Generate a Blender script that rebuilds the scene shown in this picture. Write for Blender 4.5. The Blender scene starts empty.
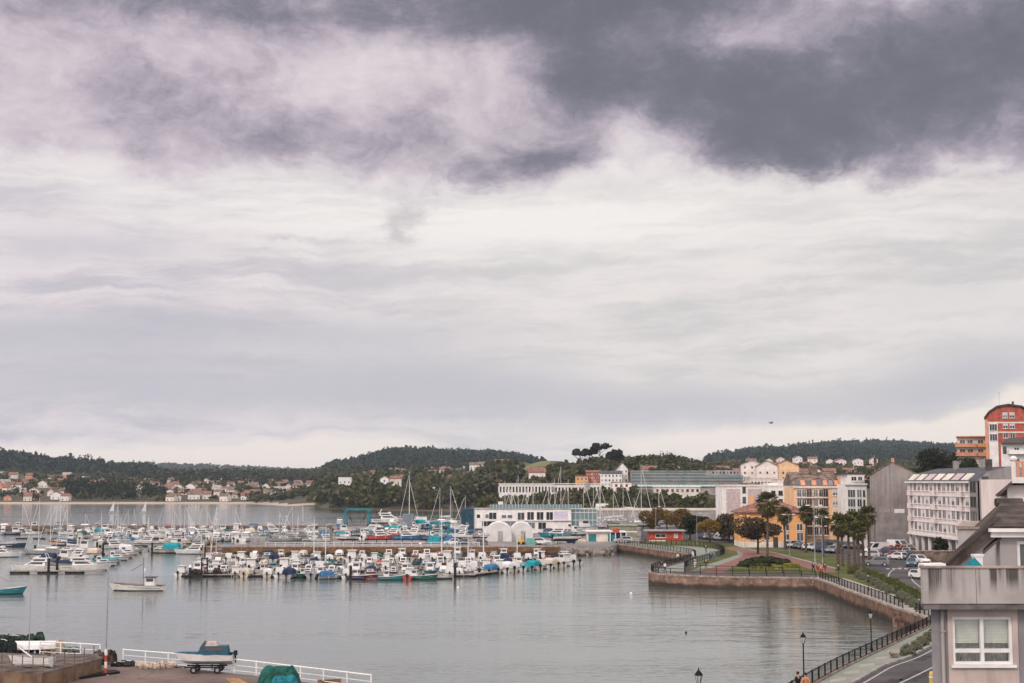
import bpy, bmesh, math, random
import numpy as np
from mathutils import Vector, Matrix, noise as mnoise

random.seed(7)
RNG = np.random.default_rng(11)
C = bpy.context.scene.collection
SC = bpy.context.scene
R = math.radians

# ------------------------------------------------------------------ camera
CAM_H = 16.5            # metres above the water
FPX = 1422.0            # 50 mm on a 36 mm sensor, in pixels of a 1024 wide frame
PITCH = math.atan(140.5 / FPX)
LZ = 1.9                # height of the quays above the water

cam_d = bpy.data.cameras.new('camera')
cam_d.lens = 50.0
cam_d.sensor_width = 36.0
cam_d.clip_start = 0.5
cam_d.clip_end = 40000
cam = bpy.data.objects.new('camera', cam_d)
C.objects.link(cam)
cam.location = (0, 0, CAM_H)
cam.rotation_euler = (math.pi / 2 + PITCH, 0, 0)
SC.camera = cam

# ------------------------------------------------------------------ sky and sun
SUN_EL, SUN_AZ = 38.0, 215.0      # azimuth clockwise from +Y: behind the camera, to the left

world = bpy.data.worlds.new('World')
SC.world = world
world.use_nodes = True
wnt = world.node_tree
wnt.nodes.clear()


class E:
    """a node socket with arithmetic"""
    def __init__(self, nt, s): self.nt, self.s = nt, s
    def _op(self, op, *args):
        n = self.nt.nodes.new('ShaderNodeMath'); n.operation = op
        for i, a in enumerate((self,) + args):
            if isinstance(a, E): self.nt.links.new(a.s, n.inputs[i])
            else: n.inputs[i].default_value = a
        return E(self.nt, n.outputs[0])
    def __add__(self, o): return self._op('ADD', o)
    __radd__ = __add__
    def __mul__(self, o): return self._op('MULTIPLY', o)
    __rmul__ = __mul__
    def __sub__(self, o): return self._op('SUBTRACT', o)
    def __rsub__(self, o): return (self * -1.0) + o
    def __truediv__(self, o): return self._op('DIVIDE', o)
    def max(self, o): return self._op('MAXIMUM', o)
    def min(self, o): return self._op('MINIMUM', o)
    def pow(self, o): return self._op('POWER', o)
    def step(self, a, b):
        n = self.nt.nodes.new('ShaderNodeMapRange'); n.interpolation_type = 'SMOOTHSTEP'
        self.nt.links.new(self.s, n.inputs[0])
        for i, v in ((1, a), (2, b)):
            if isinstance(v, E): self.nt.links.new(v.s, n.inputs[i])
            else: n.inputs[i].default_value = v
        n.inputs[3].default_value = 0; n.inputs[4].default_value = 1
        return E(self.nt, n.outputs[0])


def vec(nt, x, y, z=0.0):
    n = nt.nodes.new('ShaderNodeCombineXYZ')
    for i, a in enumerate((x, y, z)):
        if isinstance(a, E): nt.links.new(a.s, n.inputs[i])
        else: n.inputs[i].default_value = a
    return n.outputs[0]


def nz(nt, v, scale, detail=5, rough=0.55, dist=0.0, lac=2.0):
    n = nt.nodes.new('ShaderNodeTexNoise'); n.noise_dimensions = '3D'
    nt.links.new(v, n.inputs['Vector'])
    n.inputs['Scale'].default_value = scale; n.inputs['Detail'].default_value = detail
    n.inputs['Roughness'].default_value = rough; n.inputs['Distortion'].default_value = dist
    n.inputs['Lacunarity'].default_value = lac
    return E(nt, n.outputs['Fac'])


def mixc(nt, f, a, b):
    n = nt.nodes.new('ShaderNodeMix'); n.data_type = 'RGBA'
    if isinstance(f, E): nt.links.new(f.s, n.inputs[0])
    else: n.inputs[0].default_value = f
    for i, c in ((6, a), (7, b)):
        if isinstance(c, (tuple, list)): n.inputs[i].default_value = (*c[:3], 1)
        else: nt.links.new(c, n.inputs[i])
    return n.outputs[2]


def lin(r, g, b):
    """sRGB 0..255 -> linear"""
    return tuple(((c / 255) / 12.92 if c / 255 < .04045 else (((c / 255) + .055) / 1.055) ** 2.4) for c in (r, g, b))


def build_sky():
    nt = wnt
    tc = nt.nodes.new('ShaderNodeTexCoord')
    sp = nt.nodes.new('ShaderNodeSeparateXYZ'); nt.links.new(tc.outputs['Generated'], sp.inputs[0])
    x, y, z = (E(nt, sp.outputs[i]) for i in range(3))
    # azimuth and elevation of the direction, both scaled so that 1 unit = 100/1422 rad
    U = x._op('ARCTAN2', y) * 14.22
    V = z._op('ARCSINE') * 14.22
    # domain warp gives every bank a billowing outline
    w1 = nz(nt, vec(nt, U, V * 1.3, 3.1), 0.85, 5, .58) - 0.5
    w2 = nz(nt, vec(nt, U, V * 1.3, 9.7), 0.85, 5, .58) - 0.5
    w3 = nz(nt, vec(nt, U, V * 1.25, 5.7), 2.2, 7, .66) - 0.5
    Uw = U + w1 * 1.2 + w3 * .26
    Vw = V + w2 * 0.55 + w3 * .20
    Vs = V + w2 * 0.30 + w3 * .14

    def blob(u, v, ru, rv, p=1.0, tilt=0.0, vv=None):
        a = (Uw - u); b = ((vv or Vw) - v)
        if tilt: b = b - a * tilt
        a = a * (1 / ru); b = b * (1 / rv)
        return ((a * a + b * b) * -1.0)._op('EXPONENT') * p

    # ---- high layer of streaks, flattened towards the horizon
    st = nz(nt, vec(nt, U * 0.34, Vs * 2.6 - U * .06, 1.0), 1.0, 8, .62, .35)
    st2 = nz(nt, vec(nt, U * 1.0, Vs * 6.5 - U * .12, 4.0), 1.0, 7, .66, .3)
    s = st * .60 + st2 * .40
    bright = s.step(.38, .62)
    left = (U * -1.0).step(-1.2, 4.2)
    light = mixc(nt, left, lin(226, 219, 216), lin(224, 214, 216))
    grey = mixc(nt, left, lin(200, 196, 196), lin(189, 184, 192))
    base = mixc(nt, bright, grey, light)
    glow = blob(0.5, 2.62, 2.6, .46, .95, 0, Vs) + blob(-2.6, 2.78, 2.3, .36, .75, -.03, Vs) + blob(3.3, 2.55, 2.2, .26, .35, 0, Vs)
    base = mixc(nt, (glow * (s.step(.30, .60) * .6 + .4)).min(1.0), base, lin(236, 231, 227))
    # long blue grey bands on the left, bank above the horizon
    low = blob(-4.3, 2.25, 1.5, .16, .55, .02, Vs) + blob(-4.2, 1.42, 2.6, .26, .75, .02, Vs) + blob(-3.6, .92, 3.0, .32, .85, 0, Vs) + blob(-.7, 1.02, 1.3, .34, .55, 0, Vs) + blob(1.7, .74, 2.6, .26, .80, .02, Vs) + blob(4.5, 1.02, 1.0, .34, .85, .08, Vs) + blob(-1.2, 1.5, 2.2, .20, .35, 0, Vs) + blob(4.3, 1.75, 1.8, .30, .25, 0, Vs)
    lowm = (low * .85 + (s - .5) * 1.7 + w3 * .35).step(.10, 1.0)
    base = mixc(nt, lowm * .85, base, lin(182, 181, 190))
    # cream strips of light near the horizon
    cream = blob(-2.2, .26, 1.3, .17, 1.1, 0, Vs) + blob(-4.9, .24, 1.2, .12, .95, 0, Vs) + blob(3.2, .40, 2.0, .16, 1.15, .03, Vs) + blob(5.0, .62, .45, .30, .95, 0, Vs)
    cm = (cream * 1.45 + w3 * .45 + (st2 - .5) * .4).step(.18, .85)
    base = mixc(nt, cm * .9, base, lin(238, 226, 216))
    hzn = (V * -1.0).step(-.30, .0)
    base = mixc(nt, hzn * .35, base, lin(220, 210, 206))
    # ---- low cumulus deck above: lavender on the left, slate on the right
    big = nz(nt, vec(nt, U, V * 1.3, 2.2), .62, 7, .60, .5)
    med = nz(nt, vec(nt, U + w1 * .8, V * 1.5, 7.2), 1.6, 8, .64, .5)
    fine = nz(nt, vec(nt, U + w1 * 1.2, V * 1.7 + w2, 8.4), 4.2, 7, .66, .4)
    edge = 2.88 + (U * -1.0).step(.6, 2.6) * .22 - blob(-3.1, 2.95, .7, .5, .25)
    puff = blob(1.2, 3.36, .62, .40, 1.15, .45)
    cov = (Vw - edge + (big - .5) * .8 + (med - .5) * .38 + (fine - .5) * .16).step(-.12, .26)
    # slate masses
    d = blob(3.6, 3.75, 2.9, .66, 1.25) + blob(1.2, 4.5, 1.5, .50, .95) + blob(.55, 3.22, .9, .18, .50, .10) + blob(1.2, 3.9, 1.0, .4, .25) + blob(2.6, 3.35, .9, .36, .85) + blob(.9, 4.72, 1.4, .20, .75) + blob(5.0, 4.3, 1.6, .6, .7) + blob(1.6, 3.85, 1.6, .34, .65)
    d = d + blob(-3.6, 4.62, 1.0, .28, .58) + blob(-2.3, 4.52, 1.1, .20, .42) + blob(-.2, 4.5, 1.0, .16, .40) + blob(-3.4, 3.85, .8, .30, .36) + blob(-2.6, 3.45, .9, .30, .34) + blob(-1.2, 3.5, 1.2, .26, .14) + blob(.0, 3.35, 1.1, .34, .26) + blob(-1.5, 4.6, 2.2, .22, .22) + blob(-5.0, 4.5, .8, .2, .3) + blob(-2.4, 3.85, 3.4, .95, .30) + blob(-1.6, 4.78, 3.0, .10, .4)
    d = d - blob(2.3, 4.35, .75, .24, .70) - blob(1.5, 4.45, .5, .2, .25) - blob(4.0, 4.78, 1.0, .14, .40) - blob(.05, 4.0, .8, .42, .70) - blob(.15, 3.55, .7, .28, .32) - blob(-1.75, 4.0, .7, .30, .25) - puff * .85
    d = d.max(0.0); d = d / (d * .62 + 1.0)
    dk = (d + (big - .5) * .62 + (med - .5) * .62 + (fine - .5) * .30 + .27).step(.0, 1.27)
    ccol = nt.nodes.new('ShaderNodeValToRGB'); ccol.color_ramp.interpolation = 'B_SPLINE'
    nt.links.new(dk.s, ccol.inputs[0])
    el_ = ccol.color_ramp.elements
    el_[0].position = 0; el_[0].color = (*lin(230, 222, 221), 1)
    el_[1].position = 1; el_[1].color = (*lin(104, 103, 112), 1)
    for p, c in ((.14, (214, 203, 208)), (.32, (192, 179, 190)), (.50, (166, 155, 168)), (.68, (138, 132, 144)), (.85, (116, 115, 126))):
        e = el_.new(p); e.color = (*lin(*c), 1)
    # sunlit rims where the deck thins out
    rim = cov * (1.0 - cov) * 4.0
    base = mixc(nt, cov * (.62 + dk * .5).min(1.0), base, ccol.outputs[0])
    base = mixc(nt, rim * puff.min(1.0) * .7, base, lin(236, 230, 226))
    # wisps under the deck
    wisp = blob(-1.05, 2.72, .34, .20, .85) + blob(-1.15, 2.50, .20, .12, .6) + blob(4.05, 2.93, .55, .08, .8, .12) + blob(-2.0, 2.38, 1.2, .07, .7, 0, Vs) + blob(-.3, 2.98, .25, .08, .5)
    base = mixc(nt, (wisp + w3 * 1.2 + (fine - .5) * 1.3).step(.25, 1.1) * .6, base, lin(180, 174, 178))
    base = mixc(nt, (V * -1.0).step(0, .6), base, lin(150, 148, 148))
    # sky brightened overhead and behind the camera, added to light the front-facing surfaces
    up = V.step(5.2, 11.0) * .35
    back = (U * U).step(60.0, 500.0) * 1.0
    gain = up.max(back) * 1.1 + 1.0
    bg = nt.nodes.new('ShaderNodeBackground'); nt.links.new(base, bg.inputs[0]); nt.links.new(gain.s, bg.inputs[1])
    sky = nt.nodes.new('ShaderNodeTexSky'); sky.sky_type = 'NISHITA'; sky.sun_disc = False
    sky.sun_elevation = R(SUN_EL); sky.sun_rotation = R(SUN_AZ)
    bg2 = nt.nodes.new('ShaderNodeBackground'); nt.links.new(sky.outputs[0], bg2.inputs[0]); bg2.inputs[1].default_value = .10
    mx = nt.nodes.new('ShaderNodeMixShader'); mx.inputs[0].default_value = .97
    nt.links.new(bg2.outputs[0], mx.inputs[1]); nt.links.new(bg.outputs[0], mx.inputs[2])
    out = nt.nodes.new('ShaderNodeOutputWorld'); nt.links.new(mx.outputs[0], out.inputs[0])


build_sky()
world.cycles.sampling_method = 'MANUAL'
world.cycles.sample_map_resolution = 512

sun_d = bpy.data.lights.new('sun', 'SUN')
sun_d.energy = 1.5
sun_d.angle = R(12)
sun_d.color = (1.0, .90, .78)
sun = bpy.data.objects.new('sun', sun_d)
C.objects.link(sun)
_sd = Vector((math.sin(R(SUN_AZ)) * math.cos(R(SUN_EL)), math.cos(R(SUN_AZ)) * math.cos(R(SUN_EL)), math.sin(R(SUN_EL))))
sun.rotation_euler = _sd.to_track_quat('Z', 'Y').to_euler()

SC.view_settings.view_transform = 'Standard'
SC.view_settings.look = 'None'
SC.view_settings.exposure = 0.14
SC.view_settings.gamma = 1.0
SC.view_settings.use_curve_mapping = False
SC.cycles.max_bounces = 6
SC.cycles.diffuse_bounces = 2
SC.cycles.glossy_bounces = 3
SC.cycles.transmission_bounces = 2
SC.cycles.volume_bounces = 0
SC.cycles.caustics_reflective = False
SC.cycles.caustics_refractive = False
SC.cycles.use_denoising = True


# ------------------------------------------------------------------ pixel -> world (used for surveying the place)
def ray(px, py):
    a, b = (px - 512) / FPX, (341.5 - py) / FPX
    c, s = math.cos(PITCH), math.sin(PITCH)
    return Vector((a, c - b * s, s + b * c))


def P(px, py, z=LZ):
    d = ray(px, py)
    t = (z - CAM_H) / d.z
    return Vector((0, 0, CAM_H)) + d * t


def D(px, py, Y):
    d = ray(px, py)
    return Vector((0, 0, CAM_H)) + d * (Y / d.y)


# ------------------------------------------------------------------ materials
MATS = {}


def mat(name, col, rough=.7, var=.12, scale=3.0, col2=None, metal=0.0, spec=.12, bump=0.0, streak=0.0, coat=0.0, vscale=(1, 1, 1), coords='Object'):
    """principled material whose colour wanders between col and col2 on a noise; streak adds vertical weather stains"""
    if name in MATS: return MATS[name]
    m = bpy.data.materials.new(name); m.use_nodes = True
    nt = m.node_tree; b = nt.nodes['Principled BSDF']
    b.inputs['Roughness'].default_value = rough; b.inputs['Metallic'].default_value = metal
    b.inputs['Specular IOR Level'].default_value = spec
    b.inputs['Coat Weight'].default_value = coat
    if col2 is None: col2 = tuple(max(0, c * (1 - 2.2 * var)) for c in col); c1 = tuple(min(1, c * (1 + var)) for c in col)
    else: c1 = col
    tc = nt.nodes.new('ShaderNodeTexCoord')
    mp = nt.nodes.new('ShaderNodeMapping'); mp.inputs['Scale'].default_value = vscale
    nt.links.new(tc.outputs[coords], mp.inputs[0])
    n = nz(nt, mp.outputs[0], scale, 6, .62)
    f = n.step(.33, .67)
    c = mixc(nt, f, col2, c1)
    if streak:
        mp2 = nt.nodes.new('ShaderNodeMapping'); mp2.inputs['Scale'].default_value = (1.6, 1.6, .07)
        nt.links.new(tc.outputs[coords], mp2.inputs[0])
        n2 = nz(nt, mp2.outputs[0], 1.2, 6, .65).step(.50, .72) * streak
        c = mixc(nt, n2, c, tuple(v * .35 for v in col))
    nt.links.new(c, b.inputs['Base Color'])
    if bump:
        bp = nt.nodes.new('ShaderNodeBump'); bp.inputs['Strength'].default_value = bump; bp.inputs['Distance'].default_value = .05
        n3 = nz(nt, mp.outputs[0], scale * 4, 5, .6)
        nt.links.new(n3.s, bp.inputs['Height']); nt.links.new(bp.outputs[0], b.inputs['Normal'])
    MATS[name] = m
    return m


def leafmat(name, a, b, c=None, scale=.25, trans=.25, rnd=True):
    """foliage: colour varies leaf by leaf and clump by clump, a little light passes through"""
    if name in MATS: return MATS[name]
    m = bpy.data.materials.new(name); m.use_nodes = True
    nt = m.node_tree; p = nt.nodes['Principled BSDF']
    p.inputs['Roughness'].default_value = .85; p.inputs['Specular IOR Level'].default_value = .06
    geo = nt.nodes.new('ShaderNodeNewGeometry')
    n = nz(nt, geo.outputs['Position'], scale, 3, .6).step(.35, .65)
    r = E(nt, geo.outputs['Random Per Island'])
    col = mixc(nt, n, a, b)
    if c: col = mixc(nt, r.step(.55, .95), col, c)
    col = mixc(nt, (r * 7.31)._op('FRACT') * .45, col, tuple(v * .45 for v in a))
    nt.links.new(col, p.inputs['Base Color'])
    if trans:
        t = nt.nodes.new('ShaderNodeBsdfTranslucent'); nt.links.new(col, t.inputs[0])
        mx = nt.nodes.new('ShaderNodeMixShader'); mx.inputs[0].default_value = trans
        nt.links.new(p.outputs[0], mx.inputs[1]); nt.links.new(t.outputs[0], mx.inputs[2])
        nt.links.new(mx.outputs[0], nt.nodes['Material Output'].inputs[0])
    MATS[name] = m
    return m


def glassmat(name, tint=(.02, .025, .03), rough=.06):
    if name in MATS: return MATS[name]
    m = bpy.data.materials.new(name); m.use_nodes = True
    nt = m.node_tree; p = nt.nodes['Principled BSDF']
    geo = nt.nodes.new('ShaderNodeObjectInfo')
    r = E(nt, geo.outputs['Random'])
    col = mixc(nt, (r.step(.6, .95)) * .8, tint, tuple(min(1, v * 5 + .10) for v in tint))
    nt.links.new(col, p.inputs['Base Color'])
    p.inputs['Roughness'].default_value = rough; p.inputs['Specular IOR Level'].default_value = .6
    MATS[name] = m
    return m


# ------------------------------------------------------------------ mesh builder
class MB:
    def __init__(self): self.v, self.f, self.m = [], [], []
    def add(self, vs, fs, mi=0):
        o = len(self.v); self.v.extend([tuple(v) for v in vs])
        for f in fs: self.f.append([i + o for i in f]); self.m.append(mi)
        return self
    def box(self, x0, x1, y0, y1, z0, z1, mi=0, rot=0.0, piv=None):
        vs = [(x, y, z) for z in (z0, z1) for y in (y0, y1) for x in (x0, x1)]
        if rot:
            px, py = piv or ((x0 + x1) / 2, (y0 + y1) / 2); c, s = math.cos(rot), math.sin(rot)
            vs = [(px + (x - px) * c - (y - py) * s, py + (x - px) * s + (y - py) * c, z) for x, y, z in vs]
        return self.add(vs, [(0, 2, 3, 1), (4, 5, 7, 6), (0, 1, 5, 4), (2, 6, 7, 3), (0, 4, 6, 2), (1, 3, 7, 5)], mi)
    def prism(self, pts, z0, z1, mi=0, mi_side=None):
        n = len(pts); a = sum(pts[i][0] * pts[(i + 1) % n][1] - pts[(i + 1) % n][0] * pts[i][1] for i in range(n))
        if a < 0: pts = pts[::-1]
        zz = z1 if callable(z1) else (lambda x, y: z1)
        self.add([(p[0], p[1], zz(p[0], p[1])) for p in pts], [tuple(range(n))], mi)
        self.add([(p[0], p[1], z0) for p in pts], [tuple(reversed(range(n)))], mi)
        ms = mi if mi_side is None else mi_side
        vs = [(p[0], p[1], z0) for p in pts] + [(p[0], p[1], zz(p[0], p[1])) for p in pts]
        self.add(vs, [(i, (i + 1) % n, n + (i + 1) % n, n + i) for i in range(n)], ms)
        return self
    def xprism(self, prof, x0, x1, mi=0, caps=True):
        """profile (y, z) extruded along x"""
        n = len(prof)
        vs = [(x0, p[0], p[1]) for p in prof] + [(x1, p[0], p[1]) for p in prof]
        fs = [(i, n + i, n + (i + 1) % n, (i + 1) % n) for i in range(n)]
        if caps: fs += [tuple(range(n)), tuple(range(2 * n - 1, n - 1, -1))]
        return self.add(vs, fs, mi)
    def yprism(self, prof, y0, y1, mi=0):
        """profile (x, z) extruded along y"""
        n = len(prof)
        vs = [(p[0], y0, p[1]) for p in prof] + [(p[0], y1, p[1]) for p in prof]
        return self.add(vs, [(i, (i + 1) % n, n + (i + 1) % n, n + i) for i in range(n)] + [tuple(reversed(range(n))), tuple(range(n, 2 * n))], mi)
    def tube(self, path, r, seg=6, mi=0, cap=True):
        path = [Vector(p) for p in path]
        rs = r if isinstance(r, (list, tuple)) else [r] * len(path)
        vs, fs = [], []
        for i, p in enumerate(path):
            d = (path[min(i + 1, len(path) - 1)] - path[max(i - 1, 0)]).normalized()
            a = Vector((0, 0, 1)) if abs(d.z) < .9 else Vector((1, 0, 0))
            u = d.cross(a).normalized(); w = d.cross(u)
            for k in range(seg):
                t = 2 * math.pi * k / seg
                vs.append(p + (u * math.cos(t) + w * math.sin(t)) * rs[i])
        for i in range(len(path) - 1):
            for k in range(seg):
                k2 = (k + 1) % seg
                fs.append((i * seg + k, i * seg + k2, (i + 1) * seg + k2, (i + 1) * seg + k))
        if cap:
            fs.append(tuple(range(seg))); fs.append(tuple(range((len(path) - 1) * seg + seg - 1, (len(path) - 1) * seg - 1, -1)))
        return self.add(vs, fs, mi)
    def lathe(self, prof, seg=12, cx=0, cy=0, mi=0):
        vs, fs = [], []
        for r, z in prof:
            for k in range(seg):
                t = 2 * math.pi * k / seg; vs.append((cx + r * math.cos(t), cy + r * math.sin(t), z))
        for i in range(len(prof) - 1):
            for k in range(seg):
                k2 = (k + 1) % seg; fs.append((i * seg + k, i * seg + k2, (i + 1) * seg + k2, (i + 1) * seg + k))
        fs.append(tuple(reversed(range(seg)))); fs.append(tuple(range((len(prof) - 1) * seg, len(prof) * seg)))
        return self.add(vs, fs, mi)
    def ball(self, c, rx, ry, rz, seg=10, rings=6, mi=0, jit=0.0):
        vs = [(c[0], c[1], c[2] - rz)]; fs = []
        for i in range(1, rings):
            a = -math.pi / 2 + math.pi * i / rings
            for k in range(seg):
                t = 2 * math.pi * k / seg; j = 1 + random.uniform(-jit, jit)
                vs.append((c[0] + rx * math.cos(a) * math.cos(t) * j, c[1] + ry * math.cos(a) * math.sin(t) * j, c[2] + rz * math.sin(a) * j))
        vs.append((c[0], c[1], c[2] + rz)); L = len(vs) - 1
        for k in range(seg):
            k2 = (k + 1) % seg
            fs.append((0, 1 + k2, 1 + k))
            for i in range(rings - 2): fs.append((1 + i * seg + k, 1 + i * seg + k2, 1 + (i + 1) * seg + k2, 1 + (i + 1) * seg + k))
            fs.append((L, 1 + (rings - 2) * seg + k, 1 + (rings - 2) * seg + k2))
        return self.add(vs, fs, mi)
    def loft(self, secs, mi=0, close=False, caps=True):
        n = len(secs[0]); vs = [p for s in secs for p in s]; fs = []
        for i in range(len(secs) - 1):
            for k in range(n if close else n - 1):
                k2 = (k + 1) % n; fs.append((i * n + k, i * n + k2, (i + 1) * n + k2, (i + 1) * n + k))
        if caps: fs += [tuple(reversed(range(n))), tuple(range((len(secs) - 1) * n, len(secs) * n))]
        return self.add(vs, fs, mi)
    def quad(self, a, b, c, d, mi=0): return self.add([a, b, c, d], [(0, 1, 2, 3)], mi)
    def mesh(self, name, mats, smooth=False):
        me = bpy.data.meshes.new(name); me.from_pydata(self.v, [], self.f)
        for m in (mats if isinstance(mats, (list, tuple)) else [mats]): me.materials.append(m)
        me.polygons.foreach_set('material_index', self.m)
        if smooth: me.polygons.foreach_set('use_smooth', [True] * len(self.f))
        me.update()
        return me
    def build(self, name, mats, parent=None, smooth=False, recalc=True):
        me = self.mesh(name, mats, smooth)
        if recalc:
            bm = bmesh.new(); bm.from_mesh(me); bmesh.ops.recalc_face_normals(bm, faces=bm.faces); bm.to_mesh(me); bm.free()
        o = bpy.data.objects.new(name, me); C.objects.link(o)
        if parent: o.parent = parent
        return o


def link(name, me, parent=None):
    o = bpy.data.objects.new(name, me); C.objects.link(o)
    if parent: o.parent = parent
    return o


def thing(name, label, cat, loc=(0, 0, 0), rz=0.0, group=None):
    o = bpy.data.objects.new(name, None); C.objects.link(o)
    o.empty_display_size = .5
    o.location = loc; o.rotation_euler = (0, 0, rz)
    return tag(o, label, cat, group)


LABELS = {}


def tag(o, label, cat, group=None):
    o['label'] = label; o['category'] = cat
    if group: o['group'] = group
    return o


def kind(o, k): o['kind'] = k; return o


def dup(o, loc=None, rz=None, sc=None, label=None, group=None, parent=None):
    c = o.copy(); C.objects.link(c)
    if parent is not None: c.parent = parent
    if loc is not None: c.location = loc
    if rz is not None: c.rotation_euler = (0, 0, rz)
    if sc is not None: c.scale = (sc, sc, sc) if isinstance(sc, (int, float)) else sc
    if label: c['label'] = label
    if group: c['group'] = group
    for ch in list(o.children): dup(ch, parent=c)
    return c


def recolour(root, part, mi, m):
    for ch in root.children_recursive:
        if ch.name.split('.')[0] == part and len(ch.material_slots) > mi:
            ch.material_slots[mi].link = 'OBJECT'; ch.material_slots[mi].material = m


ORD = ['', 'first', 'second', 'third', 'fourth', 'fifth', 'sixth', 'seventh', 'eighth', 'ninth', 'tenth', 'eleventh', 'twelfth', 'thirteenth',
       'fourteenth', 'fifteenth', 'sixteenth', 'seventeenth', 'eighteenth', 'nineteenth', 'twentieth', 'twenty-first', 'twenty-second', 'twenty-third',
       'twenty-fourth', 'twenty-fifth', 'twenty-sixth', 'twenty-seventh', 'twenty-eighth', 'twenty-ninth', 'thirtieth', 'thirty-first', 'thirty-second', 'thirty-third', 'thirty-fourth', 'thirty-fifth', 'thirty-sixth', 'thirty-seventh', 'thirty-eighth', 'thirty-ninth', 'fortieth']


def label_row(items, where):
    """items: (object, short description) in one row; each gets a label of its own, look-alikes by their order from the left"""
    items = sorted(items, key=lambda t: t[0].location.x / t[0].location.y)
    cnt = {}
    for o, d in items: cnt[d] = cnt.get(d, 0) + 1
    seen = {}
    for o, d in items:
        seen[d] = seen.get(d, 0) + 1
        if cnt[d] == 1: o['label'] = f'{d}, {where}'
        else: o['label'] = f'{ORD[seen[d]]} {d} from the left, {where}'
# ------------------------------------------------------------------ materials of the setting
def water_mat():
    m = bpy.data.materials.new('water'); m.use_nodes = True
    nt = m.node_tree; p = nt.nodes['Principled BSDF']
    geo = nt.nodes.new('ShaderNodeNewGeometry')
    pos = geo.outputs['Position']
    def mp(sx, sy, rot=0.0):
        k = nt.nodes.new('ShaderNodeMapping'); k.inputs['Scale'].default_value = (sx, sy, 1); k.inputs['Rotation'].default_value = (0, 0, rot)
        nt.links.new(pos, k.inputs[0]); return k.outputs[0]
    # patches of breeze: larger and smaller ripples
    patch = nz(nt, mp(.008, .030), 1, 5, .65).step(.36, .64)
    a = nz(nt, mp(.45, 1.1, .10), 1, 3, .55, .4)
    b = nz(nt, mp(1.5, 2.8, -.22), 1, 3, .55, .3)
    c = nz(nt, mp(.11, .30, .05), 1, 3, .5)
    d_ = nz(nt, mp(.24, .26, -.08), 1, 3, .5)
    h = a * .48 + b * .14 + c * .9 + d_ * .72
    bp = nt.nodes.new('ShaderNodeBump'); bp.inputs['Distance'].default_value = .42
    s = patch * .20 + .10
    nt.links.new(s.s, bp.inputs['Strength']); nt.links.new(h.s, bp.inputs['Height'])
    nt.links.new(bp.outputs[0], p.inputs['Normal'])
    nt.links.new(mixc(nt, patch, (.066, .084, .070), (.088, .104, .088)), p.inputs['Base Color'])
    p.inputs['Roughness'].default_value = .07; p.inputs['IOR'].default_value = 1.5
    return m


def stone_mat(name, c1, c2, sx=.9, sz=.45, mortar=(.16, .13, .11)):
    """squared rubble: bricks in the wall's own length and height, stained dark and green near the water"""
    m = bpy.data.materials.new(name); m.use_nodes = True
    nt = m.node_tree; p = nt.nodes['Principled BSDF']; p.inputs['Roughness'].default_value = .9; p.inputs['Specular IOR Level'].default_value = .15
    uv = nt.nodes.new('ShaderNodeUVMap')
    br = nt.nodes.new('ShaderNodeTexBrick'); br.inputs['Scale'].default_value = 1
    br.inputs['Brick Width'].default_value = sx; br.inputs['Row Height'].default_value = sz; br.inputs['Mortar Size'].default_value = .025
    br.inputs['Color1'].default_value = (*c1, 1); br.inputs['Color2'].default_value = (*c2, 1); br.inputs['Mortar'].default_value = (*mortar, 1)
    nt.links.new(uv.outputs[0], br.inputs['Vector'])
    geo = nt.nodes.new('ShaderNodeNewGeometry')
    n = nz(nt, geo.outputs['Position'], .6, 6, .65)
    col = mixc(nt, n.step(.35, .65) * .75, br.outputs['Color'], tuple(v * .45 for v in c2))
    n5 = nz(nt, geo.outputs['Position'], 1.3, 5, .7).step(.52, .68)
    col = mixc(nt, n5 * .55, col, tuple(min(1, v * 1.7) for v in c1))
    sp = nt.nodes.new('ShaderNodeSeparateXYZ'); nt.links.new(geo.outputs['Position'], sp.inputs[0])
    z = E(nt, sp.outputs[2])
    wet = ((z * -1.0) + n * .9).step(-.55, .05)
    col = mixc(nt, wet * .85, col, (.030, .028, .022))
    mp = nt.nodes.new('ShaderNodeMapping'); mp.inputs['Scale'].default_value = (.8, .8, .08); nt.links.new(geo.outputs['Position'], mp.inputs[0])
    stn = nz(nt, mp.outputs[0], 1.1, 5, .6).step(.52, .75)
    col = mixc(nt, stn * .6, col, (.07, .06, .05))
    nt.links.new(col, p.inputs['Base Color'])
    bp = nt.nodes.new('ShaderNodeBump'); bp.inputs['Strength'].default_value = .5; bp.inputs['Distance'].default_value = .04
    nt.links.new(br.outputs['Fac'], bp.inputs['Height']); bp.invert = True
    nt.links.new(bp.outputs[0], p.inputs['Normal'])
    return m


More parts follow.
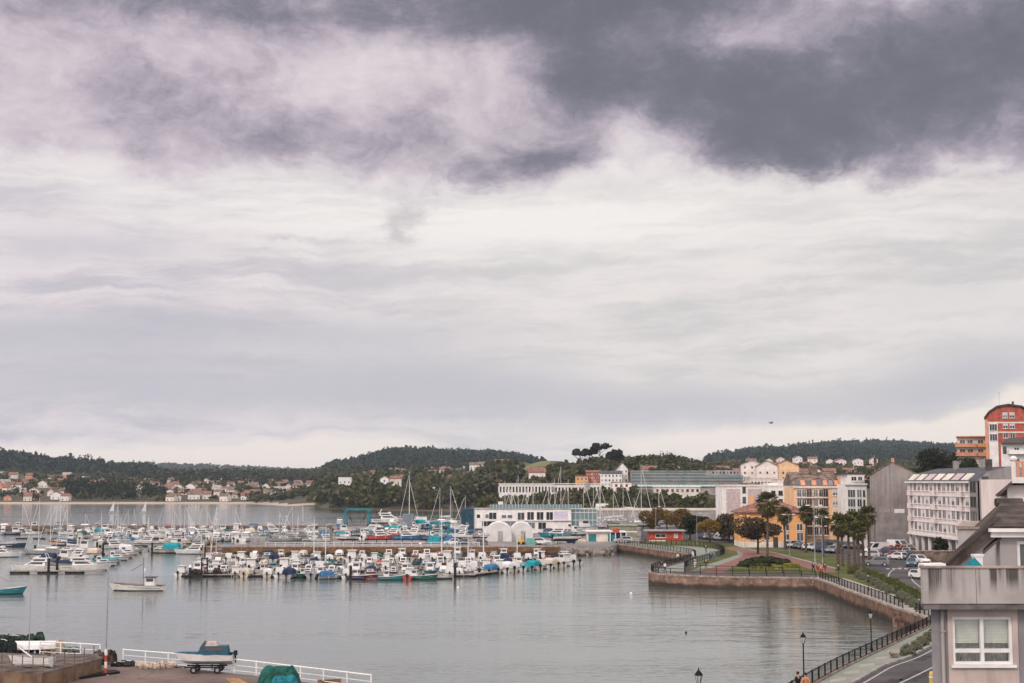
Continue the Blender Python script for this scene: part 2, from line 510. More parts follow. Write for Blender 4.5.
def blotched(name, c1, c2, c3):
    """worn ground: broad patches, dark oil spots and thin cracks"""
    m = mat(name, c1, .92, col2=c2, scale=.22, spec=.15, bump=.25); nt = m.node_tree; p = nt.nodes['Principled BSDF']; src = p.inputs['Base Color'].links[0].from_socket
    geo = nt.nodes.new('ShaderNodeNewGeometry'); v = nt.nodes.new('ShaderNodeTexVoronoi'); v.feature = 'DISTANCE_TO_EDGE'; v.inputs['Scale'].default_value = .28
    w = nt.nodes.new('ShaderNodeVectorMath'); w.operation = 'ADD'; n0 = nt.nodes.new('ShaderNodeTexNoise'); n0.inputs['Scale'].default_value = .8; nt.links.new(geo.outputs['Position'], n0.inputs['Vector']); nt.links.new(geo.outputs['Position'], w.inputs[0]); nt.links.new(n0.outputs['Color'], w.inputs[1]); nt.links.new(w.outputs[0], v.inputs['Vector'])
    crack = 1.0 - E(nt, v.outputs['Distance']).step(.004, .02)
    spots = nz(nt, geo.outputs['Position'], .9, 5, .6).step(.60, .70); fine_ = nz(nt, geo.outputs['Position'], 6, 4, .7).step(.3, .7)
    c = mixc(nt, spots * .7, src, c3); c = mixc(nt, crack * .55, c, c3); c = mixc(nt, fine_ * .18, c, c3)
    nt.links.new(c, p.inputs['Base Color']); return m


M_asphalt = blotched('asphalt', (.100, .090, .089), (.068, .063, .064), (.035, .033, .034))
M_yard = mat('yard_paving', (.26, .235, .22), .9, col2=(.15, .135, .125), scale=.08, spec=.2)
M_path_red = mat('red_paving', (.23, .108, .092), .85, col2=(.18, .09, .078), scale=.5, spec=.2)
M_path_green = mat('green_paving', (.235, .25, .205), .85, col2=(.19, .205, .17), scale=.4, spec=.2)
M_path_pale = mat('pale_paving', (.36, .33, .30), .85, col2=(.28, .26, .235), scale=.5, spec=.2)
M_grass = mat('grass_green', (.062, .086, .022), .95, col2=(.115, .110, .042), scale=.16, spec=.1, bump=.4)
M_paint = mat('road_paint', (.40, .39, .375), .8, .12, 4)
M_kerb = mat('kerb_stone', (.30, .28, .26), .85, .15, 1.2)
M_slip = blotched('slipway_concrete', (.21, .155, .13), (.13, .10, .088), (.055, .048, .045))
M_stone = stone_mat('quay_stone', (.27, .165, .12), (.18, .105, .075))
M_stone_pale = stone_mat('pale_quay_stone', (.31, .205, .155), (.21, .13, .095), 1.1, .5)
M_brown_wall = stone_mat('brown_pier_stone', (.25, .13, .06), (.17, .085, .04), 1.3, .5)
M_coping = mat('coping', (.33, .27, .225), .85, .2, 1.0)
M_terrain = mat('hill_soil', (.065, .068, .038), .95, col2=(.10, .085, .055), scale=.012, spec=.1)
M_meadow = mat('hill_meadow', (.17, .155, .065), .95, col2=(.13, .13, .05), scale=.02, spec=.1)
M_sand = mat('beach_sand', (.42, .34, .28), .9, .1, .02)
M_rock = mat('rock', (.22, .19, .165), .9, .3, .8, bump=.5)
M_conc = mat('concrete', (.36, .335, .32), .9, col2=(.27, .25, .24), scale=.6, spec=.2, streak=.5)
M_rust_conc = mat('rusty_concrete', (.21, .14, .09), .9, col2=(.10, .065, .045), scale=.7, spec=.2, streak=.8)
M_dark = mat('dark_iron', (.014, .013, .013), .6, .2, 3)
M_white_metal = mat('white_metal', (.72, .71, .69), .5, .06, 3)
M_steel = mat('galvanised_steel', (.36, .37, .38), .45, .1, 3, metal=.5)

# ------------------------------------------------------------------ water and terrain
mb = MB()
mb.quad((-9000, -400, 0), (9000, -400, 0), (9000, 7000, 0), (-9000, 7000, 0))
kind(mb.build('water', water_mat(), recalc=False), 'structure')

YL = [60, 250, 330, 420, 480, 560, 650, 750, 850, 950, 1120, 1300, 1600, 1900, 2300, 2800, 3500, 4200, 5200]
W = -4
TCOL = {
    -260: [W, W, W, W, W, W, W, W, W, -3, 1, 12, 26, 46, 42, 30, 30, 43.5, 30],
    0:    [W, W, W, W, W, W, W, W, W, -3, 1, 12, 25, 45, 40, 30, 30, 43.5, 30],
    60:   [W, W, W, W, W, W, W, W, W, -3, 1, 11, 22, 36, 32, 28, 30, 53.9, 36],
    100:  [W, W, W, W, W, W, W, W, W, -3, 1, 10, 20, 31, 28, 26, 30, 63.8, 42],
    170:  [W, W, W, W, W, W, W, W, W, -3, 1, 9, 18, 23, 22, 20, 30, 65.2, 42],
    250:  [W, W, W, W, W, W, W, W, W, -3, 1, 9, 17, 22, 22, 20, 30, 53.9, 36],
    315:  [W, W, W, W, W, W, W, W, -3, -1, 6, 11, 17, 24, 26, 24, 30, 47, 30],
    335:  [W, W, W, W, W, W, W, W, -2.5, 4, 9, 13, 19, 30, 42, 34, 30, 47, 30],
    400:  [W, W, W, W, W, W, W, -3, .8, 6, 12, 17, 22, 44, 62, 50, 40, 47, 30],
    470:  [W, W, W, W, W, -3, -3, -2, 2, 6, 12, 18, 26, 44, 60, 52, 40, 47, 30],
    488:  [W, W, W, 1, 1, 2, 4, 6, 8, 10, 16, 22, 28, 44, 58, 50, 40, 60, 50],
    510:  [W, W, W, 1, 1, 2, 5, 9, 12, 16, 23, 27, 31, 44, 55, 48, 40, 47, 30],
    540:  [W, W, W, 1, 1, 3, 7, 12, 16, 21, 29, 36, 34, 38, 42, 40, 40, 47, 30],
    600:  [W, W, W, 1, 1, 5, 9, 17, 22, 25, 30, 28, 28, 30, 30, 30, 40, 47, 30],
    680:  [W, W, 1, 1, 1, 4, 10, 15, 20, 26, 28, 27, 28, 30, 32, 36, 40, 47, 30],
    720:  [W, W, 1, 1, 1, 3, 8, 12, 16, 20, 24, 28, 32, 38, 48, 58, 50, 47, 30],
    760:  [W, W, 1, 1, 1, 3, 7, 12, 16, 19, 23, 28, 34, 42, 56, 71, 55, 47, 30],
    850:  [W, W, 1, 1, 1, 4, 8, 12, 15, 18, 22, 27, 33, 42, 60, 84, 60, 47, 30],
    905:  [W, W, 1, 13, 17, 17, 11, 13, 15, 18, 22, 27, 33, 42, 60, 84, 60, 47, 30],
    945:  [W, W, 1, 18.5, 21, 21, 20, 20, 19, 20, 22, 27, 33, 42, 60, 78, 60, 47, 30],
    1000: [W, W, 1, 20, 25, 28, 28, 26, 24, 24, 24, 27, 33, 42, 60, 70, 60, 47, 30],
    1100: [W, W, 1, 27, 33, 36, 36, 34, 30, 28, 28, 30, 34, 42, 60, 70, 60, 47, 30],
    1400: [W, W, 1, 30, 38, 42, 44, 40, 34, 30, 30, 32, 36, 42, 60, 70, 60, 47, 30],
}
TU = sorted(TCOL)
TARR = np.array([TCOL[u] for u in TU], float)


def terrain_z(u, Y):
    u = np.asarray(u, float); Y = np.asarray(Y, float)
    uc = np.clip(u, TU[0], TU[-1]); i = np.clip(np.searchsorted(TU, uc) - 1, 0, len(TU) - 2)
    tu = np.array(TU, float); fu = (uc - tu[i]) / (tu[i + 1] - tu[i]); fu = fu * fu * (3 - 2 * fu)
    yl = np.array(YL, float); yc = np.clip(Y, yl[0], yl[-1]); j = np.clip(np.searchsorted(yl, yc) - 1, 0, len(yl) - 2)
    fy = (yc - yl[j]) / (yl[j + 1] - yl[j])
    fy = .55 * fy + .45 * fy * fy * (3 - 2 * fy)
    z = (TARR[i, j] * (1 - fu) + TARR[i + 1, j] * fu) * (1 - fy) + (TARR[i, j + 1] * (1 - fu) + TARR[i + 1, j + 1] * fu) * fy
    w = np.sin(u * .031 + Y * .004) * np.cos(Y * .0093 - u * .017) + .5 * np.sin(u * .083 + 1.3) * np.cos(Y * .021)
    return z + np.where(z > 6, w * np.clip((z - 6) * .08, 0, 2.2), 0)


def uY(u, Y):
    """column u (pixels of the photograph's width) at depth Y -> ground point on the hills"""
    x = (u - 512) / FPX * Y
    return Vector((x, Y, float(terrain_z(u, Y))))


us = np.arange(-260, 1405, 9.0)
ys = np.concatenate([np.linspace(60, 480, 14), np.geomspace(500, 5200, 100)])
UU, YY = np.meshgrid(us, ys)
ZZ = terrain_z(UU, YY)
XX = (UU - 512) / FPX * YY
nv, nu = UU.shape
verts = np.stack([XX, YY, ZZ], -1).reshape(-1, 3)
idx = np.arange(nv * nu).reshape(nv, nu)
quads = np.stack([idx[:-1, :-1], idx[:-1, 1:], idx[1:, 1:], idx[1:, :-1]], -1).reshape(-1, 4)


def np_mesh(name, verts, quads, mats, mi=None):
    me = bpy.data.meshes.new(name)
    me.vertices.add(len(verts)); me.vertices.foreach_set('co', np.ascontiguousarray(verts, np.float32).ravel())
    k = quads.shape[1]
    me.loops.add(quads.size); me.loops.foreach_set('vertex_index', np.ascontiguousarray(quads, np.int32).ravel())
    me.polygons.add(len(quads)); me.polygons.foreach_set('loop_start', np.arange(0, quads.size, k, dtype=np.int32))
    if mi is not None: me.polygons.foreach_set('material_index', np.ascontiguousarray(mi, np.int32))
    for m in mats: me.materials.append(m)
    me.update(calc_edges=True)
    return me


qc = verts[quads].mean(1); qu = qc[:, 0] / qc[:, 1] * FPX + 512
mi = np.zeros(len(quads), int)
mi[(qu > 500) & (qu < 548) & (qc[:, 1] > 1080) & (qc[:, 1] < 1420)] = 1
mi[(qu < 325) & (qc[:, 1] > 1000) & (qc[:, 2] < 1.15) & (qc[:, 1] < 1300)] = 2
me = np_mesh('terrain', verts, quads, [M_terrain, M_meadow, M_sand], mi)
me.polygons.foreach_set('use_smooth', [True] * len(quads))
kind(link('terrain', me), 'structure')

# ------------------------------------------------------------------ quays: the town's ground and the slipway
def pts(lst, z=LZ): return [P(a, b, z).to_2d() for a, b in lst]
def uy(u, Y): return Vector(((u - 512) / FPX * Y, Y))

E_near = [(700, 746), (755, 714), (810, 683), (840, 667), (880, 648), (931, 624), (938, 620.6)]
E_dock = [(938, 620.6), (928, 618.6), (908, 612.2), (895, 608), (868, 598), (840, 588), (826, 582.4), (814, 578.4)]
E_front = [(814, 578.4), (808, 577.9), (780, 577.6), (740, 577.4), (700, 576.2), (670, 575), (656, 574), (650.5, 573), (648.5, 572), (650, 570.6), (655, 569)]
E_inlet = [(655, 569), (667, 566), (680, 562.5), (690, 559), (694, 556.5), (691, 554.7), (683, 553.2), (669, 551.5), (653, 549), (634, 546.3), (618, 544.2)]
E_yard = [(618, 544.2), (611, 545.6), (560, 546.6), (500, 546.8), (400, 546.8), (300, 546.8), (206, 546.8)]
A_near, A_dock, A_front, A_inlet, A_yard = (pts(e) for e in (E_near, E_dock, E_front, E_inlet, E_yard))
town = A_near + A_dock[1:] + A_front[1:] + A_inlet[1:] + A_yard[1:]
yp = A_yard[-1].y
town += [uy(206, yp + 13), uy(332, yp + 13), uy(332, 481), uy(-260, 481), uy(-260, 489), uy(470, 489), uy(480, 560), Vector((420, 560)), Vector((420, 15)), Vector((3, 15))]
mb = MB(); mb.prism([tuple(p) for p in town], -3.5, LZ, 0, 1)
kind(mb.build('ground', [M_asphalt, M_conc]), 'structure')

E_slip = [(430, 730), (367.5, 690), (305, 682), (245, 674.5), (180, 667.5), (120, 662.5), (60, 655.5), (0, 650), (-150, 638)]
A_slip = pts(E_slip)
mb = MB(); mb.prism([tuple(p) for p in A_slip] + [(-75, 15), (-2, 15)], -3.5, LZ, 0, 1)
kind(mb.build('slipway', [M_slip, M_rust_conc]), 'structure')


def uv_strip(name, path, z0, z1, m, off=.03, batter=0.0):
    """a wall face along a path (on the left-hand side walking along it), with uv in metres"""
    me = bpy.data.meshes.new(name); vs, fs, uvs = [], [], []
    path = [Vector(p) for p in path]; L = 0
    nrm = []
    for i, p in enumerate(path):
        d = (path[min(i + 1, len(path) - 1)] - path[max(i - 1, 0)]).normalized(); nrm.append(Vector((-d.y, d.x)))
    ls = [0]
    for i in range(1, len(path)): ls.append(ls[-1] + (path[i] - path[i - 1]).length)
    th = .35
    for i, p in enumerate(path):
        a = p + nrm[i] * (off + batter); b = p + nrm[i] * off; c = p - nrm[i] * th
        vs += [(a.x, a.y, z0), (b.x, b.y, z1), (c.x, c.y, z1), (c.x, c.y, z0)]
    for i in range(len(path) - 1):
        for k in range(3):
            fs.append((i * 4 + k, i * 4 + 4 + k, i * 4 + 5 + k, i * 4 + 1 + k))
            h = [z0, z1, z1 + th, z0][k:k + 2] if k < 2 else [z1 + th, z1 + th + 3]
            uvs += [(ls[i], h[0]), (ls[i + 1], h[0]), (ls[i + 1], h[1]), (ls[i], h[1])]
    fs.append((0, 1, 2, 3)); uvs += [(0, 0), (0, 1), (.3, 1), (.3, 0)]
    n = (len(path) - 1) * 4; fs.append((n + 3, n + 2, n + 1, n)); uvs += [(0, 0), (0, 1), (.3, 1), (.3, 0)]
    me.from_pydata(vs, [], fs)
    ul = me.uv_layers.new(name='UVMap')
    for i, u in enumerate(uvs): ul.data[i].uv = u
    me.materials.append(m)
    bm = bmesh.new(); bm.from_mesh(me); bmesh.ops.recalc_face_normals(bm, faces=bm.faces); bm.to_mesh(me); bm.free()
    return link(name, me)


def coping(path, w=.55, z=LZ, h=.14, name='coping', m=None, parent=None, off=.10, inward=-1):
    path = [Vector(p) for p in path]; vs, fs = [], []
    for i, p in enumerate(path):
        d = (path[min(i + 1, len(path) - 1)] - path[max(i - 1, 0)]).normalized(); n = Vector((-d.y, d.x))
        a = p + n * off; b = p - n * (w - off)
        vs += [(a.x, a.y, z - .10), (a.x, a.y, z + h), (b.x, b.y, z + h), (b.x, b.y, z - .10)]
    for i in range(len(path) - 1):
        for k in range(4): fs.append((i * 4 + k, i * 4 + 4 + k, i * 4 + 4 + (k + 1) % 4, i * 4 + (k + 1) % 4))
    fs += [(0, 1, 2, 3), tuple((len(path) - 1) * 4 + k for k in (3, 2, 1, 0))]
    mb = MB(); mb.add(vs, fs); return mb.build(name, m or M_coping, parent)


def quay(path, label, m, z1=LZ):
    w = uv_strip('quay_wall', path, -3.4, z1 - .02, m)
    tag(w, label, 'quay wall')
    coping(path, parent=w)
    return w


rev = lambda p: list(reversed(p))
quay(A_dock, 'brown stained stone quay wall of the small dock, running down to the stone steps', M_stone)
quay(A_front, 'reddish stone quay wall along the rounded water front of the promontory', M_stone_pale)
quay(A_inlet, 'brown stone wall around the inlet behind the promontory, below the black railing', M_stone)
quay(A_yard[2:], 'long rusty brown stone pier wall behind the small boats of the near basin', M_brown_wall)
quay(A_near, 'stone wall under the near promenade with the two lanterns', M_stone)
quay([uy(206, yp), uy(206, yp + 13)], 'short end wall of the brown stone pier', M_brown_wall)
quay(rev([uy(-260, 481), uy(332, 481)]), 'low dark breakwater at the outer edge of the marina', M_stone)

# rock armour at the yard's corner
def rock_mesh(n):
    mb = MB(); mb.ball((0, 0, 0), .75, .65, .5, 7, 5, jit=.22); return mb.mesh('rock', M_rock)
RK = [rock_mesh(i) for i in range(3)]
rk_items = []
for i in range(46):
    t = i / 45
    p = P(562 + 50 * t, 547.0 - .8 * t, LZ)
    o = link('boulder', RK[i % 3]); o.location = (p.x + random.uniform(-.5, .5), p.y - .9 - random.uniform(0, 1.6), random.choice([.1, .55, 1.0]) + random.uniform(-.1, .1))
    o.rotation_euler = (random.uniform(0, 6), random.uniform(0, 6), random.uniform(0, 6)); s = random.uniform(.8, 1.35); o.scale = (s, s, s)
    tag(o, 'pale rough boulder of the rock armour below the boatyard corner', 'boulder', 'boulders of the rock armour')

# ------------------------------------------------------------------ sheets on the town's ground
def sheet(name, poly, z, m, knd='structure'):
    mb = MB(); poly = [tuple(p) for p in poly]
    a = sum(poly[i][0] * poly[(i + 1) % len(poly)][1] - poly[(i + 1) % len(poly)][0] * poly[i][1] for i in range(len(poly)))
    if a < 0: poly = poly[::-1]
    mb.add([(p[0], p[1], z) for p in poly], [tuple(range(len(poly)))])
    return kind(mb.build(name, m, recalc=False), knd)


def smooth(path, n=5):
    """Catmull-Rom through 2d points"""
    path = [Vector(p) for p in path]; out = []
    for i in range(len(path) - 1):
        p0, p1, p2, p3 = path[max(i - 1, 0)], path[i], path[i + 1], path[min(i + 2, len(path) - 1)]
        for k in range(n):
            t = k / n
            out.append(.5 * ((2 * p1) + (p2 - p0) * t + (2 * p0 - 5 * p1 + 4 * p2 - p3) * t * t + (3 * p1 - p0 - 3 * p2 + p3) * t ** 3))
    return out + [path[-1]]


def offset(path, d):
    out = []
    for i, p in enumerate(path):
        t = (path[min(i + 1, len(path) - 1)] - path[max(i - 1, 0)]).normalized(); out.append(p + Vector((-t.y, t.x)) * d)
    return out


def band(name, path, d0, d1, z, m):
    return sheet(name, offset(path, d0) + rev(offset(path, d1)), z, m)


# boatyard paving: everything left of the kiosk
sheet('yard_paving', [Vector(p) - Vector((0, -.6)) for p in A_yard[:-1]] + [uy(212, yp + .6), uy(212, yp + 12.6), uy(334, yp + 12.6), uy(334, 480), uy(640, 480), uy(640, 330)], LZ + .004, M_yard)
# park lawn (from the promontory to the parked cars)
lawn = pts([(640, 541.5), (700, 540.2), (735, 544.5), (780, 548.6), (824, 554.2), (842, 559), (852, 566), (866, 569), (880, 572.5), (868, 576), (852, 574), (905, 599), (909, 606), (880, 597.5), (840, 582.5), (815, 574.2), (780, 573.2), (735, 573), (690, 571), (690, 556), (720, 549), (690, 546), (640, 545)])
sheet('lawn', lawn, LZ + .004, M_grass)
# near promenade: green paving between railing and kerb
kerb_px = [(790, 716), (851, 683), (867, 674), (883, 665.5), (908.5, 656.5), (931, 645), (950, 635)]
A_kerb = smooth(pts(kerb_px), 4)
sheet('near_path', offset(A_near, -.55) + rev(A_kerb), LZ + .012, M_path_green)
mb = MB()
for i in range(len(A_kerb) - 1):
    a, b = A_kerb[i], A_kerb[i + 1]; d = (b - a).normalized(); n = Vector((-d.y, d.x))
    q = [a + n * .02, b + n * .02, b - n * .26, a - n * .26]
    mb.prism([tuple(v) for v in q], LZ - .05, LZ + .13)
kind(mb.build('kerb', M_kerb), 'structure')
for px, py in [(851.5, 672.3), (867, 665), (882.5, 657.8), (894, 651.3), (838, 680)]:
    c = P(px, py); d = (A_near[4] - A_near[3]).normalized(); n = Vector((-d.y, d.x))
    q = [c.to_2d() + d * 1.5 - n * .25, c.to_2d() + n * .55, c.to_2d() - d * 1.5 + n * .25, c.to_2d() - n * .55]
    sheet('paving_inlay', q, LZ + .016, M_path_pale)
# quay walk above the dock and along the front
band('quay_walk', A_dock[1:], -.6, -4.6, LZ + .008, M_path_pale)
band('front_walk', A_front[:-3], -.6, -3.2, LZ + .008, M_path_pale)
# the green walk over the promontory
tip = pts([(658, 572.2), (684, 571.5), (684, 566.6), (700, 562.3), (716, 557.5), (722.5, 553.5), (720, 550.6), (712, 548.6), (695, 546.8), (660, 545.3), (640, 543.6), (622, 542.6)])
sheet('green_walk', tip + rev(offset(A_inlet, -.6)), LZ + .010, M_path_green)
inner = pts([(690, 571), (700, 567), (722, 560), (738, 554.5), (737, 551.2), (726, 548.6), (744, 549.5), (752, 552), (752, 556), (744, 559), (716, 567), (700, 571)])
sheet('inner_walk', inner, LZ + .012, M_path_green)
# red cycle path
redA = pts([(700, 573), (712, 567.4), (730, 561.2), (741, 556.8), (744, 553.8), (738, 551), (724, 548.2), (728, 547.2), (745, 549.2), (757, 551.4), (770, 552.4), (790, 557.5), (815, 564), (834, 569), (836, 572.6), (824, 572.4), (809, 568.9), (790, 563), (771, 557.4), (762, 555.2), (758, 557.2), (746, 562), (731, 567.4), (724, 573)])
sheet('cycle_path', redA, LZ + .016, M_path_red)
for off_, pxs in ((0, [(728, 546.9), (745, 548.9), (757, 551.1), (770, 552.1), (790, 557.2), (815, 563.7), (834, 568.7)]),):
    q = smooth(pts(pxs), 4); band('path_edging', q, .05, .75, LZ + .020, M_path_pale)
# road markings
band('road_edge_line', A_kerb, -.75, -.9, LZ + .008, M_paint)
cl = smooth(pts([(880, 693), (900.5, 683), (931, 668), (960, 652)]), 3); band('centre_line', cl, -.08, .08, LZ + .008, M_paint)
for px in (886, 892, 898, 904):
    q = [P(px, 568.2), P(px + 3.2, 568.2), P(px + 3.6, 569.2), P(px + .2, 569.2)]
    sheet('give_way_line', [v.to_2d() for v in q], LZ + .008, M_paint)
cl = smooth(pts([(902, 567), (894, 569.5), (889.5, 573), (888.5, 577), (892, 581), (899, 587)]), 4); band('curve_line', cl, -.10, .10, LZ + .008, M_paint)
cl = smooth(pts([(911, 571), (911, 577), (914, 582), (922, 588), (932, 594)]), 4); band('right_edge_line', cl, -.10, .10, LZ + .008, M_paint)
for i, (px, py, w_, l_, a_) in enumerate([(905, 578, 2.2, 6, .3), (892, 572, 1.6, 5, -.4), (915, 676, 1.3, 6, 1.1), (893, 681, .9, 3, 1.1), (880, 562, 2.5, 5, .2), (922, 658, 1.0, 4, 1.1)]):
    c = P(px, py).to_2d(); d = Vector((math.cos(a_), math.sin(a_))); n = Vector((-d.y, d.x))
    sheet('asphalt_patch', [c - d * l_ / 2 - n * w_ / 2, c + d * l_ / 2 - n * w_ / 2, c + d * l_ / 2 + n * w_ / 2, c - d * l_ / 2 + n * w_ / 2], LZ + .006, mat('patch_asphalt', (.055, .052, .053), .9, .2, 1))
sheet('painted_slip_mark', [v.to_2d() for v in (P(226, 678), P(238, 678), P(262, 690), P(238, 690))], LZ + .006, mat('faded_orange_paint', (.36, .21, .11), .9, .2, 2))
M_steps = mat('step_stone', (.20, .13, .10), .9, .3, 2)
# stone steps in the dock wall
st = thing('stone_stairs', 'narrow stone steps going down to the water in the dock wall', 'stairs', (*P(902, 610.4).to_2d(), 0))
d = (A_dock[3] - A_dock[2]).normalized(); n2 = Vector((-d.y, d.x)); ang = math.atan2(d.y, d.x)
for i in range(8):
    mb = MB(); zz = LZ - .22 * (i + 1)
    mb.box(-.8, .8, -.9 + .24 * i, -.9 + .24 * (i + 1), -1.5, zz); o = mb.build('step', M_steps, st)
st.rotation_euler = (0, 0, math.pi + .15)
# ------------------------------------------------------------------ vegetation
L_far = leafmat('leaf_far', (.028, .046, .026), (.066, .078, .040), (.115, .092, .055), .010, .12)
L_ridge = leafmat('leaf_ridge', (.020, .040, .030), (.038, .060, .040), (.060, .068, .044), .010, .1)
L_bank = leafmat('leaf_bank', (.034, .052, .022), (.095, .098, .040), (.17, .135, .070), .022, .15)
L_rust = leafmat('leaf_rust', (.175, .105, .035), (.115, .085, .030), (.24, .145, .045), .5, .25)
L_olive = leafmat('leaf_olive', (.27, .17, .045), (.19, .135, .040), (.34, .22, .06), .6, .3)
L_dark = leafmat('leaf_dark', (.018, .028, .012), (.032, .042, .018), (.055, .06, .024), .5, .12)
L_pine = leafmat('leaf_pine', (.020, .026, .014), (.034, .038, .019), (.052, .050, .025), .4, .15)
L_mid = leafmat('leaf_mid', (.045, .062, .020), (.075, .085, .026), (.11, .105, .035), .35, .25)
L_sparse = leafmat('leaf_sparse', (.065, .055, .034), (.095, .075, .044), (.14, .10, .06), .5, .2)
L_bush = leafmat('leaf_bush', (.17, .18, .12), (.22, .225, .155), (.28, .28, .20), .8, .2)
L_bush2 = leafmat('leaf_bush_yellow', (.085, .115, .022), (.13, .145, .032), (.17, .175, .05), .8, .2)
L_palm = leafmat('leaf_palm', (.042, .050, .016), (.085, .088, .028), (.20, .175, .065), .8, .15)
L_thatch = leafmat('leaf_thatch', (.10, .078, .042), (.065, .05, .03), (.15, .118, .065), 1.5, .1)
L_yellow = leafmat('leaf_yellow', (.30, .27, .03), (.18, .19, .03), (.42, .38, .06), 1.0, .2)
M_bark = mat('bark', (.115, .09, .068), .95, .3, 3, bump=.4, vscale=(1, 1, .3))
M_palmbark = mat('palm_bark', (.12, .088, .065), .95, .3, 4, bump=.4, vscale=(.6, .6, 3))


def clump_quads(cent, size, rng, flat=.8):
    """one randomly turned leaf-clump quad at each centre"""
    n = len(cent)
    a = rng.normal(size=(n, 3)); a[:, 2] *= flat; a /= np.linalg.norm(a, axis=1, keepdims=True) + 1e-9
    b = rng.normal(size=(n, 3)); b -= (b * a).sum(1, keepdims=True) * a; b /= np.linalg.norm(b, axis=1, keepdims=True) + 1e-9
    s = np.asarray(size).reshape(-1, 1) * rng.uniform(.6, 1.25, (n, 1)); s2 = s * rng.uniform(.55, 1.0, (n, 1))
    v = np.stack([cent - a * s, cent - b * s2, cent + a * s, cent + b * s2], 1).reshape(-1, 3)
    return v, np.arange(4 * n).reshape(-1, 4)


def crown_points(n, rng, kind_='round'):
    """points filling an uneven unit crown: z 0..1, radius up to about .5"""
    if kind_ == 'cone':
        z = rng.uniform(0, 1, n) ** 1.3; r = (1 - z) * .48 * rng.uniform(.5, 1, n) + .03
        t = rng.uniform(0, 6.283, n)
        return np.stack([r * np.cos(t), r * np.sin(t), z], 1)
    k = 7 if kind_ == 'round' else 5
    c = rng.normal(size=(k, 3)); c /= np.linalg.norm(c, axis=1, keepdims=True)
    if kind_ == 'umbrella':
        c = c * [.36, .36, .10] + [0, 0, .62]; rad = rng.uniform(.16, .26, k); sq = .5
    else:
        c = c * [.27, .27, .24] + [0, 0, .52]; rad = rng.uniform(.17, .30, k); sq = .95
    i = rng.integers(0, k, n)
    d = rng.normal(size=(n, 3)); d /= np.linalg.norm(d, axis=1, keepdims=True)
    r = rng.uniform(.35, 1, n) ** .5
    return c[i] + d * (r * rad[i])[:, None] * [1, 1, sq]


def forest(name, spots, hts, wid, m, nleaf=34, mix=(.75, .25), seed=1, leaf=.14, material2=None):
    rng = np.random.default_rng(seed)
    protos = [crown_points(nleaf, rng, 'round') for _ in range(7)] + [crown_points(nleaf, rng, 'cone') for _ in range(3)]
    V, S = [], []
    for (x, y, z), h, w in zip(spots, hts, wid):
        j = rng.integers(0, 7) if rng.random() < mix[0] else rng.integers(7, 10)
        p = protos[j]; t = rng.uniform(0, 6.28); c, s = math.cos(t), math.sin(t)
        q = np.stack([(p[:, 0] * c - p[:, 1] * s) * w, (p[:, 0] * s + p[:, 1] * c) * w, p[:, 2] * h * .97 + h * .0], 1)
        V.append(q + [x, y, z]); S.append(np.full(nleaf, leaf * w))
    v, f = clump_quads(np.concatenate(V), np.concatenate(S), rng)
    o = link(name, np_mesh(name, v, f, [m]))
    return kind(o, 'stuff')


def scatter(u0, u1, Y0, Y1, step, rng, keep=None):
    """trees over a patch of hill, about step metres apart"""
    out = []
    Y = Y0
    while Y < Y1:
        dx = step / Y * FPX; n = int((u1 - u0) / dx)
        for k in range(n):
            if rng.random() < .12: continue
            u = u0 + (k + rng.uniform(0, 1)) * dx; yy = Y + rng.uniform(0, step)
            if keep and not keep(u, yy, rng): continue
            x = (u - 512) / FPX * yy
            out.append((x, yy, 0, u))
        Y += step
    a = np.array(out)
    a[:, 2] = terrain_z(a[:, 3], a[:, 1])
    return a[:, :3][a[:, 2] > .45]


rng = np.random.default_rng(5)
def wood(name, u0, u1, Y0, Y1, step, h, w, m, seed, nleaf=34, mix=(.75, .25), keep=None, leaf=.14):
    s = scatter(u0, u1, Y0, Y1, step, rng, keep)
    n = len(s); hh = rng.uniform(*h, n) * np.where(rng.random(n) < .1, 1.25, 1); ww = rng.uniform(*w, n)
    return forest(name, s, hh, ww, m, nleaf, mix, seed, leaf)

patchy = lambda f, sc=1.0: (lambda u, y, r: math.sin(u * .11 * sc + 1.7) * math.cos(y * .017 * sc + u * .03) + r.uniform(-.5, .5) > f)
ridge_gap = lambda u, y, r: not (102 < u < 122 or 158 < u < 172) or r.random() < .4
wood('ridge_wood', -40, 172, 1700, 2050, 13, (10, 19), (10, 17), L_ridge, 2, 80, (.88, .12), ridge_gap)
wood('valley_wood', 150, 340, 1450, 2000, 13, (8, 14), (9, 14), L_far, 3, 44, (.8, .2), patchy(-.55))
wood('hill_wood', 318, 548, 1720, 2420, 13, (8, 14), (9, 15), L_ridge, 4, 60, (.85, .15), lambda u, y, r: u < 505 or y > 1950)
wood('village_greenery', -40, 330, 1135, 1690, 12.5, (4.5, 8), (6, 11), L_bank, 5, 50, (.92, .08), patchy(.05))
wood('shore_pines', 66, 172, 1150, 1270, 9, (11, 16), (8, 12), L_dark, 6, 40, (.7, .3), lambda u, y, r: u < 135 or y < 1190)
wood('headland_wood', 316, 520, 832, 1150, 9.5, (9, 16), (9, 15), L_bank, 7, 110, (.85, .15), lambda u, y, r: True)
wood('headland_back_wood', 318, 530, 1150, 1700, 12, (9, 15), (9, 14), L_far, 8, 50, (.85, .15), lambda u, y, r: not (500 < u < 550) and (not (440 < u < 500 and y > 1250) or r.random() < .35))
wood('park_hill_wood', 528, 735, 735, 960, 9, (5.5, 9), (8, 12), L_bank, 9, 110, (.9, .1), lambda u, y, r: not (575 < u < 650 and y < 770) and not (u < 552 and y > 830))
wood('terrace_front_wood', 498, 640, 584, 613, 4.6, (5.5, 8.5), (5, 8), L_bank, 18, 100, (.9, .1))
